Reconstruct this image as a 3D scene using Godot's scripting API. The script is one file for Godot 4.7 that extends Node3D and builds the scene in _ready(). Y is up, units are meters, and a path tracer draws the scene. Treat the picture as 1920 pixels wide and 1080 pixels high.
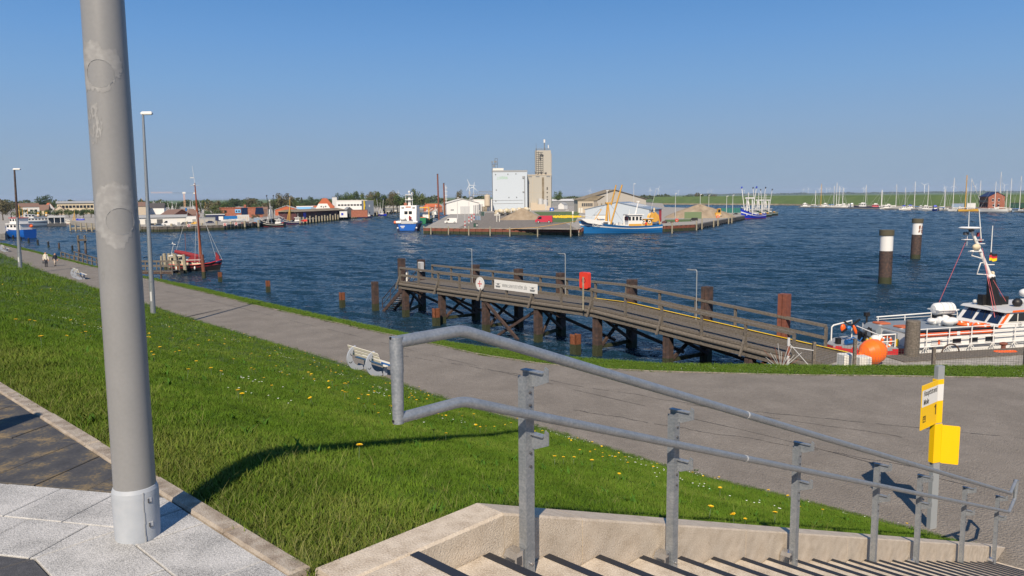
extends Node3D
# ---------------------------------------------------------------- camera model (photo pixels 1920x1080 -> directions)
const FOC := 1440.0
const EYE := Vector3(0, 9.0, 0)
var cR: Vector3
var cU: Vector3
var cF: Vector3
const AZ := 0.764454          # 43.8 degrees: the way the stairs run down the dike
var AU := Vector3(-cos(AZ), 0, -sin(AZ))   # along the dike
var AV := Vector3(sin(AZ), 0, -cos(AZ))    # down the dike
var M := {}
var used := {}
var rng := RandomNumberGenerator.new()

func setup_axes():
	var p := deg_to_rad(6.79)
	var r := deg_to_rad(-0.57)
	cF = Vector3(0, -sin(p), -cos(p))
	var u0 := Vector3(0, cos(p), -sin(p))
	cR = Vector3(1, 0, 0) * cos(r) + u0 * sin(r)
	cU = -Vector3(1, 0, 0) * sin(r) + u0 * cos(r)

func ray(x: float, y: float) -> Vector3:
	return cR * (x - 960.0) - cU * (y - 540.0) + cF * FOC
func gp(x: float, y: float, h: float) -> Vector3:      # where the sight line meets the level h
	var d := ray(x, y)
	return EYE + d * ((h - EYE.y) / d.y)
func dep(P: Vector3) -> float:
	return (P - EYE).dot(cF)
func mpp(P: Vector3) -> float:                         # metres per photo pixel at P
	return dep(P) / FOC
func at_depth(x: float, y: float, z: float) -> Vector3:
	return EYE + ray(x, y) * (z / FOC)
func on_plane(x: float, y: float, z: float) -> Vector3:      # sight line met by the upright plane at depth z in the world
	var d := ray(x, y)
	return EYE + d * ((z - EYE.z) / d.z)
func uv(u: float, v: float, y: float) -> Vector3:
	return AU * u + AV * v + Vector3(0, y, 0)
func lut(t: Array, x: float) -> float:
	if x <= t[0][0]: return t[0][1]
	for i in range(1, t.size()):
		if x <= t[i][0]:
			return lerpf(t[i - 1][1], t[i][1], (x - t[i - 1][0]) / (t[i][0] - t[i - 1][0]))
	return t[-1][1]

# ---------------------------------------------------------------- mesh collector
class MB:
	var v := PackedVector3Array()
	var n := PackedVector3Array()
	var c := PackedColorArray()
	var xf := Transform3D.IDENTITY
	var col := Color(1, 1, 1)
	var tinted := false
	func tint(k: Color) -> MB:
		col = k; tinted = true
		return self
	func t3(a: Vector3, b: Vector3, d: Vector3, na: Vector3, nb: Vector3, nd: Vector3) -> void:
		if (b - a).cross(d - a).dot(na + nb + nd) > 0.0:
			v.append(xf * a); v.append(xf * d); v.append(xf * b)
			n.append((xf.basis * na).normalized()); n.append((xf.basis * nd).normalized()); n.append((xf.basis * nb).normalized())
		else:
			v.append(xf * a); v.append(xf * b); v.append(xf * d)
			n.append((xf.basis * na).normalized()); n.append((xf.basis * nb).normalized()); n.append((xf.basis * nd).normalized())
		c.append(col); c.append(col); c.append(col)
	func tri(a: Vector3, b: Vector3, d: Vector3, hint: Vector3) -> void:
		var k := (b - a).cross(d - a)
		if k.dot(hint) < 0.0: k = -k
		if k.length_squared() < 1e-16: return
		k = k.normalized()
		t3(a, b, d, k, k, k)
	func quad(a: Vector3, b: Vector3, d: Vector3, e: Vector3, hint: Vector3) -> void:
		tri(a, b, d, hint); tri(a, d, e, hint)
	func box(ctr: Vector3, size: Vector3, bs := Basis.IDENTITY) -> MB:
		var h := size * 0.5
		var X := bs.x * h.x
		var Y := bs.y * h.y
		var Z := bs.z * h.z
		quad(ctr + X - Y - Z, ctr + X + Y - Z, ctr + X + Y + Z, ctr + X - Y + Z, X)
		quad(ctr - X - Y - Z, ctr - X + Y - Z, ctr - X + Y + Z, ctr - X - Y + Z, -X)
		quad(ctr - X + Y - Z, ctr + X + Y - Z, ctr + X + Y + Z, ctr - X + Y + Z, Y)
		quad(ctr - X - Y - Z, ctr + X - Y - Z, ctr + X - Y + Z, ctr - X - Y + Z, -Y)
		quad(ctr - X - Y + Z, ctr + X - Y + Z, ctr + X + Y + Z, ctr - X + Y + Z, Z)
		quad(ctr - X - Y - Z, ctr + X - Y - Z, ctr + X + Y - Z, ctr - X + Y - Z, -Z)
		return self
	func bar(x0: float, x1: float, y0: float, y1: float, z0: float, z1: float) -> MB:
		return box(Vector3(x0 + x1, y0 + y1, z0 + z1) * 0.5, Vector3(absf(x1 - x0), absf(y1 - y0), absf(z1 - z0)))
	func cbox(ctr: Vector3, size: Vector3, b: float, bs := Basis.IDENTITY) -> MB:   # box with chamfered edges along x/z top
		var h := size * 0.5
		var lo := [Vector3(-h.x, -h.y, -h.z), Vector3(h.x, -h.y, -h.z), Vector3(h.x, -h.y, h.z), Vector3(-h.x, -h.y, h.z)]
		var md := []
		var tp := []
		for p in lo:
			md.append(Vector3(p.x, h.y - b, p.z))
			tp.append(Vector3(p.x - signf(p.x) * b, h.y, p.z - signf(p.z) * b))
		var f := func(p): return ctr + bs * p
		for i in 4:
			var j := (i + 1) % 4
			var out: Vector3 = bs * ((lo[i] + lo[j]) * 0.5 * Vector3(1, 0, 1))
			quad(f.call(lo[i]), f.call(lo[j]), f.call(md[j]), f.call(md[i]), out)
			quad(f.call(md[i]), f.call(md[j]), f.call(tp[j]), f.call(tp[i]), out + bs.y)
		quad(f.call(tp[0]), f.call(tp[1]), f.call(tp[2]), f.call(tp[3]), bs.y)
		quad(f.call(lo[0]), f.call(lo[1]), f.call(lo[2]), f.call(lo[3]), -bs.y)
		return self
	func beam(a: Vector3, b: Vector3, w: float, h: float, up := Vector3.UP) -> MB:   # w across, h along up
		var z := (b - a).normalized()
		var x := up.cross(z)
		if x.length() < 1e-4: x = Vector3.RIGHT.cross(z)
		if x.length() < 1e-4: x = Vector3.FORWARD.cross(z)
		x = x.normalized()
		return box((a + b) * 0.5, Vector3(w, h, (b - a).length()), Basis(x, z.cross(x), z))
	func tube(pts: Array, r, sides := 8, caps := true) -> MB:
		var m := pts.size()
		var ring := []
		var px := Vector3.ZERO
		for i in m:
			var d: Vector3 = (pts[mini(i + 1, m - 1)] - pts[maxi(i - 1, 0)]).normalized()
			var x := px - d * px.dot(d)
			if x.length() < 0.05:
				x = d.cross(Vector3.UP)
				if x.length() < 0.05: x = d.cross(Vector3.RIGHT)
			x = x.normalized()
			px = x
			var y := d.cross(x)
			var rr: float = r[i] if r is Array else r
			if i > 0 and i < m - 1:
				var cs: float = (pts[i] - pts[i - 1]).normalized().dot(d)
				rr = rr / maxf(cs, 0.6)
			var row := []
			for k in sides:
				var t := TAU * k / sides
				var nn := x * cos(t) + y * sin(t)
				row.append([pts[i] + nn * rr, nn])
			ring.append(row)
		for i in m - 1:
			for k in sides:
				var k2 := (k + 1) % sides
				var a = ring[i][k]
				var b = ring[i][k2]
				var d2 = ring[i + 1][k2]
				var e = ring[i + 1][k]
				t3(a[0], b[0], d2[0], a[1], b[1], d2[1])
				t3(a[0], d2[0], e[0], a[1], d2[1], e[1])
		if caps:
			for q in [[0, 1], [m - 1, m - 2]]:
				var hint: Vector3 = pts[q[0]] - pts[q[1]]
				for k in range(1, sides - 1):
					tri(ring[q[0]][0][0], ring[q[0]][k][0], ring[q[0]][k + 1][0], hint)
		return self
	func lathe(prof: Array, sides := 12, o := Vector3.ZERO, bs := Basis.IDENTITY, smooth := true) -> MB:   # prof: Vector2(radius, height)
		for i in prof.size() - 1:
			var p: Vector2 = prof[i]
			var q: Vector2 = prof[i + 1]
			var e := q - p
			if e.length() < 1e-6: continue
			var nn := Vector2(e.y, -e.x).normalized()
			for k in sides:
				var a := TAU * k / sides
				var b := TAU * (k + 1) / sides
				var ca := Vector3(cos(a), 0, sin(a))
				var cb := Vector3(cos(b), 0, sin(b))
				var na: Vector3 = bs * (ca * nn.x + Vector3.UP * nn.y)
				var nb: Vector3 = bs * (cb * nn.x + Vector3.UP * nn.y)
				if not smooth:
					na = (na + nb).normalized(); nb = na
				var A: Vector3 = o + bs * (ca * p.x + Vector3.UP * p.y)
				var B: Vector3 = o + bs * (cb * p.x + Vector3.UP * p.y)
				var Cc: Vector3 = o + bs * (cb * q.x + Vector3.UP * q.y)
				var D: Vector3 = o + bs * (ca * q.x + Vector3.UP * q.y)
				if p.x > 1e-6: t3(A, B, Cc, na, nb, nb)
				if q.x > 1e-6: t3(A, Cc, D, na, nb, na)
		return self
	func cyl(a: Vector3, b: Vector3, r0: float, r1: float, sides := 10) -> MB:
		return tube([a, b], [r0, r1], sides)
	func ell(ctr: Vector3, r: Vector3, nu := 12, nv := 8, bs := Basis.IDENTITY) -> MB:
		for j in nv:
			for i in nu:
				var q := []
				for k in [[i, j], [i + 1, j], [i + 1, j + 1], [i, j + 1]]:
					var a: float = TAU * k[0] / nu
					var b: float = PI * k[1] / nv - PI / 2
					var s := Vector3(cos(a) * cos(b), sin(b), sin(a) * cos(b))
					q.append([ctr + bs * (s * r), (bs * (s / r)).normalized()])
				if j > 0: t3(q[0][0], q[1][0], q[2][0], q[0][1], q[1][1], q[2][1])
				if j < nv - 1: t3(q[0][0], q[2][0], q[3][0], q[0][1], q[2][1], q[3][1])
				elif j == nv - 1: t3(q[0][0], q[1][0], q[2][0], q[0][1], q[1][1], q[2][1])
		return self
	func prism(poly: PackedVector2Array, z0: float, z1: float, f := Transform3D.IDENTITY) -> MB:   # outline in x,y pulled along z
		var idx := Geometry2D.triangulate_polygon(poly)
		for i in range(0, idx.size(), 3):
			var a := poly[idx[i]]
			var b := poly[idx[i + 1]]
			var d := poly[idx[i + 2]]
			for zz in [[z0, signf(z0 - z1)], [z1, signf(z1 - z0)]]:
				tri(f * Vector3(a.x, a.y, zz[0]), f * Vector3(b.x, b.y, zz[0]), f * Vector3(d.x, d.y, zz[0]), f.basis * Vector3(0, 0, zz[1]))
		var cw := Geometry2D.is_polygon_clockwise(poly)
		for i in poly.size():
			var a := poly[i]
			var b := poly[(i + 1) % poly.size()]
			var e := b - a
			var o := Vector2(e.y, -e.x) * (-1.0 if cw else 1.0)
			quad(f * Vector3(a.x, a.y, z0), f * Vector3(b.x, b.y, z0), f * Vector3(b.x, b.y, z1), f * Vector3(a.x, a.y, z1), f.basis * Vector3(o.x, o.y, 0))
		return self
	func loft(secs: Array, smooth := true, close_ends := true) -> MB:    # open section rows of equal length
		var ni := secs.size()
		var nj: int = secs[0].size()
		var mid := Vector3.ZERO
		for s in secs:
			for p in s: mid += p
		mid /= float(ni * nj)
		var nor := []
		for i in ni:
			var row := []
			for j in nj:
				var du: Vector3 = secs[mini(i + 1, ni - 1)][j] - secs[maxi(i - 1, 0)][j]
				var dv: Vector3 = secs[i][mini(j + 1, nj - 1)] - secs[i][maxi(j - 1, 0)]
				var k := du.cross(dv)
				var cmid := Vector3.ZERO
				for p in secs[i]: cmid += p
				cmid /= float(nj)
				if k.dot(secs[i][j] - cmid + (cmid - mid) * 0.05) < 0: k = -k
				row.append(k.normalized() if k.length() > 1e-9 else Vector3.UP)
			nor.append(row)
		for i in ni - 1:
			for j in nj - 1:
				var a: Vector3 = secs[i][j]
				var b: Vector3 = secs[i + 1][j]
				var d: Vector3 = secs[i + 1][j + 1]
				var e: Vector3 = secs[i][j + 1]
				if smooth:
					t3(a, b, d, nor[i][j], nor[i + 1][j], nor[i + 1][j + 1])
					t3(a, d, e, nor[i][j], nor[i + 1][j + 1], nor[i][j + 1])
				else:
					quad(a, b, d, e, nor[i][j])
		if close_ends:
			for q in [0, ni - 1]:
				var hint: Vector3 = secs[q][0] - secs[ni - 1 - q][0]
				for j in range(1, nj - 1):
					tri(secs[q][0], secs[q][j], secs[q][j + 1], hint)
		return self
	func quad_m(q: Array, off: Vector3) -> MB:
		quad(q[0] + off, q[1] + off, q[2] + off, q[3] + off, off)
		return self
	func mesh() -> ArrayMesh:
		var arr := []
		arr.resize(Mesh.ARRAY_MAX)
		arr[Mesh.ARRAY_VERTEX] = v
		arr[Mesh.ARRAY_NORMAL] = n
		if tinted: arr[Mesh.ARRAY_COLOR] = c
		var m := ArrayMesh.new()
		m.add_surface_from_arrays(Mesh.PRIMITIVE_TRIANGLES, arr)
		return m

func mb(f := Transform3D.IDENTITY) -> MB:
	var b := MB.new()
	b.xf = f
	return b

# ---------------------------------------------------------------- naming and tagging
func numbered(s: String) -> String:
	if not used.has(s):
		used[s] = 0
		return s
	used[s] += 1
	return "%s_%03d" % [s, used[s]]
func obj(called: String, b, m: Material, parent: Node = null) -> MeshInstance3D:
	var o := MeshInstance3D.new()
	o.mesh = b.mesh() if b is MB else b
	o.material_override = m
	if parent == null:
		o.name = numbered(called)
		add_child(o)
	else:
		o.name = called
		parent.add_child(o, true)
	return o
func tag(o: Node, label: String, category: String, group := "", kind := "") -> Node:
	if label != "": o.set_meta("label", label)
	if category != "": o.set_meta("category", category)
	if group != "": o.set_meta("group", group)
	if kind != "": o.set_meta("kind", kind)
	return o
func thing(called: String, label: String, category: String, at := Transform3D.IDENTITY, group := "") -> Node3D:
	var o := Node3D.new()
	o.name = numbered(called)
	add_child(o)
	o.transform = at
	tag(o, label, category, group)
	return o
func sub(called: String, parent: Node, at := Transform3D.IDENTITY) -> Node3D:
	var o := Node3D.new()
	o.name = called
	parent.add_child(o, true)
	o.transform = at
	return o
func struct(called: String, b, m: Material) -> MeshInstance3D:
	var o := obj(called, b, m)
	o.set_meta("kind", "structure")
	return o
func copy(o: Node3D, label := "") -> Node3D:
	var base := o.name.rstrip("0123456789")
	if base.ends_with("_") and base.length() < o.name.length(): base = base.left(-1)
	else: base = String(o.name)
	var d: Node3D = o.duplicate()
	d.name = numbered(base)
	add_child(d)
	if label != "": d.set_meta("label", label)
	return d
func yaw(P: Vector3, a: float) -> Transform3D:
	return Transform3D(Basis(Vector3.UP, a), P)
# frame at P whose z runs towards the viewer's side of the scene and x to its right; extra turn in degrees
func facing(P: Vector3, turn := 0.0) -> Transform3D:
	var a := atan2(EYE.x - P.x, EYE.z - P.z)
	return Transform3D(Basis(Vector3.UP, a + deg_to_rad(turn)), P)

# ---------------------------------------------------------------- materials
func sc(r: float, g: float, b: float) -> Color:      # real-world base colour (linear) -> albedo_color
	return Color(r, g, b).linear_to_srgb()
func mat(c: Color, rough := 0.6, metal := 0.0) -> StandardMaterial3D:
	var m := StandardMaterial3D.new()
	m.albedo_color = c
	m.roughness = rough
	m.metallic = metal
	m.cull_mode = BaseMaterial3D.CULL_DISABLED
	return m
func noise_img(sz: int, freq: float, oct: int, sd: int, kind := FastNoiseLite.TYPE_SIMPLEX_SMOOTH) -> PackedByteArray:
	var f := FastNoiseLite.new()
	f.noise_type = kind
	f.seed = sd
	f.frequency = freq
	f.fractal_octaves = oct
	f.fractal_type = FastNoiseLite.FRACTAL_FBM if oct > 1 else FastNoiseLite.FRACTAL_NONE
	var im := f.get_seamless_image(sz, sz)
	im.convert(Image.FORMAT_L8)
	return im.get_data()
# colour texture: a ramp of linear colours looked up by a mix of noise layers
func ramp_tex(sz: int, layers: Array, stops: Array, grain := 0.0, sd := 1) -> ImageTexture:
	var acc := PackedFloat32Array()
	acc.resize(sz * sz)
	var k := 0
	for l in layers:      # [freq, octaves, weight]
		k += 1
		var d := noise_img(sz, l[0], l[1], sd * 31 + k)
		for i in sz * sz: acc[i] += d[i] / 255.0 * l[2]
	var r := RandomNumberGenerator.new()
	r.seed = sd
	var ts := PackedFloat32Array()
	var lutc := []
	for i in 256:
		var t := i / 255.0
		var cc: Color = stops[0][1]
		for j in range(1, stops.size()):
			if t >= stops[j - 1][0]:
				cc = (stops[j - 1][1] as Color).lerp(stops[j][1], clampf((t - stops[j - 1][0]) / maxf(stops[j][0] - stops[j - 1][0], 1e-4), 0, 1))
		cc = cc.linear_to_srgb()
		lutc.append([int(cc.r * 255), int(cc.g * 255), int(cc.b * 255)])
	var out := PackedByteArray()
	out.resize(sz * sz * 3)
	for i in sz * sz:
		var q: Array = lutc[clampi(int((acc[i] + (r.randf() - 0.5) * grain) * 255), 0, 255)]
		out[i * 3] = q[0]; out[i * 3 + 1] = q[1]; out[i * 3 + 2] = q[2]
	return ImageTexture.create_from_image(Image.create_from_data(sz, sz, false, Image.FORMAT_RGB8, out))
func height_tex(sz: int, layers: Array, sd: int, grain := 0.0) -> ImageTexture:
	var acc := PackedFloat32Array()
	acc.resize(sz * sz)
	var k := 0
	for l in layers:
		k += 1
		var d := noise_img(sz, l[0], l[1], sd * 17 + k)
		for i in sz * sz: acc[i] += d[i] / 255.0 * l[2]
	var r := RandomNumberGenerator.new()
	r.seed = sd
	var out := PackedByteArray()
	out.resize(sz * sz)
	for i in sz * sz: out[i] = clampi(int((acc[i] + (r.randf() - 0.5) * grain) * 255), 0, 255)
	return ImageTexture.create_from_image(Image.create_from_data(sz, sz, false, Image.FORMAT_L8, out))
func normal_tex(sz: int, layers: Array, sd: int, strength: float, grain := 0.0) -> ImageTexture:
	var im := height_tex(sz, layers, sd, grain).get_image()
	im.convert(Image.FORMAT_RGB8)
	im.bump_map_to_normal_map(strength)
	return ImageTexture.create_from_image(im)
func tmat(tex: Texture2D, per_m: float, rough := 0.7, metal := 0.0, nrm: Texture2D = null, nscale := 1.0, world := true) -> StandardMaterial3D:
	var m := mat(Color.WHITE, rough, metal)
	m.albedo_texture = tex
	m.uv1_triplanar = true
	m.uv1_world_triplanar = world
	m.uv1_scale = Vector3.ONE * per_m
	if nrm:
		m.normal_enabled = true
		m.normal_texture = nrm
		m.normal_scale = nscale
	return m
# ---------------------------------------------------------------- scene
func _ready():
	rng.seed = 20240507
	setup_axes()
	var cam := Camera3D.new()
	cam.name = "camera"
	cam.keep_aspect = Camera3D.KEEP_HEIGHT
	cam.fov = rad_to_deg(2.0 * atan(540.0 / FOC))
	cam.near = 0.05
	cam.far = 40000.0
	add_child(cam)
	cam.transform = Transform3D(Basis(cR, cU, -cF), EYE)
	cam.current = true
	var env := Environment.new()
	env.tonemap_mode = Environment.TONE_MAPPER_LINEAR
	env.tonemap_exposure = 1.36
	env.background_mode = Environment.BG_SKY
	# clear spring sky: pale and greyish at the horizon, blue above, deepening evenly to the zenith
	var band := [[0.0, Color(.275, .365, .475)], [2.5, Color(.268, .372, .500)], [5.0, Color(.235, .368, .555)], [8.0, Color(.185, .350, .600)], [11.0, Color(.140, .312, .605)], [15.0, Color(.088, .248, .550)], [25.0, Color(.074, .204, .462)], [45.0, Color(.068, .165, .375)], [90.0, Color(.058, .135, .310)]]
	var pano := Image.create(256, 1024, false, Image.FORMAT_RGBF)
	for y in 1024:
		var el := 90.0 - 180.0 * (y + 0.5) / 1024.0
		var c := Color(.10, .11, .11)
		if el >= 0.0:
			for i in range(1, band.size()):
				if el <= band[i][0]:
					c = (band[i - 1][1] as Color).lerp(band[i][1], (el - band[i - 1][0]) / (band[i][0] - band[i - 1][0]))
					break
		else: c = (band[0][1] as Color).lerp(c, clampf(-el / 6.0, 0, 1))
		for x in 256: pano.set_pixel(x, y, c)
	var sm := PanoramaSkyMaterial.new()
	sm.panorama = ImageTexture.create_from_image(pano)
	var sky := Sky.new()
	sky.sky_material = sm
	env.sky = sky
	env.background_energy_multiplier = 0.80
	env.sdfgi_enabled = true
	env.ssao_enabled = true
	env.ssil_enabled = true
	env.fog_enabled = true
	env.fog_density = 0.00006
	env.fog_light_color = Color(0.72, 0.80, 0.90)
	var we := WorldEnvironment.new()
	we.name = "world_environment"
	we.environment = env
	add_child(we)
	var sun := DirectionalLight3D.new()
	sun.name = "sun"
	sun.light_energy = 1.5
	sun.light_angular_distance = 0.5
	sun.light_color = Color(1.0, 0.935, 0.840)
	sun.shadow_enabled = true
	add_child(sun)
	var saz := deg_to_rad(9.0)      # shadows fall this far to the right of straight ahead
	var sel := deg_to_rad(41.0)
	var ldir := Vector3(sin(saz) * cos(sel), -sin(sel), -cos(saz) * cos(sel))
	sun.look_at_from_position(-ldir * 100.0, Vector3.ZERO)
	make_materials()
	build_land()
	build_water()
	build_platform()
	build_stairs()
	build_grass()
	build_path_things()
	build_jetty()
	build_moorings()
	build_right_quay()
	build_workboat()
	build_left_water()
	build_peninsula()
	build_left_town()
	build_marina()
	build_people()

func make_materials():
	var gl := ramp_tex(512, [[0.33, 2, 0.62], [0.008, 3, 0.38]], [[0.0, Color(.10, .10, .10)], [0.28, Color(.26, .26, .255)], [0.50, Color(.39, .39, .385)], [0.8, Color(.55, .545, .535)]], 0.70, 3)
	M.granite = tmat(gl, 0.75, 0.8, 0.0, normal_tex(512, [[0.16, 2, 1.0]], 3, 1.2), 0.6)
	# charcoal slabs: fine speckle, ochre lichen-like stains with an outline of their own
	M.charcoal = tmat(ramp_tex(512, [[0.02, 3, .18], [0.2, 2, 0.5]], [[0.0, Color(.02, .02, .022)], [0.3, Color(.05, .05, .054)], [0.5, Color(.085, .085, .09)], [0.68, Color(.20, .20, .20)]], 0.34, 5), 1.7, 0.75)
	M.stained = tmat(ramp_tex(1024, [[0.0055, 3, 0.66], [0.05, 3, 0.34]], [[0.0, Color(.030, .030, .032)], [0.36, Color(.048, .047, .050)], [0.54, Color(.064, .062, .062)], [0.60, Color(.088, .076, .056)], [0.70, Color(.17, .125, .066)], [0.9, Color(.22, .16, .085)]], 0.22, 8), 0.60, 0.8)
	M.kerb = tmat(ramp_tex(512, [[0.01, 3, 0.5], [0.12, 3, 0.5]], [[0.1, Color(.13, .10, .075)], [0.45, Color(.26, .215, .17)], [0.6, Color(.34, .30, .25)], [0.9, Color(.44, .40, .35)]], 0.25, 12), 1.6, 0.9, 0.0, normal_tex(512, [[0.12, 3, 1.0]], 12, 3.0), 0.8)
	var cn := normal_tex(512, [[0.15, 3, 1.0]], 14, 3.0, 0.1)
	M.concrete = tmat(ramp_tex(1024, [[0.006, 4, 0.45], [0.06, 3, 0.55]], [[0.1, Color(.27, .215, .16)], [0.36, Color(.42, .355, .28)], [0.55, Color(.50, .435, .355)], [0.85, Color(.60, .53, .445)]], 0.30, 14), 1.2, 0.85, 0.0, cn, 0.7)
	M.quay_concrete = tmat(ramp_tex(512, [[0.01, 4, 0.6], [0.1, 3, 0.4]], [[0.1, Color(.14, .13, .115)], [0.5, Color(.29, .27, .24)], [0.9, Color(.42, .40, .36)]], 0.12, 15), 0.35, 0.9)
	M.strip = mat(sc(.018, .019, .024), 0.55)
	M.galv = tmat(ramp_tex(512, [[0.035, 2, 0.6], [0.006, 3, 0.4]], [[0.12, Color(.19, .215, .245)], [0.5, Color(.285, .31, .34)], [0.88, Color(.41, .43, .455)]], 0.10, 16), 3.2, 0.46, 0.55, normal_tex(512, [[0.05, 3, 1.0]], 16, 1.5), 0.5)
	M.bolt = mat(sc(.45, .45, .46), 0.35, 0.8)
	M.dark_bolt = mat(sc(.10, .10, .11), 0.5, 0.5)
	M.chrome = mat(sc(.60, .61, .64), 0.16, 0.95)
	M.pole = tmat(ramp_tex(512, [[0.01, 3, 0.5], [0.08, 2, 0.5]], [[0.1, Color(.212, .214, .217)], [0.5, Color(.226, .228, .231)], [0.9, Color(.240, .242, .245)]], 0.05, 17), 1.0, 0.40, 0.0, normal_tex(512, [[0.10, 2, 1.0]], 17, 0.5), 0.12)
	M.sleeve = tmat(ramp_tex(256, [[0.02, 3, 1.0]], [[0.1, Color(.33, .36, .40)], [0.9, Color(.38, .405, .44)]], 0.05, 18), 2.0, 0.5)
	M.glue = tmat(ramp_tex(512, [[0.03, 4, 1.0]], [[0.3, Color(.228, .230, .233)], [0.5, Color(.252, .254, .257)], [0.75, Color(.295, .297, .30)]], 0.06, 19), 1.2, 0.7)
	M.asphalt = tmat(ramp_tex(1024, [[0.004, 3, 0.16], [0.03, 3, 0.12], [0.30, 2, 0.72]], [[0.1, Color(.075, .066, .056)], [0.40, Color(.156, .137, .116)], [0.56, Color(.192, .170, .146)], [0.72, Color(.250, .224, .195)], [0.95, Color(.46, .43, .39)]], 0.30, 21), 0.14, 0.92, 0.0, normal_tex(512, [[0.25, 2, 1.0]], 21, 3.0), 0.8)
	M.seam = mat(sc(.03, .029, .028), 0.8)
	M.soil = tmat(ramp_tex(512, [[0.012, 4, 0.6], [0.1, 3, 0.4]], [[0.1, Color(.022, .040, .008)], [0.5, Color(.040, .075, .014)], [0.9, Color(.075, .105, .025)]], 0.2, 22), 0.5, 0.95)
	M.blade = mat(Color.WHITE, 0.75)
	M.blade.metallic_specular = 0.2
	M.blade.vertex_color_use_as_albedo = true
	M.blade.backlight_enabled = true
	M.blade.backlight = sc(.05, .09, .01)
	M.field = tmat(ramp_tex(512, [[0.008, 4, 0.7], [0.1, 3, 0.3]], [[0.1, Color(.050, .085, .020)], [0.5, Color(.072, .120, .028)], [0.9, Color(.10, .14, .04)]], 0.12, 23), 0.02, 0.95)
	M.water = tmat(ramp_tex(64, [[0.05, 1, 1.0]], [[0.0, Color(.007, .024, .042)], [1.0, Color(.009, .028, .047)]], 0.0, 24), 0.11, 0.07, 0.0, normal_tex(1024, [[0.012, 4, 0.75], [0.05, 2, 0.25]], 24, 26.0), 1.0)
	M.water.metallic_specular = 0.24
	M.wood = tmat(ramp_tex(512, [[0.02, 4, 0.6], [0.09, 3, 0.4]], [[0.1, Color(.044, .037, .030)], [0.45, Color(.105, .091, .076)], [0.65, Color(.155, .136, .115)], [0.9, Color(.24, .215, .185)]], 0.14, 26), 0.9, 0.9)
	M.pale_wood = tmat(ramp_tex(512, [[0.02, 4, 0.7], [0.09, 3, 0.3]], [[0.1, Color(.15, .13, .09)], [0.5, Color(.29, .26, .19)], [0.9, Color(.42, .39, .31)]], 0.12, 27), 0.5, 0.9)
	M.steel = tmat(ramp_tex(512, [[0.012, 4, 0.7], [0.1, 3, 0.3]], [[0.1, Color(.024, .018, .017)], [0.45, Color(.052, .037, .034)], [0.65, Color(.090, .056, .046)], [0.9, Color(.15, .07, .04)]], 0.12, 28), 0.55, 0.75, 0.1)
	M.red_steel = tmat(ramp_tex(512, [[0.012, 4, 0.7], [0.1, 3, 0.3]], [[0.1, Color(.09, .03, .02)], [0.5, Color(.17, .055, .035)], [0.9, Color(.26, .09, .05)]], 0.1, 29), 0.6, 0.75)
	M.orange_rust = tmat(ramp_tex(512, [[0.02, 4, 0.7], [0.12, 3, 0.3]], [[0.1, Color(.085, .026, .012)], [0.5, Color(.175, .056, .022)], [0.9, Color(.28, .11, .05)]], 0.12, 30), 0.8, 0.85)
	M.algae = tmat(ramp_tex(512, [[0.02, 4, 0.7], [0.12, 3, 0.3]], [[0.1, Color(.013, .016, .007)], [0.5, Color(.028, .035, .013)], [0.9, Color(.065, .07, .035)]], 0.15, 31), 0.8, 0.8)
	M.sand = tmat(ramp_tex(256, [[0.02, 4, 1.0]], [[0.1, Color(.20, .155, .105)], [0.5, Color(.26, .205, .145)], [0.9, Color(.33, .27, .20)]], 0.1, 32), 0.08, 0.95)
	M.oldroof = tmat(ramp_tex(256, [[0.02, 4, 1.0]], [[0.1, Color(.13, .105, .07)], [0.5, Color(.20, .165, .115)], [0.9, Color(.27, .23, .17)]], 0.1, 33), 0.05, 0.95)
	M.brick = tmat(ramp_tex(256, [[0.03, 3, 1.0]], [[0.1, Color(.22, .075, .045)], [0.5, Color(.30, .11, .07)], [0.9, Color(.36, .15, .10)]], 0.15, 34), 0.2, 0.9)
	M.leaf = mat(Color.WHITE, 0.7)
	M.leaf.vertex_color_use_as_albedo = true
	M.leaf.backlight_enabled = true
	M.leaf.backlight = sc(.03, .05, .01)
	M.bark = mat(sc(.07, .055, .04), 0.95)
	M.tint = mat(Color.WHITE, 0.8)
	M.tint.vertex_color_use_as_albedo = true
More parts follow.
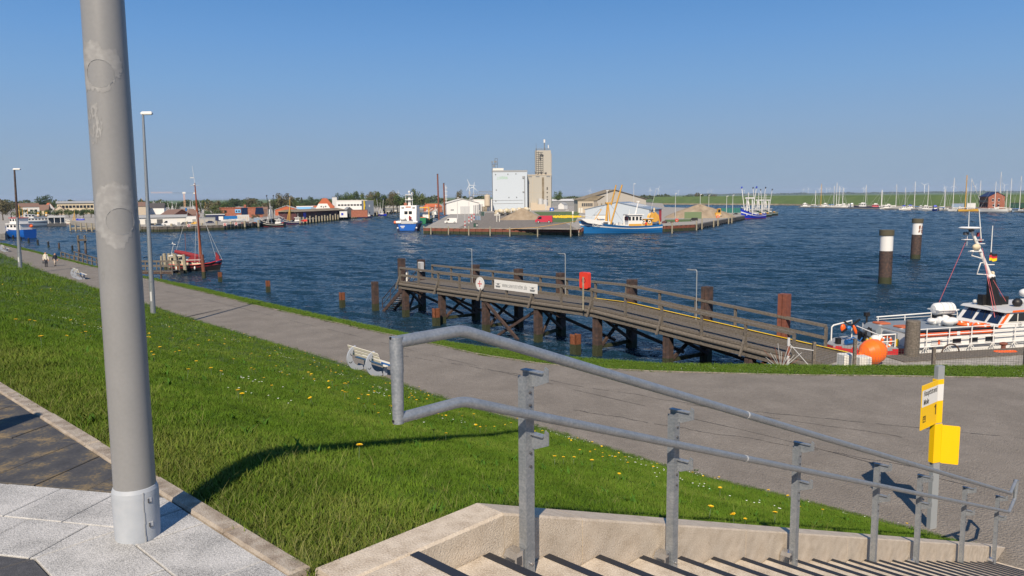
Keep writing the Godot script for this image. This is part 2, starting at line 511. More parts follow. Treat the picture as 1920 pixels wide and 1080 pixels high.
	var plain := {
		"white": [.66, .66, .65, .45], "offwhite": [.62, .61, .57, .6], "cream": [.56, .48, .34, .7], "beige": [.47, .40, .31, .8], "grey": [.27, .28, .29, .6], "midgrey": [.17, .18, .19, .6],
		"lightgrey": [.46, .47, .48, .6], "darkgrey": [.07, .072, .078, .6], "black": [.012, .012, .013, .5], "glass": [.015, .02, .028, .08], "blueglass": [.010, .022, .06, .06],
		"blue": [.010, .10, .42, .35], "royal": [.012, .035, .45, .35], "navy": [.012, .02, .07, .4], "skyblue": [.18, .42, .72, .6], "tealblue": [.01, .09, .28, .4], "sea": [.012, .13, .36, .35], "greyblue": [.22, .30, .40, .5],
		"orange": [.80, .115, .012, .4], "buoy": [.86, .15, .010, .35], "lifered": [.62, .045, .025, .45], "red": [.50, .028, .035, .4], "darkred": [.22, .02, .03, .6], "vanred": [.44, .03, .06, .35], "maroon": [.085, .030, .034, .8],
		"yellow": [.80, .53, .008, .5], "mast_yellow": [.62, .36, .06, .5], "ochre": [.55, .30, .05, .5], "green": [.01, .16, .07, .5], "darkgreen": [.012, .06, .04, .5], "olive": [.12, .17, .085, .7], "teal": [.01, .13, .12, .6],
		"roofred": [.40, .105, .045, .85], "roofbrown": [.16, .10, .08, .9], "roofdark": [.05, .047, .05, .8], "slate": [.13, .16, .21, .6], "hall_roof": [.20, .25, .32, .5], "concrete_wall": [.37, .352, .312, .9], "cap": [.078, .070, .046, .9], "deck_grey": [.17, .20, .235, .6],
		"silo_white": [.44, .495, .555, .6], "rubber": [.02, .02, .02, .8], "mast_wood": [.22, .055, .022, .5], "sail": [.20, .012, .02, .8], "stairgrey": [.35, .33, .30, .8], "turbine": [.80, .80, .80, .6], "crane": [.62, .36, .22, .7],
		"skin": [.45, .27, .19, .6], "bench": [.66, .63, .54, .55], "bench_grey": [.33, .36, .42, .6], "sign_yellow": [.82, .50, .003, .35], "sign_pole": [.26, .28, .30, .5], "ink": [.02, .02, .02, .6], "text_green": [.16, .42, .17, .6], "pink": [.55, .12, .14, .6]}
	for k in plain:
		var q: Array = plain[k]
		M[k] = mat(sc(q[0], q[1], q[2]), q[3])
	M.mesh_wire = mat(sc(.10, .11, .10), 0.6, 0.3)
# ---------------------------------------------------------------- dike, path, verge (u along the dike, v down it)
var T_NEAR := [[-40, 15.4], [4, 14.95], [9, 14.75], [13, 15.05], [17, 15.3], [20.6, 15.67], [26, 16.28], [35, 16.84], [41, 17.2], [60.8, 19.3], [119, 26.5], [175, 33.5]]
var T_FAR := [[-40, 66.0], [-10, 42.0], [5, 30.06], [10.8, 25.55], [14.6, 22.83], [17, 21.56], [19, 20.96], [21.6, 20.66], [24, 20.85], [27, 21.0], [42.6, 21.9], [84.4, 26.9], [145, 32.2], [180, 35.5]]
var T_OUT := [[-40, 68.8], [-10, 44.7], [5.5, 32.75], [10.15, 28.72], [15.6, 24.4], [20.4, 22.5], [25, 22.0], [34.8, 22.5], [48, 23.6], [68.5, 26.2], [155, 34.6], [180, 37.2]]
const TOP := 7.38
func hp(u: float) -> float:
	return 2.8 - 0.6 * smoothstep(42.0, 92.0, u)
func bank(u: float, v: float) -> float:
	var ve := lut(T_NEAR, u)
	var h := hp(u)
	if v >= ve: return h
	var s := (7.34 - h) / (ve - 2.35)
	var y := minf(7.34, 7.34 - s * (v - 2.35))
	var k := 0.35      # soft shoulder
	var d := v - 2.35
	if absf(d) < k: y = 7.34 - s * (d + k) * (d + k) / (4.0 * k)
	var e := ve - v     # soft foot
	if e < 1.2: y = h + s * e * (0.35 + 0.65 * e / 1.2)
	return y
func verge(u: float, v: float) -> float:
	var f := lut(T_FAR, u)
	var o := lut(T_OUT, u)
	var h := hp(u)
	if v < o: return h - 0.02 - 0.10 * (v - f) / maxf(o - f, 0.1)
	return h - 0.12 - (v - o) * 0.85
func dike_hit(x: float, y: float) -> Vector3:      # where a sight line meets bank, path or verge
	var d := ray(x, y).normalized()
	var t := 2.0
	for i in 9000:
		var P := EYE + d * t
		var u := P.dot(AU)
		var v := P.dot(AV)
		var g := bank(u, v)
		if v > lut(T_FAR, u): g = verge(u, v)
		if P.y <= g: return Vector3(P.x, g, P.z)
		t += 0.02
	return EYE + d * t
func strip_mesh(us: Array, rows: Callable, nv: int, hgt: Callable) -> MB:
	var b := mb()
	var g := []
	for u in us:
		var r: Vector2 = rows.call(u)
		var line := []
		for j in nv + 1:
			var v: float = lerpf(r.x, r.y, float(j) / nv)
			line.append(uv(u, v, hgt.call(u, v)))
		g.append(line)
	for i in us.size() - 1:
		for j in nv:
			b.quad(g[i][j], g[i + 1][j], g[i + 1][j + 1], g[i][j + 1], Vector3.UP)
	return b
func build_land():
	var us := []
	var u := -36.0
	while u < 176.0:
		us.append(u)
		u += 0.9 if u < 40 else 2.5
	var ug := us.filter(func(x): return x > 2.7)
	ug.push_front(2.78)
	struct("grass_bank", strip_mesh(ug, func(q): return Vector2(1.70, lut(T_NEAR, q)), 24, func(a, b2): return bank(a, b2) - 0.004), M.soil)
	# the path is one sheet of asphalt, lapped 0.3 m under the bank
	struct("path", strip_mesh(us, func(q): return Vector2(lut(T_NEAR, q) - 0.02 if q > 3.0 else 13.5, lut(T_FAR, q)), 8, func(a, _b): return hp(a)), M.asphalt)
	struct("verge", strip_mesh(us, func(q): return Vector2(lut(T_FAR, q), lut(T_OUT, q) + 3.6), 12, func(a, b2): return verge(a, b2)), M.soil)
	# concrete edging between path and verge, stone by stone
	var edging := Node3D.new()
	edging.name = "path_edging"
	add_child(edging)
	edging.set_meta("kind", "structure")
	var e := 5.0
	while e < 120.0:
		var step := 1.0 if e < 50 else 4.0
		var p := uv(e, lut(T_FAR, e) + 0.04, hp(e) - 0.03)
		var q := uv(e + step - 0.012, lut(T_FAR, e + step) + 0.04, hp(e + step) - 0.03)
		obj("edging_stone", mb().beam(p, q, 0.08, 0.09 + 0.012 * sin(e * 7.3)), M.kerb, edging)
		e += step
	# tar seams across and along the asphalt
	for s in [[[345, 595], [405, 582], [467, 569]], [[97, 507], [140, 503], [186, 499]]]:
		var b := mb()
		var pts := []
		for k in s: pts.append(dike_hit(k[0], k[1]) + Vector3(0, 0.004, 0))
		for i in pts.size() - 1:
			var dd: Vector3 = (pts[i + 1] - pts[i]).normalized()
			var x := dd.cross(Vector3.UP) * 0.05
			b.quad(pts[i] - x, pts[i] + x, pts[i + 1] + x, pts[i + 1] - x, Vector3.UP)
		struct("path_joint", b, M.seam)
	var cb := mb()
	var r2 := RandomNumberGenerator.new()
	r2.seed = 4
	for line in [[[60, 22.0], [3, 17.9]], [[24, 18.4], [6, 20.5]], [[12, 19.6], [-6, 26.0]], [[14.0, 17.0], [4.0, 18.6]]]:
		var n := 60
		var last := Vector3.ZERO
		var off := 0.0
		for i in n + 1:
			var t := float(i) / n
			off = off * 0.9 + (r2.randf() - 0.5) * 0.12
			var uu: float = lerpf(line[0][0], line[1][0], t)
			var vv: float = lerpf(line[0][1], line[1][1], t) + off
			if vv > lut(T_FAR, uu) - 0.2: vv = lut(T_FAR, uu) - 0.2
			var P := uv(uu, vv, hp(uu) + 0.004)
			if i > 0 and r2.randf() < 0.85:
				var x := (P - last).normalized().cross(Vector3.UP) * (0.006 + 0.012 * r2.randf())
				cb.quad(last - x, last + x, P + x, P - x, Vector3.UP)
			last = P
	struct("path_crack", cb, M.seam)

# ---------------------------------------------------------------- harbour water: real wavelets, finer ones near, ripples by relief
func wave_patch(waves: Array, x0: float, x1: float, z0: float, z1: float, cell: float, drop: float):
	var nx := int((x1 - x0) / cell)
	var nz := int((z0 - z1) / cell)
	var v := PackedVector3Array()
	var n := PackedVector3Array()
	var idx := PackedInt32Array()
	v.resize((nx + 1) * (nz + 1))
	n.resize((nx + 1) * (nz + 1))
	var gust := FastNoiseLite.new()      # calmer and more ruffled patches
	gust.seed = 12
	gust.frequency = 0.03
	gust.fractal_octaves = 3
	for j in nz + 1:
		var z := z0 - j * cell
		for i in nx + 1:
			var x := x0 + i * cell
			var g := 1.0 + 0.75 * gust.get_noise_2d(x, z * 1.6)
			var y := -drop
			var sx := 0.0
			var sz := 0.0
			for w: Array in waves:
				var ph: float = x * w[0] + z * w[1] + w[2]
				y += g * w[3] * sin(ph)
				var cc: float = g * w[3] * cos(ph)
				sx += cc * w[0]
				sz += cc * w[1]
			var k := j * (nx + 1) + i
			v[k] = Vector3(x, y, z)
			n[k] = Vector3(-sx, 1, -sz).normalized()
	for j in nz:
		for i in nx:
			var a := j * (nx + 1) + i
			idx.append_array([a, a + nx + 1, a + 1, a + 1, a + nx + 1, a + nx + 2])
	var arr := []
	arr.resize(Mesh.ARRAY_MAX)
	arr[Mesh.ARRAY_VERTEX] = v
	arr[Mesh.ARRAY_NORMAL] = n
	arr[Mesh.ARRAY_INDEX] = idx
	var m := ArrayMesh.new()
	m.add_surface_from_arrays(Mesh.PRIMITIVE_TRIANGLES, arr)
	struct("water", m, M.water)
func build_water():
	var r := RandomNumberGenerator.new()
	r.seed = 77
	var waves := []
	for i in 18:
		var lam := 0.62 * pow(10.0, i / 17.0)
		var a := deg_to_rad(-66.0 + r.randfn() * 34.0)
		waves.append([cos(a) * TAU / lam, sin(a) * TAU / lam, r.randf() * TAU, lam * 0.0102 * (1.0 if lam < 3.0 else 0.55), lam])
	var mid := waves.filter(func(w): return w[4] > 1.25)
	var far := []
	for w in waves:
		if w[4] > 3.4: far.append([w[0], w[1], w[2], w[3] * 2.6, w[4]])
	wave_patch(waves, -58, 56, -22, -128, 0.3, 0.0)
	wave_patch(mid, -165, -57.8, -22, -128, 0.62, 0.0)
	wave_patch(mid, 55.8, 140, -10, -128, 0.62, 0.0)
	wave_patch(mid, -165, 140, -127.8, -330, 0.62, 0.0)
	wave_patch(far, -165, 330, -329.5, -780, 1.8, 0.0)
	wave_patch(far, 139.5, 330, -10, -330, 1.8, 0.0)
	wave_patch(far, -330, -164.5, -22, -420, 1.8, 0.0)
	var b := mb()
	b.quad(Vector3(-900, -0.6, 5), Vector3(900, -0.6, 5), Vector3(900, -0.6, -1000), Vector3(-900, -0.6, -1000), Vector3.UP)
	struct("water", b, M.water)
# ---------------------------------------------------------------- platform paving, kerb, near lamp post
func slab(poly: PackedVector2Array, top: float, thick: float, m: Material, parent: Node, called := "slab", gap := 0.004, bev := 0.004):
	var ps = Geometry2D.offset_polygon(poly, -gap)
	if ps.is_empty(): return
	var inner = Geometry2D.offset_polygon(poly, -gap - bev)
	if inner.is_empty(): return
	var b = mb()
	var o: PackedVector2Array = ps[0]
	var q: PackedVector2Array = inner[0]
	if o.size() != q.size(): q = o
	var idx = Geometry2D.triangulate_polygon(q)
	for i in range(0, idx.size(), 3):
		b.tri(uv(q[idx[i]].x, q[idx[i]].y, top), uv(q[idx[i + 1]].x, q[idx[i + 1]].y, top), uv(q[idx[i + 2]].x, q[idx[i + 2]].y, top), Vector3.UP)
	var c = Vector2.ZERO
	for p in o: c += p
	c /= o.size()
	for i in o.size():
		var j = (i + 1) % o.size()
		var k = ((o[i] + o[j]) * 0.5 - c)
		var hint = uv(k.x, k.y, 0)
		b.quad(uv(q[i].x, q[i].y, top), uv(q[j].x, q[j].y, top), uv(o[j].x, o[j].y, top - bev), uv(o[i].x, o[i].y, top - bev), hint + Vector3.UP * hint.length())
		b.quad(uv(o[i].x, o[i].y, top - bev), uv(o[j].x, o[j].y, top - bev), uv(o[j].x, o[j].y, top - thick), uv(o[i].x, o[i].y, top - thick), hint)
	obj(called, b, m, parent)
func clip(a: PackedVector2Array, b: PackedVector2Array) -> Array:
	return Geometry2D.intersect_polygons(a, b)
func build_platform():
	var r = RandomNumberGenerator.new()
	r.seed = 9
	var pv = Node3D.new()
	pv.name = "pavement"
	add_child(pv)
	pv.set_meta("kind", "structure")
	var bed = mb()
	bed.quad(uv(-8, -9, TOP - 0.03), uv(14, -9, TOP - 0.03), uv(14, 1.66, TOP - 0.03), uv(-8, 1.66, TOP - 0.03), Vector3.UP)
	obj("bedding", bed, M.seam, pv)
	var e1 = Vector2(-0.857, 0.515)
	var e2 = Vector2(0.515, 0.857)
	var left = PackedVector2Array([Vector2(3.90, 0.888), Vector2(3.96, 1.60), Vector2(12, 1.60), Vector2(12, -6), Vector2(3.90, -6)])
	var bands = []
	for b in [[2.77, 3.14, 0, 0.36], [3.14, 3.532, 0, 0.36]]: bands.append(b)
	for k in 5: bands.append([3.532 + 0.72 * k, 3.532 + 0.72 * (k + 1), 2, 0.36])
	for k in 4: bands.append([2.77 - 0.72 * (k + 1), 2.77 - 0.72 * k, 1, 0.36])
	for bi in bands.size():
		var b: Array = bands[bi]
		for k in range(-34, 6):
			var a0: float = k * b[3] - 0.20 + (0.17 if bi % 2 == 0 else 0.0)
			var quad = PackedVector2Array([e1 * a0 + e2 * b[0], e1 * (a0 + b[3]) + e2 * b[0], e1 * (a0 + b[3]) + e2 * b[1], e1 * a0 + e2 * b[1]])
			for p in clip(quad, left):
				if absf(area(p)) > 0.002:
					slab(p, TOP + (r.randf() - 0.5) * 0.005, 0.05, [M.granite, M.charcoal, M.stained][b[2]], pv)
	# rows beside the kerb, laid square to it
	for row in [[1.262, 1.60, 0.60, 0.0], [0.892, 1.262, 0.62, 0.33]]:
		var u = 4.3 - row[3]
		while u > -6.0:
			var quad = PackedVector2Array([Vector2(u, row[0]), Vector2(u - row[2], row[0]), Vector2(u - row[2], row[1]), Vector2(u, row[1])])
			for p in Geometry2D.clip_polygons(quad, left):
				if absf(area(p)) > 0.002:
					slab(p, TOP + (r.randf() - 0.5) * 0.006, 0.05, M.granite, pv)
			u -= row[2]
	for j in 5:
		for i in 14:
			var u0 = 3.9 - i * 0.7
			slab(PackedVector2Array([Vector2(u0, 0.892 - j * 0.7), Vector2(u0 - 0.7, 0.892 - j * 0.7), Vector2(u0 - 0.7, 0.192 - j * 0.7), Vector2(u0, 0.192 - j * 0.7)]), TOP + (r.randf() - 0.5) * 0.004, 0.05, M.charcoal, pv)
	# kerb stones
	var kb = Node3D.new()
	kb.name = "kerb"
	add_child(kb)
	kb.set_meta("kind", "structure")
	var ku = 2.90
	while ku < 22.0:
		var L = 1.0 if ku > 2.95 else 0.62
		slab(PackedVector2Array([Vector2(ku, 1.603), Vector2(ku + L, 1.603), Vector2(ku + L, 1.715), Vector2(ku, 1.715)]), TOP + 0.004 + (r.randf() - 0.5) * 0.008, 0.22, M.kerb, kb, "kerb_stone", 0.003, 0.012)
		ku += L
	# lamp post right beside the stairs: leaning a touch, plastic sleeve round its foot
	var foot = gp(259, 1003, TOP)
	var top = at_depth(186, -60, dep(foot) * 0.985)
	top = Vector3(top.x, top.y, foot.z - 0.02)
	var ax = (top - foot).normalized()
	var f = Transform3D(Basis(Vector3.RIGHT, ax, Vector3.RIGHT.cross(ax)).orthonormalized(), foot)
	var lp = thing("lamp_post", "thick pale grey lamp post with plastic foot sleeve and sticker scars", "lamp post", f)
	var sh = mb().lathe([Vector2(0.094, -0.05), Vector2(0.094, 0.24), Vector2(0.0925, 0.9), Vector2(0.0905, 2.2), Vector2(0.085, 5.0), Vector2(0.07, 9.0), Vector2(0.0, 9.02)], 48)
	obj("shaft", sh, M.pole, lp)
	var sl = mb().lathe([Vector2(0.101, -0.04), Vector2(0.1015, 0.02), Vector2(0.1035, 0.12), Vector2(0.1045, 0.215), Vector2(0.103, 0.236), Vector2(0.097, 0.252), Vector2(0.0915, 0.256)], 48)
	var sleeve = obj("sleeve", sl, M.sleeve, lp)
	# overlapping seam of the sleeve with two locking tabs, on the side that faces the viewer's right
	var toc = atan2(EYE.x - foot.x, EYE.z - foot.z)
	var seam_a = toc + 0.30
	var sb = mb()
	for k in 14:
		var y0 = -0.03 + 0.27 * k / 14.0
		var a = seam_a + (0.02 if (k / 3) % 2 == 0 else 0.0)
		var d = Vector3(sin(a), 0, cos(a))
		sb.box(d * 0.1035 + Vector3(0, y0 + 0.01, 0), Vector3(0.0035, 0.0194, 0.006), Basis(Vector3.UP, a))
	obj("seam", sb, M.grey, sleeve)
	for y in [0.195, 0.075]:
		var a: float = seam_a + 0.30
		var d = Vector3(sin(a), 0, cos(a))
		var bs = Basis(Vector3.UP, a)
		obj("locking_tab", mb().box(d * 0.1035 + Vector3(0, y, 0), Vector3(0.020, 0.026, 0.004), bs), M.lightgrey, sleeve)
		obj("tab_slot", mb().box(d * 0.1045 + bs.x * -0.008 + Vector3(0, y, 0), Vector3(0.004, 0.022, 0.006), bs).box(d * 0.1045 + Vector3(0, y - 0.010, 0), Vector3(0.014, 0.003, 0.006), bs), M.darkgrey, sleeve)
	# scraped-off stickers: rings of old glue a hair above the paint
	for s in [[183, 142, 0.62, 0.20, 0.115], [212, 402, 0.08, 0.19, 0.155], [176, 240, 0.85, 0.075, 0.10], [196, 508, 0.95, 0.02, 0.03]]:
		var w = at_depth(s[0], s[1], dep(foot) - 0.09)
		var yl: float = (f.affine_inverse() * w).y
		obj("glue_scar", glue(toc - s[2], yl, s[3] * 0.62, s[4], s[3] > 0.1), M.glue, lp)
		if s[3] > 0.1:
			var rim = mb()
			for k in 40:
				if (k * 7) % 10 < 8:
					var t = TAU * k / 40
					var aa: float = toc - s[2] + 0.24 + cos(t) * 0.062 / 0.09
					var yy: float = yl - 0.03 + sin(t) * 0.060
					var d = Vector3(sin(aa), 0, cos(aa))
					var rad = pole_r(yl)
					rim.box(d * (rad + 0.0012) + Vector3(0, yy, 0), Vector3(0.0085, 0.0016, 0.0012), Basis(Vector3.UP, aa) * Basis(Vector3.BACK, t + PI / 2))
			obj("sticker_outline", rim, M.grey, lp)
	# out of the picture on the platform: the round-topped board whose shadow falls on the charcoal slabs
	var bf = gp(18, 786, TOP) - ldir_h(1.75)
	var bd = thing("notice_board", "round-topped notice board on a post beside the dark paving", "notice board", facing(Vector3(bf.x, TOP, bf.z), 0))
	var pts = PackedVector2Array()
	for k in 21: pts.append(Vector2(cos(PI * k / 20) * 0.30, 1.55 + sin(PI * k / 20) * 0.28))
	pts.append(Vector2(-0.30, 0.95)); pts.append(Vector2(0.30, 0.95))
	obj("board", mb().prism(pts, -0.02, 0.02), M.greyblue, bd)
	obj("post", mb().cyl(Vector3(0, -0.02, -0.05), Vector3(0, 1.7, -0.05), 0.03, 0.03), M.galv, bd)
func pole_r(y: float) -> float:
	return lut([[0.24, 0.094], [0.9, 0.0925], [2.2, 0.0905], [5.0, 0.085], [9.0, 0.07]], y)
func area(p: PackedVector2Array) -> float:
	var s = 0.0
	for i in p.size():
		s += p[i].cross(p[(i + 1) % p.size()])
	return s * 0.5
func ldir_h(h: float) -> Vector3:      # how far a shadow of height h falls
	var saz = deg_to_rad(9.0)
	return Vector3(sin(saz), 0, -cos(saz)) * (h / tan(deg_to_rad(41.0)))
func glue(a0: float, y0: float, w: float, h: float, ring: bool) -> MB:
	var b = mb()
	var nf = FastNoiseLite.new()
	nf.seed = int(y0 * 1000)
	nf.frequency = 1.0
	var nx = 84
	var ny = 84
	for i in nx:
		for j in ny:
			var x = (i + 0.5) / nx * 2 - 1
			var y = (j + 0.5) / ny * 2 - 1
			var rr = Vector2(x, y).length() + 0.25 * nf.get_noise_2d(x * 1.4, y * 1.4) + 0.16 * nf.get_noise_2d(x * 5.0, y * 1.0)
			var hole = Vector2((x * w - 0.022) / 0.062, (y * h + 0.03) / 0.060).length()
			if rr > 0.92 or (ring and hole < 1.0): continue
			if not ring and nf.get_noise_2d(x * 2.2 + 3, y * 2.2) < 0.02: continue
			var q = []
			for c in [[i, j], [i + 1, j], [i + 1, j + 1], [i, j + 1]]:
				var aa: float = a0 + (c[0] / float(nx) * 2 - 1) * w / 0.09
				var yy: float = y0 + (c[1] / float(ny) * 2 - 1) * h
				q.append(Vector3(sin(aa), 0, cos(aa)) * (pole_r(yy) + 0.0007) + Vector3(0, yy, 0))
			b.quad(q[0], q[1], q[2], q[3], Vector3(sin(a0), 0, cos(a0)))
	return b

# ---------------------------------------------------------------- stairs, cheek wall, handrail
const V0 := 2.13
const TREAD := 0.459
const RISE := 0.1696
func build_stairs():
	var st = thing("staircase", "broad concrete staircase with black anti-slip strips running down the dike", "staircase")
	var u1 = 2.66
	var u0 = -5.0
	for k in range(0, 28):
		var va = V0 + TREAD * (k - 1) - 0.004
		var vb = V0 + TREAD * k
		if k == 0: va = 1.60
		var y = TOP - RISE * k
		var s = obj("step", mb().cbox(uv((u0 + u1) * 0.5, (va + vb) * 0.5, y - 0.2), Vector3(u1 - u0, 0.4, vb - va), 0.008, Basis(-AU, Vector3.UP, -AV)), M.concrete, st)
		if k < 27:
			obj("anti_slip_strip", mb().box(uv((u0 + 2.652) * 0.5, vb - 0.030, y + 0.0015), Vector3(2.652 - u0, 0.004, 0.050), Basis(-AU, Vector3.UP, -AV)), M.strip, s)
	# cheek wall in cast lengths
	var wl = thing("stair_wall", "low beige concrete cheek wall between staircase and grass", "wall")
	var n = 7
	var joints = [1.72, 2.70, 3.35, 5.4, 7.6, 9.8, 12.0, 13.9, 15.55]
	for i in joints.size() - 1:
		var a: float = joints[i] + (0.004 if i > 0 else 0.0)
		var c: float = joints[i + 1] - (0.0 if i == 0 else 0.004)
		var ya = wall_y(a)
		var yc = wall_y(c)
		var b = mb()
		var ui = 2.665
		var uo = 2.875
		var bv = 0.012
		var sec = func(v, y):
			return [uv(uo, v, y - 0.75), uv(uo, v, y - bv), uv(uo - bv, v, y), uv(ui + bv, v, y), uv(ui, v, y - bv), uv(ui, v, y - 0.75)]
		b.loft([sec.call(a, ya), sec.call(c, yc)], false)
		obj("wall_block", b, M.concrete, wl)
	# handrail
	var hr = thing("handrail", "galvanised double handrail on steel posts along the staircase", "handrail")
	var ur = 2.5
	var up = [uv(ur, 1.915, 8.085), uv(ur, 1.915, 8.41)]
	var rail = mb()
	var va = 2.28
	var vend = 14.35
	var yu = 8.41
	var yl = 8.087
	var ye = yu - 0.3575 * (vend - va)
	var yle = yl - 0.3575 * (vend - va)
	var bend = func(p: Vector3, q: Vector3, s: Vector3, rr: float) -> Array:
		var o = []
		var A = q + (p - q).normalized() * rr
		var B = q + (s - q).normalized() * rr
		for i in 5:
			var t = i / 4.0
			o.append(A.lerp(q, t).lerp(q.lerp(B, t), t))
		return o
	var P0 = uv(ur, 1.915, yu)
	var P1 = uv(ur, va, yu)
	var P2 = uv(ur, vend, ye)
	var Q0 = uv(ur, 1.915, yl)
	var Q1 = uv(ur, va, yl)
	var Q2 = uv(ur, vend, yle)
	obj("upper_rail", mb().tube([P0] + bend.call(P0, P1, P2, 0.05) + [P2], 0.0268, 20), M.galv, hr)
	obj("lower_rail", mb().tube([Q0] + bend.call(Q0, Q1, Q2, 0.05) + [Q2], 0.0238, 20), M.galv, hr)
	obj("end_tube", mb().tube([P0 + Vector3(0, 0.022, 0), P0.lerp(Q0, 0.38), P0.lerp(Q0, 0.42), Q0 - Vector3(0, 0.02, 0)], [0.0285, 0.028, 0.0262, 0.0235], 20), M.galv, hr)
	for q in [[P0 + Vector3(0, 0.020, 0), 0.006], [Q0 - Vector3(0, 0.006, 0), 0.005]]:
		obj("vent_hole", mb().cyl(q[0] - AV * 0.026 - cF * 0.0, q[0] - AV * 0.0305, q[1], q[1], 10), M.black, hr)
	var X1 = P2 + AV * 0.42 + Vector3(0, 0.10, 0)
	var X2 = Q2 + AV * 0.42 + Vector3(0, 0.10, 0)
	obj("end_tube", mb().tube([P2, P2 + AV * 0.02, X1 - AV * 0.03, X1, X2, X2 - AV * 0.05, Q2 + AV * 0.02, Q2], 0.025, 14), M.galv, hr)
	# welded sleeves of the rail joints
	for q in [5.02]:
		var t: float = (q - va) / (vend - va)
		obj("weld", mb().tube([P1.lerp(P2, t - 0.0006), P1.lerp(P2, t + 0.0006)], 0.0280, 18), M.lightgrey, hr)
		obj("weld", mb().tube([Q1.lerp(Q2, t - 0.0006), Q1.lerp(Q2, t + 0.0006)], 0.0250, 18), M.lightgrey, hr)
	for v in [2.79, 4.19, 6.115, 8.12, 9.64, 11.79, 13.91]:
		var yr: float = yu - 0.3575 * (v - va)
		var yb: float = TOP - RISE * (floor((v - V0) / TREAD) + 1.0)
		var yt: float = yr - 0.125
		var up2 = 2.585
		var po = obj("post", mb().prism(PackedVector2Array([Vector2(-0.031, -0.026), Vector2(0.031, -0.026), Vector2(0.031, 0.026), Vector2(0.023, 0.026), Vector2(0.023, -0.017), Vector2(-0.023, -0.017), Vector2(-0.023, 0.026), Vector2(-0.031, 0.026)]), 0.0, yt - yb, Transform3D(Basis(AV, AU, Vector3.UP), uv(up2, v, yb))), M.galv, hr)
		for hgt in [[yt, yr], [yt - 0.325, yr - 0.323]]:
			var br = mb()
			var f = uv(up2 - 0.018, v + 0.02, hgt[0])
			br.prism(PackedVector2Array([Vector2(-0.055, -0.06), Vector2(0.03, -0.055), Vector2(0.115, -0.02), Vector2(0.115, 0.045), Vector2(0.095, 0.055), Vector2(0.085, 0.02), Vector2(-0.055, 0.02)]), -0.004, 0.004, Transform3D(Basis(-AU, Vector3.UP, AV), f))
			br.prism(PackedVector2Array([Vector2(-0.055, 0.02), Vector2(0.09, 0.02), Vector2(0.09, 0.026), Vector2(-0.055, 0.026)]), -0.02, 0.02, Transform3D(Basis(-AU, Vector3.UP, AV), f))
			obj("bracket", br, M.galv, po)
		for dy in [-0.085, -0.15, -0.40, -0.47]:
			obj("bolt", mb().cyl(uv(up2 - 0.028, v, yt + dy), uv(up2 - 0.035, v, yt + dy), 0.0075, 0.006, 10).cyl(uv(up2 - 0.035, v, yt + dy), uv(up2 - 0.0355, v, yt + dy), 0.004, 0.004, 8), M.dark_bolt, po)
		obj("bolt", mb().cyl(uv(up2 - 0.028, v, yb + 0.07), uv(up2 - 0.037, v, yb + 0.07), 0.009, 0.008, 10), M.bolt, po)
		var fx = mb()
		fx.prism(PackedVector2Array([Vector2(-0.110, 0.035), Vector2(-0.104, 0.088), Vector2(-0.085, 0.118), Vector2(-0.034, 0.124), Vector2(-0.034, 0.03), Vector2(-0.085, 0.012)]), -0.012, 0.07, Transform3D(Basis(AV, Vector3.UP, AU), uv(up2, v, yb + 0.03)))
		obj("wall_fixing", fx, M.chrome, po)
		obj("fixing_plate", mb().box(uv(up2 - 0.0125, v - 0.072, yb + 0.10), Vector3(0.003, 0.05, 0.036), Basis(AU, Vector3.UP, AV)), M.dark_bolt, po)
func wall_y(v: float) -> float:
	return TOP - maxf(0.0, (v - 2.70)) * 0.3655
# ---------------------------------------------------------------- grass, dandelions, daisies
func tuft(sd: int, blades: int, hgt: float, spread: float, wid: float) -> ArrayMesh:
	var r = RandomNumberGenerator.new()
	r.seed = sd
	var b = mb()
	for i in blades:
		var a = r.randf() * TAU
		var o = Vector3(cos(a), 0, sin(a)) * spread * sqrt(r.randf())
		var la = r.randf() * TAU
		var lean = Vector3(cos(la), 0, sin(la))
		var h = hgt * r.randf_range(0.5, 1.15)
		var bendk = r.randf_range(0.3, 1.5) * h
		var w = Vector3(-lean.z, 0, lean.x) * wid * r.randf_range(0.7, 1.3)
		var p1 = o + Vector3(0, h * 0.6, 0) + lean * bendk * 0.4
		var p2 = o + Vector3(0, h * 0.95, 0) + lean * bendk
		var nn = (Vector3.UP * 0.8 - lean * 0.4).normalized()
		b.t3(o - w, o + w, p1 + w * 0.8, nn, nn, nn)
		b.t3(o - w, p1 + w * 0.8, p1 - w * 0.8, nn, nn, nn)
		b.t3(p1 - w * 0.8, p1 + w * 0.8, p2, nn, nn, nn)
	return b.mesh()
func scatter(called: String, m: Mesh, mt: Material, list: Array, label: String, category: String):
	var mm = MultiMesh.new()
	mm.transform_format = MultiMesh.TRANSFORM_3D
	mm.use_colors = true
	mm.mesh = m
	mm.instance_count = list.size()
	for i in list.size():
		mm.set_instance_transform(i, list[i][0])
		mm.set_instance_color(i, list[i][1])
	var o = MultiMeshInstance3D.new()
	o.multimesh = mm
	o.material_override = mt
	o.name = numbered(called)
	add_child(o)
	tag(o, label, category, "", "stuff")
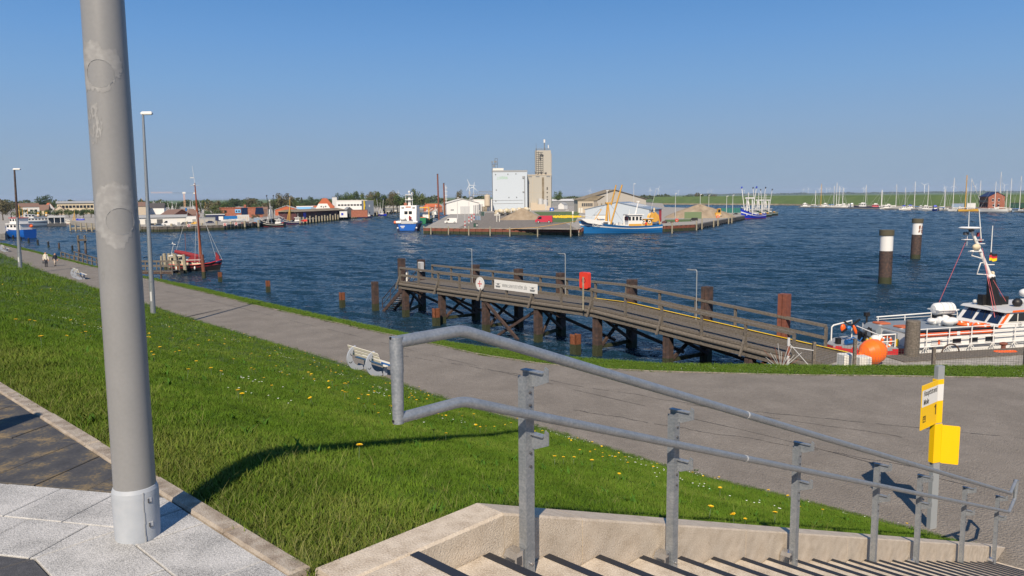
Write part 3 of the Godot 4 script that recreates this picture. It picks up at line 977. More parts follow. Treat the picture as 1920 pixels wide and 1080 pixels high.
func build_grass():
	var r = RandomNumberGenerator.new()
	r.seed = 5150
	var nf = FastNoiseLite.new()
	nf.frequency = 0.35
	nf.seed = 3
	var nf2 = FastNoiseLite.new()
	nf2.frequency = 1.6
	nf2.seed = 8
	var lists = [[], [], []]
	# [u from, u to, tufts per m2, scale]
	for z in [[2.88, 8.5, 1250, 1.0], [8.5, 15, 720, 1.1], [15, 26, 270, 1.35], [26, 45, 110, 1.8], [45, 90, 30, 2.8], [90, 150, 8, 4.0]]:
		var wv = 0.0
		for k in 8: wv += (lut(T_NEAR, lerpf(z[0], z[1], k / 7.0)) - 1.72) / 8.0
		var n = int((z[1] - z[0]) * wv * z[2])
		for i in n:
			var u = r.randf_range(z[0], z[1])
			var v = r.randf_range(1.73, lut(T_NEAR, u) + 0.06)
			var y = bank(u, v)
			var P = uv(u, v, y - 0.006)
			var d = (P - EYE)
			if d.dot(cF) < 0.5 or absf(d.dot(cR)) > d.dot(cF) * 0.80 + 0.5: continue
			# far down the slope fewer, larger tufts will do
			var dist = d.length()
			if dist > 9.0 and r.randf() > pow(9.0 / dist, 0.8): continue
			var g = nf.get_noise_2d(u, v)
			var g2 = nf2.get_noise_2d(u, v)
			var edge = smoothstep(1.2, 0.0, v - 1.72)      # unmown fringe by the kerb
			var dry = clampf(edge * 0.42 + g * 0.45 + r.randfn() * 0.22, 0, 1)
			var s: float = z[3] * (0.55 + 0.5 * r.randf() * r.randf()) * (1.12 + 0.25 * g + 0.2 * g2 + 0.6 * edge + r.randf() * 0.4) * (1.0 + 0.012 * dist)
			var c = Color(.050, .108, .008).lerp(Color(.098, .168, .014), r.randf()).lerp(Color(.22, .19, .06), dry * 0.6)
			c = c * (0.80 + 0.40 * r.randf() + 0.30 * g2 + 0.25 * g)
			var bs = Basis(Vector3.UP, r.randf() * TAU).scaled(Vector3(s * 1.1, s * r.randf_range(0.75, 1.2), s * 1.1))
			lists[r.randi() % 3].append([Transform3D(bs, P), c])
	for i in 3: scatter("bank_grass", tuft(40 + i, 14, 0.037, 0.042, 0.0012), M.blade, lists[i], "lush green grass covering the dike slope beside the path", "grass")
	# long pale blades that stick out of the sward, most by the kerb and the wall
	var lb = []
	for i in 4200:
		var u = 2.9 + 12.0 * pow(r.randf(), 1.6)
		var v = 1.74 + 7.5 * pow(r.randf(), 2.2)
		if nf2.get_noise_2d(u * 0.5 + 9, v * 0.5) < -0.05 and v > 2.4: continue
		var c = Color(.10, .155, .03).lerp(Color(.27, .25, .10), r.randf())
		lb.append([Transform3D(Basis(Vector3.UP, r.randf() * TAU).scaled(Vector3.ONE * r.randf_range(0.6, 1.25)), uv(u, v, bank(u, v) - 0.005)), c])
	scatter("long_grass", tuft(71, 3, 0.10, 0.03, 0.0010), M.blade, lb, "long pale grass blades standing out of the dike lawn", "grass")
	var vl = []
	for z in [[-12, 12, 300], [12, 30, 260], [30, 60, 90], [60, 150, 20]]:
		var n = int((z[1] - z[0]) * 3.0 * z[2])
		for i in n:
			var u = r.randf_range(z[0], z[1])
			var a = lut(T_FAR, u)
			var v = a + r.randf() * (lut(T_OUT, u) - a + 1.3) - (0.12 * r.randf())
			var P = uv(u, v, verge(u, maxf(v, a)) - 0.01)
			var s = 0.95 + r.randf() * 0.9 + (0.5 if u > 30 else 0.0)
			var c = Color(.075, .145, .012).lerp(Color(.15, .20, .035), r.randf() * r.randf())
			vl.append([Transform3D(Basis(Vector3.UP, r.randf() * TAU).scaled(Vector3(s * 1.3, s * 0.85, s * 1.3)), P), c * (0.85 + 0.3 * r.randf())])
	scatter("verge_grass", tuft(50, 10, 0.062, 0.05, 0.0026), M.blade, vl, "strip of green grass between path and harbour water", "grass")
	# broad-leaved weeds on the bank
	var wd = []
	for i in 900:
		var u = r.randf_range(2.9, 18)
		var v = r.randf_range(1.75, 15)
		if nf2.get_noise_2d(u * 0.7, v * 0.7) < 0.08: continue
		var c = Color(.05, .12, .015) * (0.8 + 0.5 * r.randf())
		var s = r.randf_range(0.6, 1.2)
		wd.append([Transform3D(Basis(Vector3.UP, r.randf() * TAU).scaled(Vector3.ONE * s), uv(u, v, bank(u, v) + 0.01)), c])
	scatter("bank_weeds", tuft(61, 8, 0.07, 0.05, 0.010), M.blade, wd, "flat broad leaves of weeds among the dike grass", "weeds")
	# daisies: nobody counts them
	var ds = []
	var cl = []
	for i in 58: cl.append(Vector2(3.0 + 34.0 * r.randf(), 16.0 - 11.5 * pow(r.randf(), 1.4)))
	for i in 26: cl.append(Vector2(r.randf_range(-4, 16), -1))
	for q in cl:
		for k in r.randi_range(2, 13):
			var u: float = q.x + r.randfn() * 0.30
			var v: float = q.y + r.randfn() * 0.22
			var y = 0.0
			if q.y < 0:
				v = lerpf(lut(T_FAR, u), lut(T_OUT, u), r.randf())
				y = verge(u, v)
			else:
				if u < 2.9 or v < 1.8 or v > lut(T_NEAR, u): continue
				y = bank(u, v)
			var s = r.randf_range(0.8, 1.3)
			ds.append([Transform3D(Basis(Vector3.UP, r.randf() * TAU).scaled(Vector3.ONE * s), uv(u, v, y + 0.055 + 0.02 * r.randf())), Color(.80, .80, .76)])
	var db = mb()
	for k in 9:
		var a = TAU * k / 9
		var d = Vector3(cos(a), 0.25, sin(a))
		var w = Vector3(-sin(a), 0, cos(a)) * 0.0034
		db.quad(d * 0.002 - w * 0.5, d * 0.002 + w * 0.5, d * 0.0105 + w, d * 0.0105 - w, Vector3.UP)
	scatter("daisies", db.mesh(), M.blade, ds, "tiny white daisies dotted in clusters over the grass", "daisies")
	# dandelions, each a plant of its own
	var hd = mb()
	for k in 26:
		var a = k * 2.399
		var rr = 0.019 * sqrt((k + 1) / 26.0)
		var d = Vector3(cos(a) * rr, 0.006 - rr * 0.22, sin(a) * rr)
		var w = Vector3(-sin(a), 0, cos(a)) * 0.0042
		hd.quad(Vector3(0, -0.003, 0) - w * 0.4, Vector3(0, -0.003, 0) + w * 0.4, d + w, d - w, Vector3.UP)
	var head = hd.mesh()
	var stem = mb().cyl(Vector3(0, 0, 0), Vector3(0, 0.088, 0), 0.0022, 0.0018, 5).mesh()
	var proto = thing("dandelion", "yellow dandelion flower on a thin stem in the dike grass", "dandelion", Transform3D.IDENTITY, "dandelions on the dike grass")
	var hn = obj("flower_head", head, M.yellow, proto)
	hn.position.y = 0.09
	obj("stem", stem, M.olive, proto)
	var spots = [[447, 750], [455, 757], [673, 863], [331, 667], [337, 666], [301, 662], [397, 704], [413, 707], [411, 704], [351, 709], [354, 661], [368, 630], [280, 632], [277, 634], [266, 628], [1329, 974], [1293, 874], [1341, 903], [1439, 929], [1592, 946], [1377, 985], [1397, 987], [1452, 983], [1775, 1003], [1040, 872], [1056, 869], [1075, 871], [1087, 852], [1130, 855], [1143, 861], [815, 824], [737, 768], [770, 746], [777, 751], [781, 758], [800, 754], [829, 785], [834, 787], [736, 774], [712, 783], [892, 807], [900, 812], [912, 806], [925, 805], [1029, 793], [1007, 796], [950, 800], [678, 750], [690, 752], [730, 751], [620, 735], [623, 700], [582, 690], [600, 681], [612, 693], [619, 703], [630, 705], [633, 688], [667, 706], [670, 710], [674, 712], [578, 707], [583, 711], [602, 711], [120, 640], [153, 632], [161, 634], [175, 638], [57, 612], [61, 614], [103, 575], [160, 605], [200, 668], [255, 650], [286, 668], [290, 676], [30, 612], [78, 650], [420, 650], [437, 680], [470, 668], [510, 672], [540, 690], [560, 650], [496, 640], [525, 655], [850, 768], [868, 790], [700, 740], [655, 728], [640, 742], [1224, 884], [1172, 870], [1110, 880], [1160, 900], [1350, 930], [1480, 940], [1700, 990], [1500, 960], [1540, 968]]
	var first = true
	for k in 290:
		var P: Vector3
		if k < spots.size():
			P = dike_hit(spots[k][0], spots[k][1] + 3)
			var uu = P.dot(AU)
			var vv = P.dot(AV)
			if vv > lut(T_NEAR, uu) or vv < 1.8 or uu < 2.9: continue
		else:
			var u = 7.0 + 36.0 * pow(r.randf(), 1.3)
			var v = r.randf_range(5, lut(T_NEAR, u) - 0.2)
			P = uv(u, v, bank(u, v))
		var o: Node3D = proto if first else copy(proto)
		first = false
		var s = r.randf_range(1.0, 1.7)
		o.transform = Transform3D(Basis(Vector3.UP, r.randf() * TAU).scaled(Vector3.ONE * s), P)
		o.rotate_object_local(Vector3.RIGHT, r.randfn() * 0.2)
# ---------------------------------------------------------------- benches, street lamps, signpost
func build_path_things():
	# white slatted bench on two crescent-shaped cheeks with smiling cut-outs
	var bench = thing("bench", "white slatted bench with blue seat boards on grey moon-shaped supports", "bench")
	var L = 2.15
	for x in [-0.68, 0.68]:
		var cheek = PackedVector2Array()
		for k in 25:       # outer arc, back of the moon
			var t = lerpf(deg_to_rad(104), deg_to_rad(292), k / 24.0)
			cheek.append(Vector2(cos(t) * 0.46, 0.47 + sin(t) * 0.47))
		for k in 25:
			var t = lerpf(deg_to_rad(276), deg_to_rad(124), k / 24.0)
			cheek.append(Vector2(0.105 + cos(t) * 0.37, 0.545 + sin(t) * 0.385))
		var ck = obj("support", mb().prism(cheek, x - 0.035, x + 0.035, Transform3D(Basis(Vector3(0, 0, 1), Vector3.UP, Vector3(1, 0, 0)), Vector3.ZERO)), M.bench_grey, bench)
		for s in [-0.037, 0.037]:      # dark smile and eye
			var sm = mb()
			var pts = []
			for k in 7: pts.append(Vector3(x + s, 0.36 + 0.05 * sin(PI * k / 6.0) * -1.0 + 0.02 * k / 6.0, -0.40 + 0.13 * k / 6.0))
			sm.tube(pts, 0.011, 5)
			sm.tube([Vector3(x + s, 0.66, -0.33), Vector3(x + s, 0.60, -0.31), Vector3(x + s, 0.58, -0.27)], 0.012, 5)
			obj("cut_out", sm, M.black, ck)
		obj("foot", mb().box(Vector3(x, 0.20, 0.30), Vector3(0.07, 0.40, 0.12)), M.bench_grey, bench)
	for k in 3:
		obj("seat_slat", mb().cbox(Vector3(0, 0.43 - 0.010 * k, 0.40 - 0.135 * k), Vector3(L, 0.035, 0.12), 0.006), M.bench if k != 1 else M.tealblue, bench)
	for k in 3:
		obj("back_slat", mb().cbox(Vector3(0, 0.60 + 0.130 * k, -0.10 - 0.045 * k), Vector3(L, 0.030, 0.096), 0.006, Basis(Vector3.RIGHT, deg_to_rad(70))), M.bench, bench)
	var spots = [[677, 699], [139, 524], [3, 472]]
	var lab = ["white slatted bench with blue seat boards beside dandelions at the path edge", "smaller-looking white bench on the path near the two walkers", "white bench end far along the path beyond the bare lamp post"]
	for i in 3:
		var P = dike_hit(spots[i][0], spots[i][1])
		var o: Node3D = bench if i == 0 else copy(bench)
		var u = P.dot(AU)
		var d = uv(u + 1, lut(T_NEAR, u + 1), 0) - uv(u - 1, lut(T_NEAR, u - 1), 0)
		o.transform = Transform3D(Basis(Vector3.UP, atan2(-d.z, d.x)), Vector3(P.x, hp(u), P.z) + AV * [0.30, 0.35, 0.35][i])
		o.set_meta("label", lab[i])
		o.set_meta("group", "benches along the path")
	# slim street lamps
	var lamps = [[287, 588, 268, 214, 20, "slim galvanised street lamp with flat white head near the red-masted boat"], [38, 503, 27, 318, 12, "slim street lamp with brown upper pole beside the two walkers"]]
	for i in 2:
		var q: Array = lamps[i]
		var P = dike_hit(q[0], q[1])
		var z = dep(P)
		var T = on_plane(q[2], q[3], P.z)
		var lp = thing("street_lamp", q[5], "street lamp", Transform3D(Basis.IDENTITY, P), "street lamps along the path")
		var t = T - P
		var m = z / FOC
		var w: float = [5.0, 3.6][i] * m
		obj("base_tube", mb().cyl(Vector3(0, -0.2, 0), t * 0.17, w * 0.98, w * 0.95, 14), M.galv, lp)
		obj("door", mb().box(t * 0.09 + Vector3(0, 0, w * 0.95), Vector3(w * 0.7, 0.45, 0.01)), M.lightgrey, lp)
		obj("collar", mb().cyl(t * 0.165, t * 0.172, w * 1.06, w * 1.0, 14), M.galv, lp)
		if i == 0:
			obj("upper_tube", mb().cyl(t * 0.17, t, w * 0.86, w * 0.40, 12), M.galv, lp)
		else:
			obj("upper_tube", mb().cyl(t * 0.17, t * 0.52, w * 0.86, w * 0.62, 12), M.galv, lp)
			obj("upper_tube", mb().cyl(t * 0.52, t, w * 0.62, w * 0.40, 12), M.steel, lp)
		var hl: float = [20.0, 13.0][i] * m
		var hb = mb()
		hb.cbox(t + Vector3(hl * 0.36, 0.05, 0), Vector3(hl, 0.13, hl * 0.32), 0.05)
		obj("lamp_head", hb, M.white, lp)
		obj("lens", mb().box(t + Vector3(hl * 0.42, -0.025, 0), Vector3(hl * 0.7, 0.03, hl * 0.24)), M.lightgrey, lp)
	# signpost with yellow panels at the foot of the stairs
	var P = dike_hit(1748, 990)
	var z = dep(P)
	var T = on_plane(1760, 686, P.z)
	var hgt = T.y - P.y
	var lean = (T - P)
	var sp = thing("signpost", "grey square signpost with two angled yellow panels reading Hauptstrand Mole", "signpost", Transform3D(Basis.IDENTITY, P))
	var yw = deg_to_rad(20)
	var bs = Basis(Vector3.UP, yw)
	var ax = lean.normalized()
	var at = func(y): return ax * (y / ax.y)
	var w = 0.155
	var pt = func(x, y, zz): return at.call(y) + bs * Vector3(x, 0, zz)
	var px = func(y): return (990.0 - y) / (990.0 - 686.0) * hgt
	var fr = Basis(bs.x, ax, bs.x.cross(ax)).orthonormalized()
	obj("post", mb().box(at.call(hgt * 0.5 - 0.1), Vector3(w, hgt + 0.2, w * 0.55), fr), M.sign_pole, sp)
	# sleeve of the upper sign round the post, with the white name band
	var y0: float = px.call(790)
	var y1: float = px.call(710)
	var yb0: float = px.call(749)
	var yb1: float = px.call(719)
	obj("upper_sleeve", mb().box(at.call((y0 + y1) * 0.5), Vector3(w + 0.012, y1 - y0, w * 0.55 + 0.012), fr), M.sign_yellow, sp)
	obj("name_band", mb().box(at.call((yb0 + yb1) * 0.5), Vector3(w + 0.016, yb1 - yb0, w * 0.55 + 0.016), fr), M.white, sp)
	# the wing turns back to the left; its face looks along the path
	var wing = Basis(Vector3.UP, deg_to_rad(40))
	var wx = wing.x
	var wn = wing.z
	var wl = 0.66
	var hinge: Vector3 = bs * Vector3(-w * 0.45, 0, 0.05)
	var wc = func(f, y): return at.call(y) + hinge - wx * (wl * f)
	obj("upper_panel", mb().box(wc.call(0.5, (y0 + y1) * 0.5), Vector3(wl, y1 - y0, 0.02), Basis(wx, Vector3.UP, wn)), M.sign_yellow, sp)
	obj("name_panel", mb().box(wc.call(0.5, (yb0 + yb1) * 0.5) + wn * 0.0105, Vector3(wl, yb1 - yb0, 0.003), Basis(wx, Vector3.UP, wn)), M.white, sp)
	var hb: float = yb1 - yb0
	lettering("Hauptstrand", hb * 0.30, wc.call(0.90, yb1 - hb * 0.46) + wn * 0.0135, wx, wn, M.ink, sp, 0.55)
	lettering("Mole", hb * 0.30, wc.call(0.90, yb1 - hb * 0.88) + wn * 0.0135, wx, wn, M.ink, sp, 0.21)
	lettering("1", hb * 0.62, wc.call(0.20, y0 + hb * 0.62) + wn * 0.0125, wx, wn, M.ink, sp, 0.07)
	var ic = mb()      # round pictogram
	var icc: Vector3 = wc.call(0.83, y0 + hb * 0.62) + wn * 0.012
	for k in 12:
		var t = TAU * k / 12
		ic.box(icc + wx * cos(t) * 0.052 + Vector3.UP * sin(t) * 0.052, Vector3(0.030, 0.010, 0.004), Basis(wx, Vector3.UP, wn) * Basis(Vector3.BACK, t + PI / 2))
	ic.box(icc, Vector3(0.05, 0.010, 0.004), Basis(wx, Vector3.UP, wn)).box(icc + Vector3.UP * 0.02, Vector3(0.012, 0.06, 0.004), Basis(wx, Vector3.UP, wn))
	for k in 4: ic.box(icc + wx * 0.064 * cos(PI / 4 + k * PI / 2) + Vector3.UP * 0.064 * sin(PI / 4 + k * PI / 2), Vector3(0.03, 0.012, 0.004), Basis(wx, Vector3.UP, wn) * Basis(Vector3.BACK, PI / 4 + k * PI / 2))
	obj("pictogram", ic, M.ink, sp)
	var l0: float = px.call(864)
	var l1: float = px.call(792)
	obj("lower_sleeve", mb().box(at.call((l0 + l1) * 0.5) + bs * Vector3(-0.01, 0, 0), Vector3(w + 0.03, l1 - l0, w * 0.55 + 0.022), fr), M.sign_yellow, sp)
	var w2 = Basis(Vector3.UP, deg_to_rad(-23))
	var lw = 0.29
	obj("lower_panel", mb().prism(rounded(lw, l1 - l0 - 0.01, 0.02), -0.01, 0.01, Transform3D(w2, at.call((l0 + l1) * 0.5 - 0.02) + bs * Vector3(w * 0.5, 0, 0.05) + w2.x * lw * 0.5)), M.sign_yellow, sp)
func rounded(w: float, h: float, r: float) -> PackedVector2Array:
	var p = PackedVector2Array()
	for q in [[1, 1, 0], [-1, 1, 1], [-1, -1, 2], [1, -1, 3]]:
		for k in 4:
			var t: float = q[2] * PI / 2 + PI / 2 * k / 3.0
			p.append(Vector2(q[0] * (w / 2 - r) + cos(t) * r, q[1] * (h / 2 - r) + sin(t) * r))
	return p
func lettering(s: String, h: float, P: Vector3, x: Vector3, n: Vector3, m: Material, parent: Node, width := 0.0, called := "lettering", f := "Droid Sans") -> MeshInstance3D:
	var t = TextMesh.new()
	t.text = s
	var sf = SystemFont.new()
	sf.font_names = PackedStringArray([f])
	t.font = sf
	t.font_size = 64
	t.pixel_size = h / 46.0
	t.depth = 0.004
	t.curve_step = 4
	t.horizontal_alignment = HORIZONTAL_ALIGNMENT_LEFT
	t.vertical_alignment = VERTICAL_ALIGNMENT_BOTTOM
	var o = MeshInstance3D.new()
	o.mesh = t
	o.material_override = m
	o.name = called
	parent.add_child(o, true)
	var sx = 1.0
	if width > 0.0:
		var aw = t.get_aabb().size.x
		if aw > 0.001: sx = width / aw
	var lo = t.get_aabb().position
	o.transform = Transform3D(Basis(x * sx, n.cross(x), n), P - x * lo.x * sx - n.cross(x) * lo.y)
	return o
# ---------------------------------------------------------------- timber jetty: s along it (towards the quay), n across it (away from the shore)
var JD = Vector3(0.663, 0, 0.749).normalized()
var JN = Vector3(0.749, 0, -0.663).normalized()
func J(s: float, n: float, y: float) -> Vector3:
	return JD * s + JN * n + Vector3(0, y, 0)
func yd(s: float) -> float:
	return 2.62 if s < -29.0 else 2.62 - (s + 29.0) * 0.0823
func steel_pile(parent: Node, s: float, n: float, top: float, w: float, m: Material, alg := 0.55):
	var jb = Basis(JD, Vector3.UP, JD.cross(Vector3.UP))
	var p = mb()
	var g = w * 0.46
	for k in [-1, 1]:
		p.box(J(s + k * w * 0.27, n, (top + alg) * 0.5), Vector3(g, top - alg, w), jb)
	p.box(J(s, n, (top + alg) * 0.5 - 0.02), Vector3(w * 0.2, top - alg - 0.04, w * 0.72), jb)
	var o = obj("pile", p, m, parent)
	var q = mb()
	for k in [-1, 1]: q.box(J(s + k * w * 0.27, n, alg * 0.5 - 0.9), Vector3(g * 1.03, alg + 1.8, w * 1.03), jb)
	q.box(J(s, n, alg * 0.5 - 0.9), Vector3(w * 0.2, alg + 1.78, w * 0.74), jb)
	obj("algae_band", q, M.algae, o)
func build_jetty():
	var r = RandomNumberGenerator.new()
	r.seed = 31
	var jt = thing("jetty", "long weathered timber jetty on rusty steel piles with plank deck", "jetty")
	var jb = Basis(JD, Vector3.UP, JD.cross(Vector3.UP))
	var S = [-48.6, -43.95, -39.05, -34.0, -29.1, -24.15, -19.35]
	var FS = [-50.6, -43.7, -39.0, -34.9, -29.0, -23.8, -19.3]
	for i in S.size():
		var y = yd(S[i])
		steel_pile(jt, S[i], 32.22, y - 0.36, 0.40, M.steel)
		steel_pile(jt, FS[i], 35.12, 4.08, 0.46, M.steel if i < 6 else M.red_steel)
		obj("cap_beam", mb().beam(J(S[i], 31.95, y - 0.26), J(lerpf(S[i], FS[i], 0.6), 35.0, y - 0.26), 0.26, 0.22), M.wood, jt)
		var b = mb()
		b.beam(J(S[i] + 0.15, 32.3, y - 0.42), J(FS[i] + 0.2, 35.0, 0.45), 0.13, 0.16)
		obj("brace", b, M.steel, jt)
		obj("brace", mb().beam(J(FS[i] - 0.15, 34.9, y - 0.42), J(S[i] + 0.1, 32.4, 0.45), 0.13, 0.16), M.steel, jt)
		obj("tie", mb().beam(J(S[i], 32.3, 0.42), J(FS[i], 35.0, 0.42), 0.14, 0.20), M.algae, jt)
		if i < S.size() - 1 and i != 2:
			obj("brace", mb().beam(J(S[i] + 0.2, 32.35, y - 0.45), J(lerpf(S[i], S[i + 1], 0.86), 34.6, 0.40), 0.13, 0.17), M.steel, jt)
	obj("brace", mb().beam(J(-38.85, 32.05, 2.1), J(-35.2, 31.9, -0.2), 0.13, 0.18), M.steel, jt)
	obj("brace", mb().beam(J(-34.2, 32.3, 2.0), J(-38.0, 32.3, -0.1), 0.13, 0.16), M.steel, jt)
	steel_pile(jt, -53.4, 35.1, 4.02, 0.46, M.steel)
	steel_pile(jt, -53.15, 32.35, 2.33, 0.42, M.steel)
	# deck planks, each its own
	var s = -49.1
	while s < -15.8:
		var y = yd(s + 0.11) - 0.03 + (r.randf() - 0.5) * 0.012
		obj("deck_plank", mb().box(J(s + 0.11, 33.55 + (r.randf() - 0.5) * 0.05, y), Vector3(0.206, 0.06, 3.0), Basis(JD, Vector3.UP, JD.cross(Vector3.UP))), M.wood, jt)
		s += 0.22
	# long edge timbers in lengths: kerb beam, fender log, lower beam
	for side in [[32.02, -1], [35.0, 1]]:
		for i in 7:
			var a: float = [-49.1, -43.95, -39.05, -34.0, -29.1, -24.15, -19.35][i]
			var b: float = [-43.95, -39.05, -34.0, -29.1, -24.15, -19.35, -15.8][i]
			var a2 = a + 0.015
			var n: float = side[0]
			obj("kerb_beam", mb().beam(J(a2, n + 0.06 * -side[1], yd(a2) + 0.06), J(b, n + 0.06 * -side[1], yd(b) + 0.06), 0.14, 0.13), M.wood, jt)
			obj("fender_log", mb().tube([J(a2, n + 0.08 * side[1], yd(a2) - 0.13), J((a + b) / 2, n + 0.085 * side[1], (yd(a2) + yd(b)) / 2 - 0.135), J(b, n + 0.08 * side[1], yd(b) - 0.13)], 0.12, 10), M.wood, jt)
			obj("edge_beam", mb().beam(J(a2, n + 0.02 * side[1], yd(a2) - 0.36), J(b, n + 0.02 * side[1], yd(b) - 0.36), 0.14, 0.20), M.wood, jt)
	# handrails
	for side in [[31.98, -1], [34.98, 1]]:
		var n: float = side[0]
		var ps = []
		var q = -48.9
		while q < -16.2:
			ps.append(q)
			q += 2.45
		for k in ps.size():
			var y = yd(ps[k])
			obj("rail_post", mb().beam(J(ps[k], n, y - 0.42), J(ps[k], n, y + 1.08), 0.13, 0.11, JD), M.wood, jt)
			if k % 2 == 0 and side[1] < 0:
				obj("rail_strut", mb().beam(J(ps[k] - 0.02, n - 0.42, y - 0.42), J(ps[k], n - 0.05, y + 0.48), 0.10, 0.09), M.wood, jt)
			if k < ps.size() - 1:
				var y2 = yd(ps[k + 1])
				obj("top_rail", mb().beam(J(ps[k] + 0.01, n - 0.02 * side[1], y + 1.12), J(ps[k + 1], n - 0.02 * side[1], y2 + 1.12), 0.20, 0.13), M.wood, jt)
				obj("mid_rail", mb().beam(J(ps[k] + 0.01, n - 0.08 * side[1], y + 0.56), J(ps[k + 1], n - 0.08 * side[1], y2 + 0.56), 0.05, 0.16), M.wood, jt)
	# yellow edge line along the outer kerb beam
	var yl = mb()
	for q in [[-38, -29.0], [-29.0, -15.9]]:
		yl.beam(J(q[0], 34.86, yd(q[0]) + 0.131), J(q[1], 34.86, yd(q[1]) + 0.131), 0.10, 0.012)
	obj("yellow_line", yl, M.yellow, jt)
	# flight of steps down to the water at the outer end
	var st = sub("landing_steps", jt)
	for n in [32.75, 33.75]:
		obj("stringer", mb().beam(J(-49.0, n, 2.50), J(-52.75, n, -0.15), 0.07, 0.26), M.steel, st)
		obj("hand_rail", mb().tube([J(-49.0, n, 3.55), J(-52.75, n, 0.9), J(-52.75, n, 0.2)], 0.032, 7), M.steel, st)
		obj("hand_rail", mb().tube([J(-49.0, n, 3.1), J(-52.75, n, 0.45)], 0.025, 7), M.steel, st)
		for k in 3: obj("baluster", mb().cyl(J(-49.0 - 1.25 * k, n, 2.5 - 0.88 * k), J(-49.0 - 1.25 * k, n, 3.55 - 0.88 * k), 0.028, 0.028, 7), M.steel, st)
	for k in 12:
		obj("tread", mb().box(J(-49.2 - 0.30 * k, 33.25, 2.42 - 0.212 * k), Vector3(0.27, 0.05, 1.0), jb), M.stairgrey if k < 9 else M.algae, st)
	obj("fender_pipe", mb().cyl(J(-50.8, 33.9, 1.2), J(-50.8, 33.9, 3.1), 0.11, 0.11, 10), M.offwhite, jt)
	# round emblem board
	var c = J(-39.18, 31.86, 3.30)
	var rd = thing("round_sign", "round white board with a red cross emblem hung on the jetty rail", "sign", Transform3D(Basis(JD, Vector3.UP, JD.cross(Vector3.UP)), c))
	obj("board", mb().lathe([Vector2(0, 0.02), Vector2(0.44, 0.02), Vector2(0.45, 0.0), Vector2(0.44, -0.02), Vector2(0, -0.02)], 32, Vector3.ZERO, Basis(Vector3.RIGHT, PI / 2)), M.white, rd)
	var em = mb()
	for a in 4:
		var bq = Basis(Vector3.BACK, a * PI / 2)
		em.prism(PackedVector2Array([Vector2(-0.02, 0.0), Vector2(0.02, 0.0), Vector2(0.035, 0.17), Vector2(0.055, 0.20), Vector2(-0.055, 0.20), Vector2(-0.035, 0.17)]), 0.0205, 0.028, Transform3D(bq, Vector3.ZERO))
	obj("cross", em, M.red, rd)
	obj("ring", ring_bars(0.40, 40, 0.012, 0.024), M.midgrey, rd)
	# banner
	var b0 = J(-37.68, 31.84, 0)
	var b1 = J(-33.63, 31.84, 0)
	var by = 3.40
	var bw = (b1 - b0).length()
	var bn = thing("banner", "white printed banner with web address tied along the jetty rail", "banner", Transform3D(jb, (b0 + b1) / 2 + Vector3(0, by, 0)))
	obj("cloth", mb().box(Vector3(0, 0, 0), Vector3(bw, 0.60, 0.02)), M.white, bn)
	lettering("www.seenotretter.de", 0.26, Vector3(-bw * 0.31, -0.13, 0.012), Vector3.RIGHT, Vector3.BACK, M.midgrey, bn, bw * 0.58)
	for x in [-bw * 0.41, bw * 0.39]:
		var bt = mb()
		bt.prism(PackedVector2Array([Vector2(-0.24, -0.02), Vector2(0.24, -0.02), Vector2(0.18, -0.14), Vector2(-0.2, -0.14)]), 0.0105, 0.016, Transform3D(Basis.IDENTITY, Vector3(x, -0.05, 0)))
		bt.box(Vector3(x + 0.02, 0.03, 0.013), Vector3(0.2, 0.10, 0.006)).tube([Vector3(x - 0.30, 0.10, 0.013), Vector3(x - 0.1, 0.03, 0.013), Vector3(x + 0.28, 0.09, 0.013)], 0.008, 4)
		obj("boat_print", bt, M.midgrey, bn)
	# red lifebuoy housing on a post
	var lb = thing("lifebuoy_box", "red lifebuoy housing with round opening on the jetty rail", "lifebuoy box", Transform3D(jb, J(-29.65, 31.78, 4.25)))
	var shell = rounded(0.66, 0.92, 0.10)
	obj("housing", mb().prism(shell, -0.12, 0.12), M.lifered, lb)
	obj("opening", ring_bars(0.13, 20, 0.05, 0.126), M.darkred, lb)
	obj("support_post", mb().box(Vector3(0, -0.75, 0.15), Vector3(0.07, 1.9, 0.06)), M.pale_wood, lb)
	# grey switch box on a far pile
	var gb = thing("switch_box", "grey switch box fixed to a jetty pile", "switch box", Transform3D(jb, J(-50.25, 34.85, 3.55)))
	obj("cabinet", mb().cbox(Vector3.ZERO, Vector3(0.42, 0.75, 0.28), 0.03), M.lightgrey, gb)
	obj("door", mb().box(Vector3(0, 0, 0.145), Vector3(0.34, 0.62, 0.012)), M.grey, gb)
	# three small lamps
	for q in [[-43.75, 883, 466, "above the round emblem board"], [-34.23, 1060, 475, "beside the red lifebuoy housing"], [-24.29, 1306, 505, "on the sloping end of the jetty"]]:
		var P = J(q[0], 34.85, yd(q[0]))
		var ht: float = at_depth(q[1], q[2], dep(P)).y - P.y
		var lp = thing("jetty_lamp", "thin grey jetty lamp " + q[3], "lamp", Transform3D(jb, P), "lamps on the jetty")
		obj("pole", mb().tube([Vector3(0, -0.3, 0), Vector3(0, ht - 0.1, 0), Vector3(-0.03, ht - 0.02, 0), Vector3(-0.12, ht, 0)], 0.026, 8), M.sign_pole, lp)
		obj("lamp_head", mb().cbox(Vector3(-0.36, ht - 0.01, 0), Vector3(0.50, 0.05, 0.13), 0.015), M.midgrey, lp)
func ring_bars(R: float, n: int, w: float, z: float) -> MB:
	var b = mb()
	for k in n:
		var t = TAU * k / n
		b.box(Vector3(cos(t) * R, sin(t) * R, z), Vector3(w, TAU * R / n * 1.02, 0.006), Basis(Vector3.BACK, t))
	return b
func ring(R: float, r: float, n := 20, k := 8) -> Array:
	var p = []
	for i in n + 1: p.append(Vector3(cos(TAU * i / n) * R, sin(TAU * i / n) * R, 0))
	return p

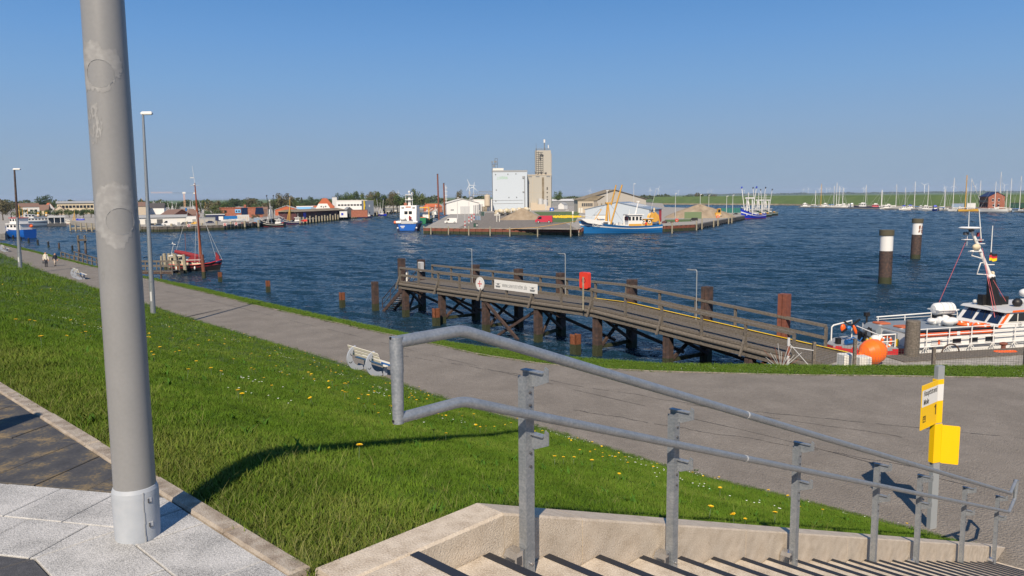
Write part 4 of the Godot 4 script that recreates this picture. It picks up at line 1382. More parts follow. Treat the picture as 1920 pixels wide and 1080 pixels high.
# ---------------------------------------------------------------- cut-off piles and dolphins
func build_moorings():
	var spots = [[818, 612, 578, 17, "rusty orange steel pile stub under the jetty beside the round sign"], [1079, 664, 626, 24, "broad rusty steel pile stub beside the jetty near the lifebuoy housing"], [642, 577, 548, 13, "rusty steel pile stub standing alone short of the jetty steps"], [503, 548, 526, 10, "rusty steel pile stub in open water between red boat and jetty"], [413, 529, 510, 9, "rusty steel pile stub beside the red sailing boat's bow"]]
	for q in spots:
		var P = gp(q[0], q[1], 0)
		var m = mpp(P)
		var hgt: float = (q[1] - q[2]) * m
		var w: float = q[3] * m * 0.62
		var st = thing("pile_stub", q[4], "pile", Transform3D(Basis(Vector3.UP, 0.75), P), "cut-off steel piles")
		var b = mb()
		b.box(Vector3(-w * 0.45, hgt * 0.76, 0), Vector3(w * 0.1, hgt * 0.5, w)).box(Vector3(w * 0.45, hgt * 0.74, 0), Vector3(w * 0.1, hgt * 0.5, w)).box(Vector3(0, hgt * 0.75, w * 0.40), Vector3(w, hgt * 0.5, w * 0.2)).box(Vector3(0, hgt * 0.70, -w * 0.4), Vector3(w, hgt * 0.42, w * 0.2))
		obj("sheet", b, M.orange_rust, st)
		obj("algae_band", mb().box(Vector3(0, hgt * 0.25 - 0.6, 0), Vector3(w * 1.02, hgt * 0.52 + 1.2, w * 1.02)), M.algae, st)
	for q in [[1659, 531, 1663, 431, 11.5, 12.8, 0, "thick brown mooring dolphin with clean white band"], [1716, 486, 1721, 410, 8.6, 9.6, 1, "leaning brown mooring dolphin with rust-streaked white band"]]:
		var P = gp(q[0], q[1], 0)
		var z = dep(P)
		var T = on_plane(q[2], q[3], P.z)
		var ax = T - P
		var m = z / FOC
		var d = thing("dolphin", q[7], "dolphin", Transform3D(Basis.IDENTITY, P), "mooring dolphins")
		var cut = [-0.35, 0.10, 0.60, 0.885, 0.89, 1.0]
		obj("algae_band", mb().cyl(ax * -0.35, ax * 0.12, q[4] * m, q[4] * m, 24), M.algae, d)
		obj("shaft", mb().cyl(ax * 0.12, ax * 0.61, q[4] * m, q[4] * m, 24), M.steel, d)
		var wb = obj("white_band", mb().cyl(ax * 0.61, ax * 0.90, q[4] * m * 1.01, q[4] * m * 1.01, 24), M.white, d)
		obj("cap", mb().cyl(ax * 0.895, ax, q[5] * m, q[5] * m, 24), M.cap, d)
		if q[6]:
			var rs = mb()
			var rr = RandomNumberGenerator.new()
			rr.seed = 4
			for k in 16:
				var a = rr.randf_range(-0.2, 1.25)
				var dd = Vector3(sin(a), 0, cos(a))
				var y = rr.randf_range(0.68, 0.86)
				var L = rr.randf_range(0.1, 0.5)
				rs.box(ax * y + dd * q[4] * m * 1.012 - Vector3(0, L / 2, 0), Vector3(rr.randf_range(0.04, 0.16), L, 0.012), Basis(Vector3.UP, a))
			obj("rust_streak", rs, M.orange_rust, wb)
# ---------------------------------------------------------------- near quay at the jetty's foot, fence, boxes, buoy
var BA = Vector3(18.18, 0, -35.29)
var BD = Vector3(0.977, 0, -0.2126).normalized()      # along the berth
var BN = Vector3(-0.2126, 0, -0.977).normalized()     # away from the quay
func build_right_quay():
	var r = RandomNumberGenerator.new()
	r.seed = 66
	var edge = BA - BN * 0.18
	var p = PackedVector2Array()
	var pts = [Vector3(8.5, 0, -29), Vector3(13.25, 0, -33.45), Vector3(15.55, 0, -35.15), edge + BD * 0.2 , edge + BD * 32, Vector3(52, 0, -26)]
	for q in pts: p.append(Vector2(q.x, -q.z))
	var b = mb()
	b.prism(p, -1.5, 1.5, Transform3D(Basis(Vector3.RIGHT, Vector3(0, 0, -1), Vector3.UP), Vector3.ZERO))
	struct("quay", b, M.quay_concrete)
	# edge boards of the berth
	var bw = Node3D.new()
	bw.name = "berth_boards"
	add_child(bw)
	bw.set_meta("kind", "structure")
	for k in 40:
		var s = -1.0 + k * 0.30
		obj("board", mb().box(edge - BN * 0.75 + BD * s + Vector3(0, 1.52, 0), Vector3(0.28, 0.05, 1.35), Basis(BD, Vector3.UP, -BN)), M.wood, bw)
	# wire fence along the verge
	var fp = [[1477, 690, 632, 0], [1525, 688, 640, 1], [1601, 692, 634, 1], [1749, 693, 650, 1], [1921, 690, 636, 1], [2080, 690, 636, 1]]
	var fe = thing("wire_fence", "green-grey wire mesh fence on wooden posts between verge and quay", "fence")
	var F = []
	for q in fp:
		var P = gp(q[0], q[1] + 4, 1.65)
		var T = at_depth(q[0], q[2], dep(P))
		F.append([P, T.y])
	for i in range(1, F.size()):
		obj("post", mb().beam(F[i][0] - Vector3(0, 0.3, 0), Vector3(F[i][0].x, F[i][1], F[i][0].z), 0.12, 0.12, Vector3.RIGHT), M.wood, fe)
		var a: Vector3 = F[i - 1][0]
		var c: Vector3 = F[i][0]
		var w = mb()
		var n = int((c - a).length() / 0.11)
		var hh: float = minf(F[i - 1][1], F[i][1]) - 0.08
		for k in n:
			var q = a.lerp(c, (k + 0.5) / n)
			w.beam(Vector3(q.x, a.y, q.z), Vector3(q.x, hh, q.z), 0.005, 0.005, Vector3.RIGHT)
		for k in 11:
			var yy = lerpf(a.y, hh, k / 10.0)
			w.beam(Vector3(a.x, yy, a.z), Vector3(c.x, yy, c.z), 0.005, 0.005)
		obj("wire_mesh", w, M.mesh_wire, fe)
	# red and white gate tube with a fan of spikes
	var G: Vector3 = F[0][0]
	var gt = thing("gate_post", "rust-streaked white steel gate post beside a fan of spikes", "gate post", Transform3D(Basis.IDENTITY, G))
	var gh: float = F[0][1] - G.y
	obj("tube", mb().cyl(Vector3(0, -0.3, 0), Vector3(0, gh, 0), 0.06, 0.06, 12), M.lightgrey, gt)
	obj("rust_patch", mb().cyl(Vector3(0, gh * 0.45, 0), Vector3(0, gh * 0.75, 0), 0.062, 0.062, 12), M.red_steel, gt)
	obj("diagonal", mb().cyl(Vector3(0.06, gh * 0.8, 0), Vector3(1.0, 0.05, 0), 0.018, 0.018, 8), M.lightgrey, gt)
	obj("rail", mb().cyl(Vector3(0.06, gh * 0.72, 0), Vector3(1.05, gh * 0.6, 0), 0.02, 0.02, 8), M.lightgrey, gt)
	var fan = thing("spike_fan", "fan of thin rusty steel spikes guarding the jetty corner", "spike fan", Transform3D(Basis.IDENTITY, G + Vector3(-0.32, 0.02, 0.1)))
	for k in 17:
		var t = deg_to_rad(lerpf(30, 168, k / 16.0))
		var L = 0.95 + 0.25 * sin(k * 1.7)
		obj("spike", mb().cyl(Vector3(0, 0, 0), Vector3(cos(t) * L * 0.9, sin(t) * L, 0), 0.011, 0.009, 6), M.lightgrey if k % 3 else M.red_steel, fan)
	# two pale concrete blocks by the fence
	for q in [[1587, 691, 26, 31, 0.62, "pale grey block by the fence with its dark side beside the post"], [1615, 693, 24, 29, 0.25, "pale concrete block by the fence in front of the orange buoy"]]:
		var P = gp(q[0], q[1] + 3, 1.5)
		var m = mpp(P)
		var bx = thing("concrete_block", q[5], "block", Transform3D(Basis(Vector3.UP, 0.15), P))
		obj("body", mb().cbox(Vector3(0, q[3] * m * 0.5, 0), Vector3(q[2] * m, q[3] * m, 0.55), 0.03), M.offwhite, bx)
		obj("side_panel", mb().box(Vector3(q[2] * m * 0.30, q[3] * m * 0.48, 0.28), Vector3(q[2] * m * 0.3, q[3] * m * 0.86, 0.012)), M.lightgrey, bx)
	# mooring buoy resting on the quay
	var B = gp(1637, 660, 2.06)
	var bu = thing("buoy", "big glossy orange mooring buoy resting on the quay", "buoy", Transform3D(Basis(Vector3.UP, 0.2) * Basis(Vector3.BACK, 1.75), Vector3(B.x, 2.08, B.z)))
	obj("float", mb().lathe([Vector2(0, -0.62), Vector2(0.12, -0.60), Vector2(0.33, -0.48), Vector2(0.50, -0.27), Vector2(0.565, 0.0), Vector2(0.53, 0.22), Vector2(0.42, 0.42), Vector2(0.27, 0.55), Vector2(0.13, 0.64), Vector2(0.09, 0.70), Vector2(0, 0.70)], 36), M.buoy, bu)
	obj("eye", mb().tube([Vector3(0, 0.68, 0), Vector3(0.05, 0.74, 0), Vector3(0, 0.80, 0), Vector3(-0.05, 0.74, 0), Vector3(0, 0.68, 0)], 0.022, 8), M.orange, bu)
	# thick mooring post, iron hoop, bollard, rope heap
	var W = gp(1709, 668, 1.5)
	var ww = 13.0 * mpp(W)
	var mp = thing("mooring_post", "thick weathered timber mooring post in front of the white workboat", "post", Transform3D(Basis.IDENTITY, W))
	obj("trunk_log", mb().lathe([Vector2(ww * 1.02, -0.4), Vector2(ww, 0.5), Vector2(ww * 0.97, 1.62), Vector2(ww * 0.9, 1.68), Vector2(0, 1.70)], 18), M.wood, mp)
	var hoop = thing("iron_hoop", "bent iron hoop standing on the quay edge before the workboat", "hoop", Transform3D(Basis(BD, Vector3.UP, -BN), gp(1782, 662, 1.5)))
	var hp2 = []
	for k in 13: hp2.append(Vector3(cos(PI * k / 12) * 0.48, sin(PI * k / 12) * 0.42, 0))
	obj("hoop_bar", mb().tube(hp2, 0.035, 8), M.steel, hoop)
	var bo = thing("bollard", "rusty double-headed bollard on the quay beside orange rope", "bollard", Transform3D(Basis.IDENTITY, gp(1881, 655, 1.5)))
	obj("neck", mb().lathe([Vector2(0.13, 0), Vector2(0.10, 0.08), Vector2(0.10, 0.22), Vector2(0.0, 0.22)], 14), M.red_steel, bo)
	obj("head", mb().ell(Vector3(0, 0.27, 0), Vector3(0.20, 0.09, 0.14), 14, 7), M.red_steel, bo)
	var rope = mb()
	var cpt = gp(1885, 660, 1.52)
	var pp = []
	for k in 60:
		var t = k * 0.47
		var rr = 0.10 + 0.28 * absf(sin(k * 0.31))
		pp.append(cpt + Vector3(cos(t) * rr * 1.5, 0.02 + 0.02 * sin(k * 1.3), sin(t) * rr * 0.6))
	rope.tube(pp, 0.02, 5)
	tag(obj("rope", rope, M.orange, null), "tangled orange rope lying on the quay by the bollard", "rope")

# ---------------------------------------------------------------- white and orange workboat at the berth (x along berth, z towards the quay)
func build_workboat():
	var bt = thing("workboat", "white and orange workboat with leaning white mast moored at the quay", "workboat", Transform3D(Basis(BD, Vector3.UP, -BN), BA + BN * 0.35))
	var Wd = 3.5
	var hull = func(x: float, top: float) -> Array:
		var t = clampf((x + 2.4) / 2.4, 0, 1)
		var hw = Wd * 0.5 * (1.0 - pow(1.0 - t, 2.2))
		hw = maxf(hw, 0.35)
		var zc = -Wd * 0.5
		return [Vector3(x, top, zc + hw), Vector3(x, 0.75, zc + hw * 0.99), Vector3(x, 0.1, zc + hw * 0.93), Vector3(x, -0.6, zc + hw * 0.55), Vector3(x, -0.6, zc - hw * 0.55), Vector3(x, 0.1, zc - hw * 0.93), Vector3(x, 0.75, zc - hw * 0.99), Vector3(x, top, zc - hw)]
	var secs = []
	for x in [-2.4, -2.25, -2.0, -1.6, -1.1, -0.5, 0.1, 0.75]: secs.append(hull.call(x, 1.68))
	obj("bow_hull", mb().loft(secs), M.red, bt)
	secs = []
	for x in [0.75, 2.5, 5.0, 8.0, 12.5]: secs.append(hull.call(x, 2.36))
	obj("hull", mb().loft(secs), M.white, bt)
	var dk = mb()
	var bowp = PackedVector2Array()
	for x in [-2.36, -2.2, -1.9, -1.5, -1.0, -0.4, 0.75]:
		var h = hull.call(x, 0.0)
		bowp.append(Vector2(x, h[0].z))
	for x in [0.75, -0.4, -1.0, -1.5, -1.9, -2.2, -2.36]:
		var h = hull.call(x, 0.0)
		bowp.append(Vector2(x, h[7].z))
	obj("bow_deck", mb().prism(bowp, -1.70, -1.60, Transform3D(Basis(Vector3.RIGHT, Vector3.BACK, Vector3.DOWN), Vector3.ZERO)), M.grey, bt)
	obj("main_deck", mb().bar(0.75, 12.5, 2.30, 2.37, -Wd + 0.06, -0.06), M.deck_grey, bt)
	obj("deck_edge", mb().bar(0.8, 5.7, 2.37, 2.44, -0.34, -0.06), M.black, bt)
	obj("orange_band", mb().bar(0.85, 3.3, 2.16, 2.36, 0.0, 0.022).bar(3.5, 5.4, 2.18, 2.37, 0.0, 0.022), M.orange, bt)
	lettering("www.offshoreservice-", 0.15, Vector3(1.2, 2.19, 0.024), Vector3.RIGHT, Vector3.BACK, M.midgrey, bt, 2.05)
	lettering("nordwest.de", 0.15, Vector3(3.58, 2.21, 0.024), Vector3.RIGHT, Vector3.BACK, M.midgrey, bt, 1.15)
	obj("rubbing_strake", mb().bar(0.8, 12.5, 1.62, 1.70, 0.0, 0.07).bar(0.8, 12.5, 1.30, 1.36, 0.0, 0.05), M.lightgrey, bt)
	for q in [[3.1, 3.55], [4.05, 4.5], [4.95, 5.45], [1.9, 2.5]]:
		var o = obj("hull_window", mb().bar(q[0], q[1], 1.80, 2.04, 0.0, 0.02), M.glass if q[0] > 2 else M.lightgrey, bt)
		obj("window_frame", mb().bar(q[0] - 0.03, q[1] + 0.03, 2.04, 2.07, 0.0, 0.03).bar(q[0] - 0.03, q[1] + 0.03, 1.77, 1.80, 0.0, 0.03), M.white, o)
	obj("life_jacket_light", mb().box(Vector3(2.3, 1.9, 0.04), Vector3(0.07, 0.2, 0.05)), M.orange, bt)
	# side rail with splayed feet
	var rl = sub("side_rail", bt)
	for y in [1.72, 2.05, 2.30, 2.58]:
		obj("bar", mb().tube([Vector3(0.9, y, 0.16), Vector3(5.2, y + 0.03, 0.16), Vector3(10.5, y + 0.10, 0.16)], 0.024, 7), M.white, rl)
	for k in 8:
		var x = 1.5 + 1.25 * k
		obj("stanchion", mb().cyl(Vector3(x, 1.58, 0.16), Vector3(x, 2.62, 0.16), 0.028, 0.028, 7).beam(Vector3(x - 0.16, 1.57, 0.16), Vector3(x, 1.78, 0.16), 0.03, 0.03).beam(Vector3(x + 0.16, 1.57, 0.16), Vector3(x, 1.78, 0.16), 0.03, 0.03), M.white, rl)
	# far rail
	var fr = sub("far_rail", bt)
	obj("bar", mb().tube([Vector3(1.5, 2.62, -Wd + 0.1), Vector3(6.5, 2.74, -Wd + 0.1)], 0.035, 7), M.white, fr)
	obj("bar", mb().tube([Vector3(1.5, 2.49, -Wd + 0.1), Vector3(6.5, 2.56, -Wd + 0.1)], 0.022, 7), M.lightgrey, fr)
	for k in 4: obj("stanchion", mb().cyl(Vector3(1.6 + 1.6 * k, 2.33, -Wd + 0.1), Vector3(1.6 + 1.6 * k, 2.63 + 0.03 * k, -Wd + 0.1), 0.024, 0.028, 7), M.white, fr)
	# bow rails, ring buoy, gear on the low bow deck
	var br = sub("bow_rail", bt)
	obj("arch", mb().tube([Vector3(-1.65, 1.65, -2.6), Vector3(-1.65, 2.38, -2.6), Vector3(-1.55, 2.46, -2.6), Vector3(-0.25, 2.58, -3.0), Vector3(-0.2, 1.65, -3.0)], 0.035, 8), M.white, br)
	obj("arch", mb().tube([Vector3(-0.66, 1.65, -0.35), Vector3(-0.66, 2.30, -0.35), Vector3(0.16, 2.33, -0.3), Vector3(0.16, 1.65, -0.3)], 0.032, 8), M.white, br)
	obj("bar", mb().tube([Vector3(-0.66, 1.97, -0.35), Vector3(0.16, 1.99, -0.3)], 0.025, 7).tube([Vector3(-0.25, 1.65, -0.33), Vector3(-0.25, 2.3, -0.33)], 0.025, 7).tube([Vector3(-0.66, 2.3, -0.35), Vector3(-0.75, 2.5, -1.9)], 0.028, 7), M.white, br)
	var lr = sub("ring_buoy", bt, Transform3D(Basis(Vector3.UP, 0.1), Vector3(-0.20, 1.95, -0.45)))
	obj("ring", mb().tube(ring(0.27, 0, 24), 0.065, 10, false), M.orange, lr)
	for k in 4:
		var t = PI / 4 + k * PI / 2
		obj("band", mb().tube([Vector3(cos(t - 0.13), sin(t - 0.13), 0) * 0.27, Vector3(cos(t + 0.13), sin(t + 0.13), 0) * 0.27], 0.07, 10, false), M.white, lr)
	var dv = sub("davit", bt)
	obj("jib", mb().beam(Vector3(-1.5, 2.2, -2.0), Vector3(-0.3, 2.75, -2.3), 0.07, 0.08), M.black, dv)
	obj("jib", mb().beam(Vector3(-1.2, 2.7, -2.3), Vector3(-0.3, 1.95, -1.5), 0.07, 0.08), M.black, dv)
	obj("column", mb().cyl(Vector3(0.7, 1.7, -3.1), Vector3(0.7, 2.9, -3.1), 0.05, 0.05, 8).box(Vector3(0.7, 2.85, -3.1), Vector3(0.25, 0.2, 0.16)), M.black, dv)
	obj("frame", mb().box(Vector3(-1.9, 1.85, -1.7), Vector3(0.2, 0.3, 0.2)).box(Vector3(-0.35, 1.95, -2.0), Vector3(0.3, 0.4, 0.3)).cyl(Vector3(-0.6, 1.7, -1.5), Vector3(-0.55, 2.3, -1.5), 0.035, 0.035, 7).cyl(Vector3(0.0, 1.7, -1.7), Vector3(-0.1, 2.4, -1.7), 0.035, 0.035, 7).tube([Vector3(-0.55, 2.2, -1.5), Vector3(-0.3, 2.45, -1.6), Vector3(-0.1, 2.3, -1.7)], 0.04, 6), M.black, dv)
	obj("winch", mb().cyl(Vector3(-1.75, 1.85, -1.3), Vector3(-1.3, 1.85, -1.4), 0.13, 0.13, 12).tube([Vector3(-1.7, 1.95, -1.2), Vector3(-1.45, 2.1, -1.2), Vector3(-1.15, 1.9, -1.1), Vector3(-0.95, 2.05, -1.2)], 0.03, 6), M.tealblue, bt)
	obj("life_vest", mb().ell(Vector3(-1.30, 2.38, -2.2), Vector3(0.14, 0.2, 0.08)).ell(Vector3(-0.85, 2.32, -1.9), Vector3(0.08, 0.26, 0.08), 10, 8, Basis(Vector3.BACK, 0.4)), M.orange, bt)
	obj("blue_bag", mb().ell(Vector3(-1.1, 2.40, -2.0), Vector3(0.13, 0.12, 0.09)), M.sea, bt)
	obj("yellow_strap", mb().bar(-0.98, -0.90, 1.70, 2.05, -0.9, -0.82).bar(-0.80, -0.72, 1.70, 2.1, -0.9, -0.82).bar(0.20, 0.28, 1.75, 2.1, -0.28, -0.2), M.yellow, bt)
	obj("white_cover", mb().ell(Vector3(-0.2, 1.98, -1.1), Vector3(0.34, 0.22, 0.3), 10, 6), M.white, bt)
	for q in [[1.0, -2.55], [1.25, -1.35]]:
		var hx = sub("hatch_house", bt, Transform3D(Basis.IDENTITY, Vector3(q[0], 0, q[1])))
		var pr = PackedVector2Array([Vector2(-0.50, 1.66), Vector2(-0.55, 2.20), Vector2(-0.35, 2.42), Vector2(0.60, 2.42), Vector2(0.60, 1.66)])
		obj("casing", mb().prism(pr, -0.50, 0.50), M.deck_grey, hx)
		obj("lid", mb().cbox(Vector3(0.15, 2.47, 0), Vector3(0.60, 0.08, 0.60), 0.03), M.roofred, hx)
		obj("label_plate", mb().box(Vector3(-0.22, 2.43, 0.36), Vector3(0.16, 0.012, 0.14)), M.white, hx)
	obj("engine_box", mb().bar(0.85, 1.6, 1.7, 2.30, -1.0, -0.05), M.deck_grey, bt)
	# raft canister on its cradle and a white tarpaulin
	var rf = sub("raft_canister", bt, Transform3D(Basis(Vector3.UP, 0.0), Vector3(4.35, 3.12, -2.1)))
	obj("shell", mb().lathe([Vector2(0, -0.62), Vector2(0.20, -0.60), Vector2(0.31, -0.48), Vector2(0.33, -0.2), Vector2(0.335, 0.2), Vector2(0.31, 0.48), Vector2(0.20, 0.60), Vector2(0, 0.62)], 16, Vector3.ZERO, Basis(Vector3.BACK, PI / 2)), M.white, rf)
	obj("flange", mb().box(Vector3(0, -0.02, 0), Vector3(1.22, 0.05, 0.76)), M.white, rf)
	for x in [-0.25, 0.1, 0.3]: obj("strap", mb().lathe([Vector2(0.342, -0.02), Vector2(0.342, 0.02)], 16, Vector3(x, 0, 0), Basis(Vector3.BACK, PI / 2)), M.lightgrey, rf)
	obj("cradle", mb().bar(-0.4, -0.3, -0.8, -0.3, -0.3, 0.3).bar(0.3, 0.4, -0.8, -0.3, -0.3, 0.3).bar(-0.2, 0.2, -0.55, -0.35, -0.25, 0.25), M.black, rf)
	var tp = mb()
	var tr = RandomNumberGenerator.new()
	tr.seed = 12
	for k in 14: tp.ell(Vector3(3.95 + tr.randfn() * 0.22, 2.50 + tr.randf() * 0.14, -1.6 + tr.randfn() * 0.14), Vector3(0.30, 0.17, 0.24) * tr.randf_range(0.7, 1.2), 9, 5, Basis(Vector3.UP, tr.randf() * 3) * Basis(Vector3.BACK, tr.randfn() * 0.4))
	obj("tarpaulin", tp, M.white, bt)
	obj("hose_reel", mb().lathe([Vector2(0.0, -0.1), Vector2(0.2, -0.1), Vector2(0.2, 0.1), Vector2(0, 0.1)], 14, Vector3(4.65, 2.60, -1.9), Basis(Vector3.RIGHT, PI / 2)), M.black, bt)
	for q in [[4.95, -1.35], [5.35, -0.72]]:
		var lq = sub("ring_buoy", bt, Transform3D(Basis(Vector3.RIGHT, PI / 2), Vector3(q[0], 2.45, q[1])))
		obj("ring", mb().tube(ring(0.33, 0, 24), 0.085, 9, false), M.orange, lq)
		for k in 4:
			var t = k * PI / 2 + 0.3
			obj("band", mb().tube([Vector3(cos(t - 0.12), sin(t - 0.12), 0) * 0.33, Vector3(cos(t + 0.12), sin(t + 0.12), 0) * 0.33], 0.09, 9, false), M.white, lq)
	# wheelhouse with a raked three-pane screen
	var wh = sub("wheelhouse", bt)
	var z0 = -0.28
	var z1 = -2.95
	var side = PackedVector2Array([Vector2(5.90, 2.36), Vector2(6.48, 3.10), Vector2(11.5, 3.20), Vector2(11.5, 2.36)])
	obj("cabin_shell", mb().prism(side, z1, z0), M.white, wh)
	obj("orange_post", mb().beam(Vector3(5.96, 2.37, z0 + 0.012), Vector3(6.52, 3.10, z0 + 0.012), 0.025, 0.13, Vector3(-0.77, 0.62, 0)), M.orange, wh)
	obj("roof", mb().prism(PackedVector2Array([Vector2(6.22, 3.10), Vector2(6.4, 3.20), Vector2(11.6, 3.34), Vector2(11.6, 3.20), Vector2(6.45, 3.10)]), z1 - 0.1, z0 + 0.10), M.lightgrey, wh)
	obj("roof_band", mb().prism(PackedVector2Array([Vector2(6.6, 3.115), Vector2(6.62, 3.205), Vector2(11.6, 3.33), Vector2(11.6, 3.22)]), z0 + 0.10, z0 + 0.115), M.orange, wh)
	for k in 3:
		var za = lerpf(z0 - 0.12, z1 + 0.12, k / 3.0)
		var zb = lerpf(z0 - 0.12, z1 + 0.12, (k + 1) / 3.0) + 0.14
		var q = func(t, zz, o): return Vector3(lerpf(5.90, 6.48, t), lerpf(2.36, 3.10, t), zz) + Vector3(-0.775, 0.63, 0) * o
		var w = mb()
		w.quad(q.call(0.22, za, 0.015), q.call(0.90, za - 0.05, 0.015), q.call(0.90, zb + 0.02, 0.015), q.call(0.22, zb, 0.015), Vector3(-1, 1, 0))
		var pane = obj("screen_pane", w, M.blueglass, wh)
		obj("wiper", mb().tube([q.call(0.95, (za + zb) / 2, 0.04), q.call(0.4, (za + zb) / 2 + 0.15, 0.04)], 0.012, 5), M.black, pane)
	var sw = obj("side_window", mb().prism(PackedVector2Array([Vector2(6.48, 2.64), Vector2(6.80, 3.03), Vector2(7.55, 3.05), Vector2(7.55, 2.64)]), z0 + 0.002, z0 + 0.014), M.glass, wh)
	obj("window_frame", mb().bar(6.45, 7.6, 2.60, 2.64, z0, z0 + 0.02).bar(7.0, 7.05, 2.64, 3.03, z0 + 0.015, z0 + 0.02), M.offwhite, sw)
	obj("cabin_door", mb().bar(7.75, 8.5, 2.40, 3.06, z0 + 0.002, z0 + 0.02), M.navy, wh)
	obj("emblem", ring_badge(Vector3(7.2, 2.49, z0 + 0.012), 0.09), M.midgrey, wh)
	# roof gear and mast
	obj("floodlight", mb().ell(Vector3(6.6, 3.36, -2.5), Vector3(0.12, 0.11, 0.1)).ell(Vector3(8.1, 3.46, -1.2), Vector3(0.2, 0.16, 0.16)), M.lightgrey, wh)
	obj("equipment_box", mb().box(Vector3(6.75, 3.46, -2.2), Vector3(0.3, 0.6, 0.3)).box(Vector3(7.65, 3.45, -2.0), Vector3(0.7, 0.42, 0.35)).ell(Vector3(7.8, 3.44, -1.1), Vector3(0.25, 0.22, 0.22)), M.black, wh)
	obj("roof_bollard", mb().cyl(Vector3(8.2, 3.22, -0.8), Vector3(8.2, 3.55, -0.8), 0.05, 0.07, 8).cyl(Vector3(8.6, 3.22, -0.8), Vector3(8.6, 3.5, -0.8), 0.09, 0.09, 8), M.darkgrey, wh)
	obj("radar_dome", mb().ell(Vector3(9.0, 3.8, -1.8), Vector3(0.32, 0.22, 0.32)), M.white, wh)
	var ms = sub("mast", bt)
	var a = Vector3(7.25, 3.25, -1.9)
	var kx = Vector3(6.85, 4.75, -1.9)
	var tp2 = Vector3(5.58, 7.05, -1.9)
	obj("foot", mb().prism(PackedVector2Array([Vector2(6.85, 3.2), Vector2(7.55, 3.2), Vector2(7.0, 4.72), Vector2(6.80, 4.72)]), -2.05, -1.75), M.black, ms)
	obj("tube", mb().cyl(kx, tp2, 0.10, 0.075, 12), M.white, ms)
	obj("knuckle", mb().ell(kx + Vector3(0.05, -0.03, 0), Vector3(0.24, 0.14, 0.16)), M.white, ms)
	obj("radar_dish", mb().lathe([Vector2(0, 0.05), Vector2(0.40, 0.05), Vector2(0.52, 0.0), Vector2(0.40, -0.05), Vector2(0, -0.06)], 20, tp2 + Vector3(-0.12, 0.16, 0)), M.white, ms)
	obj("scanner", mb().cyl(tp2, tp2 + Vector3(-0.05, 0.12, 0), 0.13, 0.13, 8).box(tp2 + Vector3(-0.33, -0.12, 0), Vector3(0.22, 0.14, 0.14)), M.darkgrey, ms)
	var mt = func(t): return kx.lerp(tp2, t)
	obj("bracket", mb().tube([mt.call(0.02), mt.call(0.05) + Vector3(-0.75, 0.0, 0), mt.call(0.27) + Vector3(-0.28, 0.05, 0), mt.call(0.3)], 0.03, 6).tube([mt.call(0.38), mt.call(0.40) + Vector3(-0.7, 0.15, 0), mt.call(0.48) + Vector3(-0.5, 0.18, 0)], 0.03, 6).tube([mt.call(0.6) + Vector3(-0.55, -0.1, 0), mt.call(0.6) + Vector3(0.05, -0.02, 0)], 0.03, 6), M.white, ms)
	obj("shelf", mb().box(mt.call(0.58) + Vector3(-0.25, -0.06, 0), Vector3(0.6, 0.03, 0.3)).box(mt.call(0.80) + Vector3(0.18, 0, 0), Vector3(0.4, 0.03, 0.25)).box(mt.call(0.72) + Vector3(0.2, 0, 0), Vector3(0.35, 0.03, 0.25)).box(mt.call(0.86) + Vector3(-0.42, -0.1, 0), Vector3(0.5, 0.03, 0.2)).box(mt.call(0.25) + Vector3(0.25, 0, 0), Vector3(0.4, 0.03, 0.2)), M.white, ms)
	obj("searchlight", mb().ell(mt.call(0.64) + Vector3(-0.16, 0.02, 0.05), Vector3(0.22, 0.16, 0.16)).cyl(mt.call(0.05) + Vector3(0.1, 0, 0), mt.call(0.10) + Vector3(0.3, -0.1, 0), 0.12, 0.1), M.cream, ms)
	obj("signal_lamp", mb().cyl(mt.call(0.87) + Vector3(0.22, 0.02, 0), mt.call(0.87) + Vector3(0.22, 0.22, 0), 0.07, 0.07, 8).cyl(mt.call(0.74) + Vector3(0.22, 0.03, 0), mt.call(0.74) + Vector3(0.22, 0.2, 0), 0.07, 0.07, 8), M.darkred, ms)
	obj("aerial", mb().cyl(tp2 + Vector3(-0.20, 0.2, 0), tp2 + Vector3(-0.22, 1.0, 0), 0.022, 0.016, 6).cyl(mt.call(0.80) + Vector3(0.34, 0, 0), mt.call(0.80) + Vector3(0.10, 1.55, 0), 0.028, 0.018, 6).cyl(mt.call(0.52) + Vector3(0.62, 0, 0), mt.call(0.52) + Vector3(0.62, 1.35, 0), 0.026, 0.02, 6).cyl(mt.call(0.95) + Vector3(-0.3, -0.1, 0), mt.call(0.95) + Vector3(-0.3, -0.6, 0), 0.012, 0.012, 5), M.white, ms)
	var fl = sub("flag", bt, Transform3D(Basis(Vector3.UP, 0.2), mt.call(0.50) + Vector3(0.42, 0.05, 0.1)))
	for k in 3:
		var w = mb()
		for i in 6:
			var x0 = 0.09 * i
			var x1 = 0.09 * (i + 1)
			var wv = func(x): return Vector3(x, -0.14 * k - 0.09 * x / 0.5 * (1 if k < 1 else 0.4) + 0.03 * sin(x * 14), 0.05 * sin(x * 16))
			w.quad(wv.call(x0), wv.call(x1), wv.call(x1) - Vector3(0, 0.14, 0), wv.call(x0) - Vector3(0, 0.14, 0), Vector3.BACK)
		obj("flag_stripe", w, [M.black, M.red, M.yellow][k], fl)
	obj("stay", mb().tube([mt.call(0.88) + Vector3(-0.4, -0.1, 0), Vector3(4.75, 2.6, -3.2)], 0.014, 5).tube([mt.call(0.30), Vector3(6.2, 2.5, -0.7)], 0.014, 5).tube([mt.call(0.62) + Vector3(0.2, 0, 0), Vector3(6.35, 2.5, -0.65)], 0.010, 5).tube([mt.call(0.05), Vector3(7.3, 3.5, -1.3)], 0.010, 5), M.pink, ms)
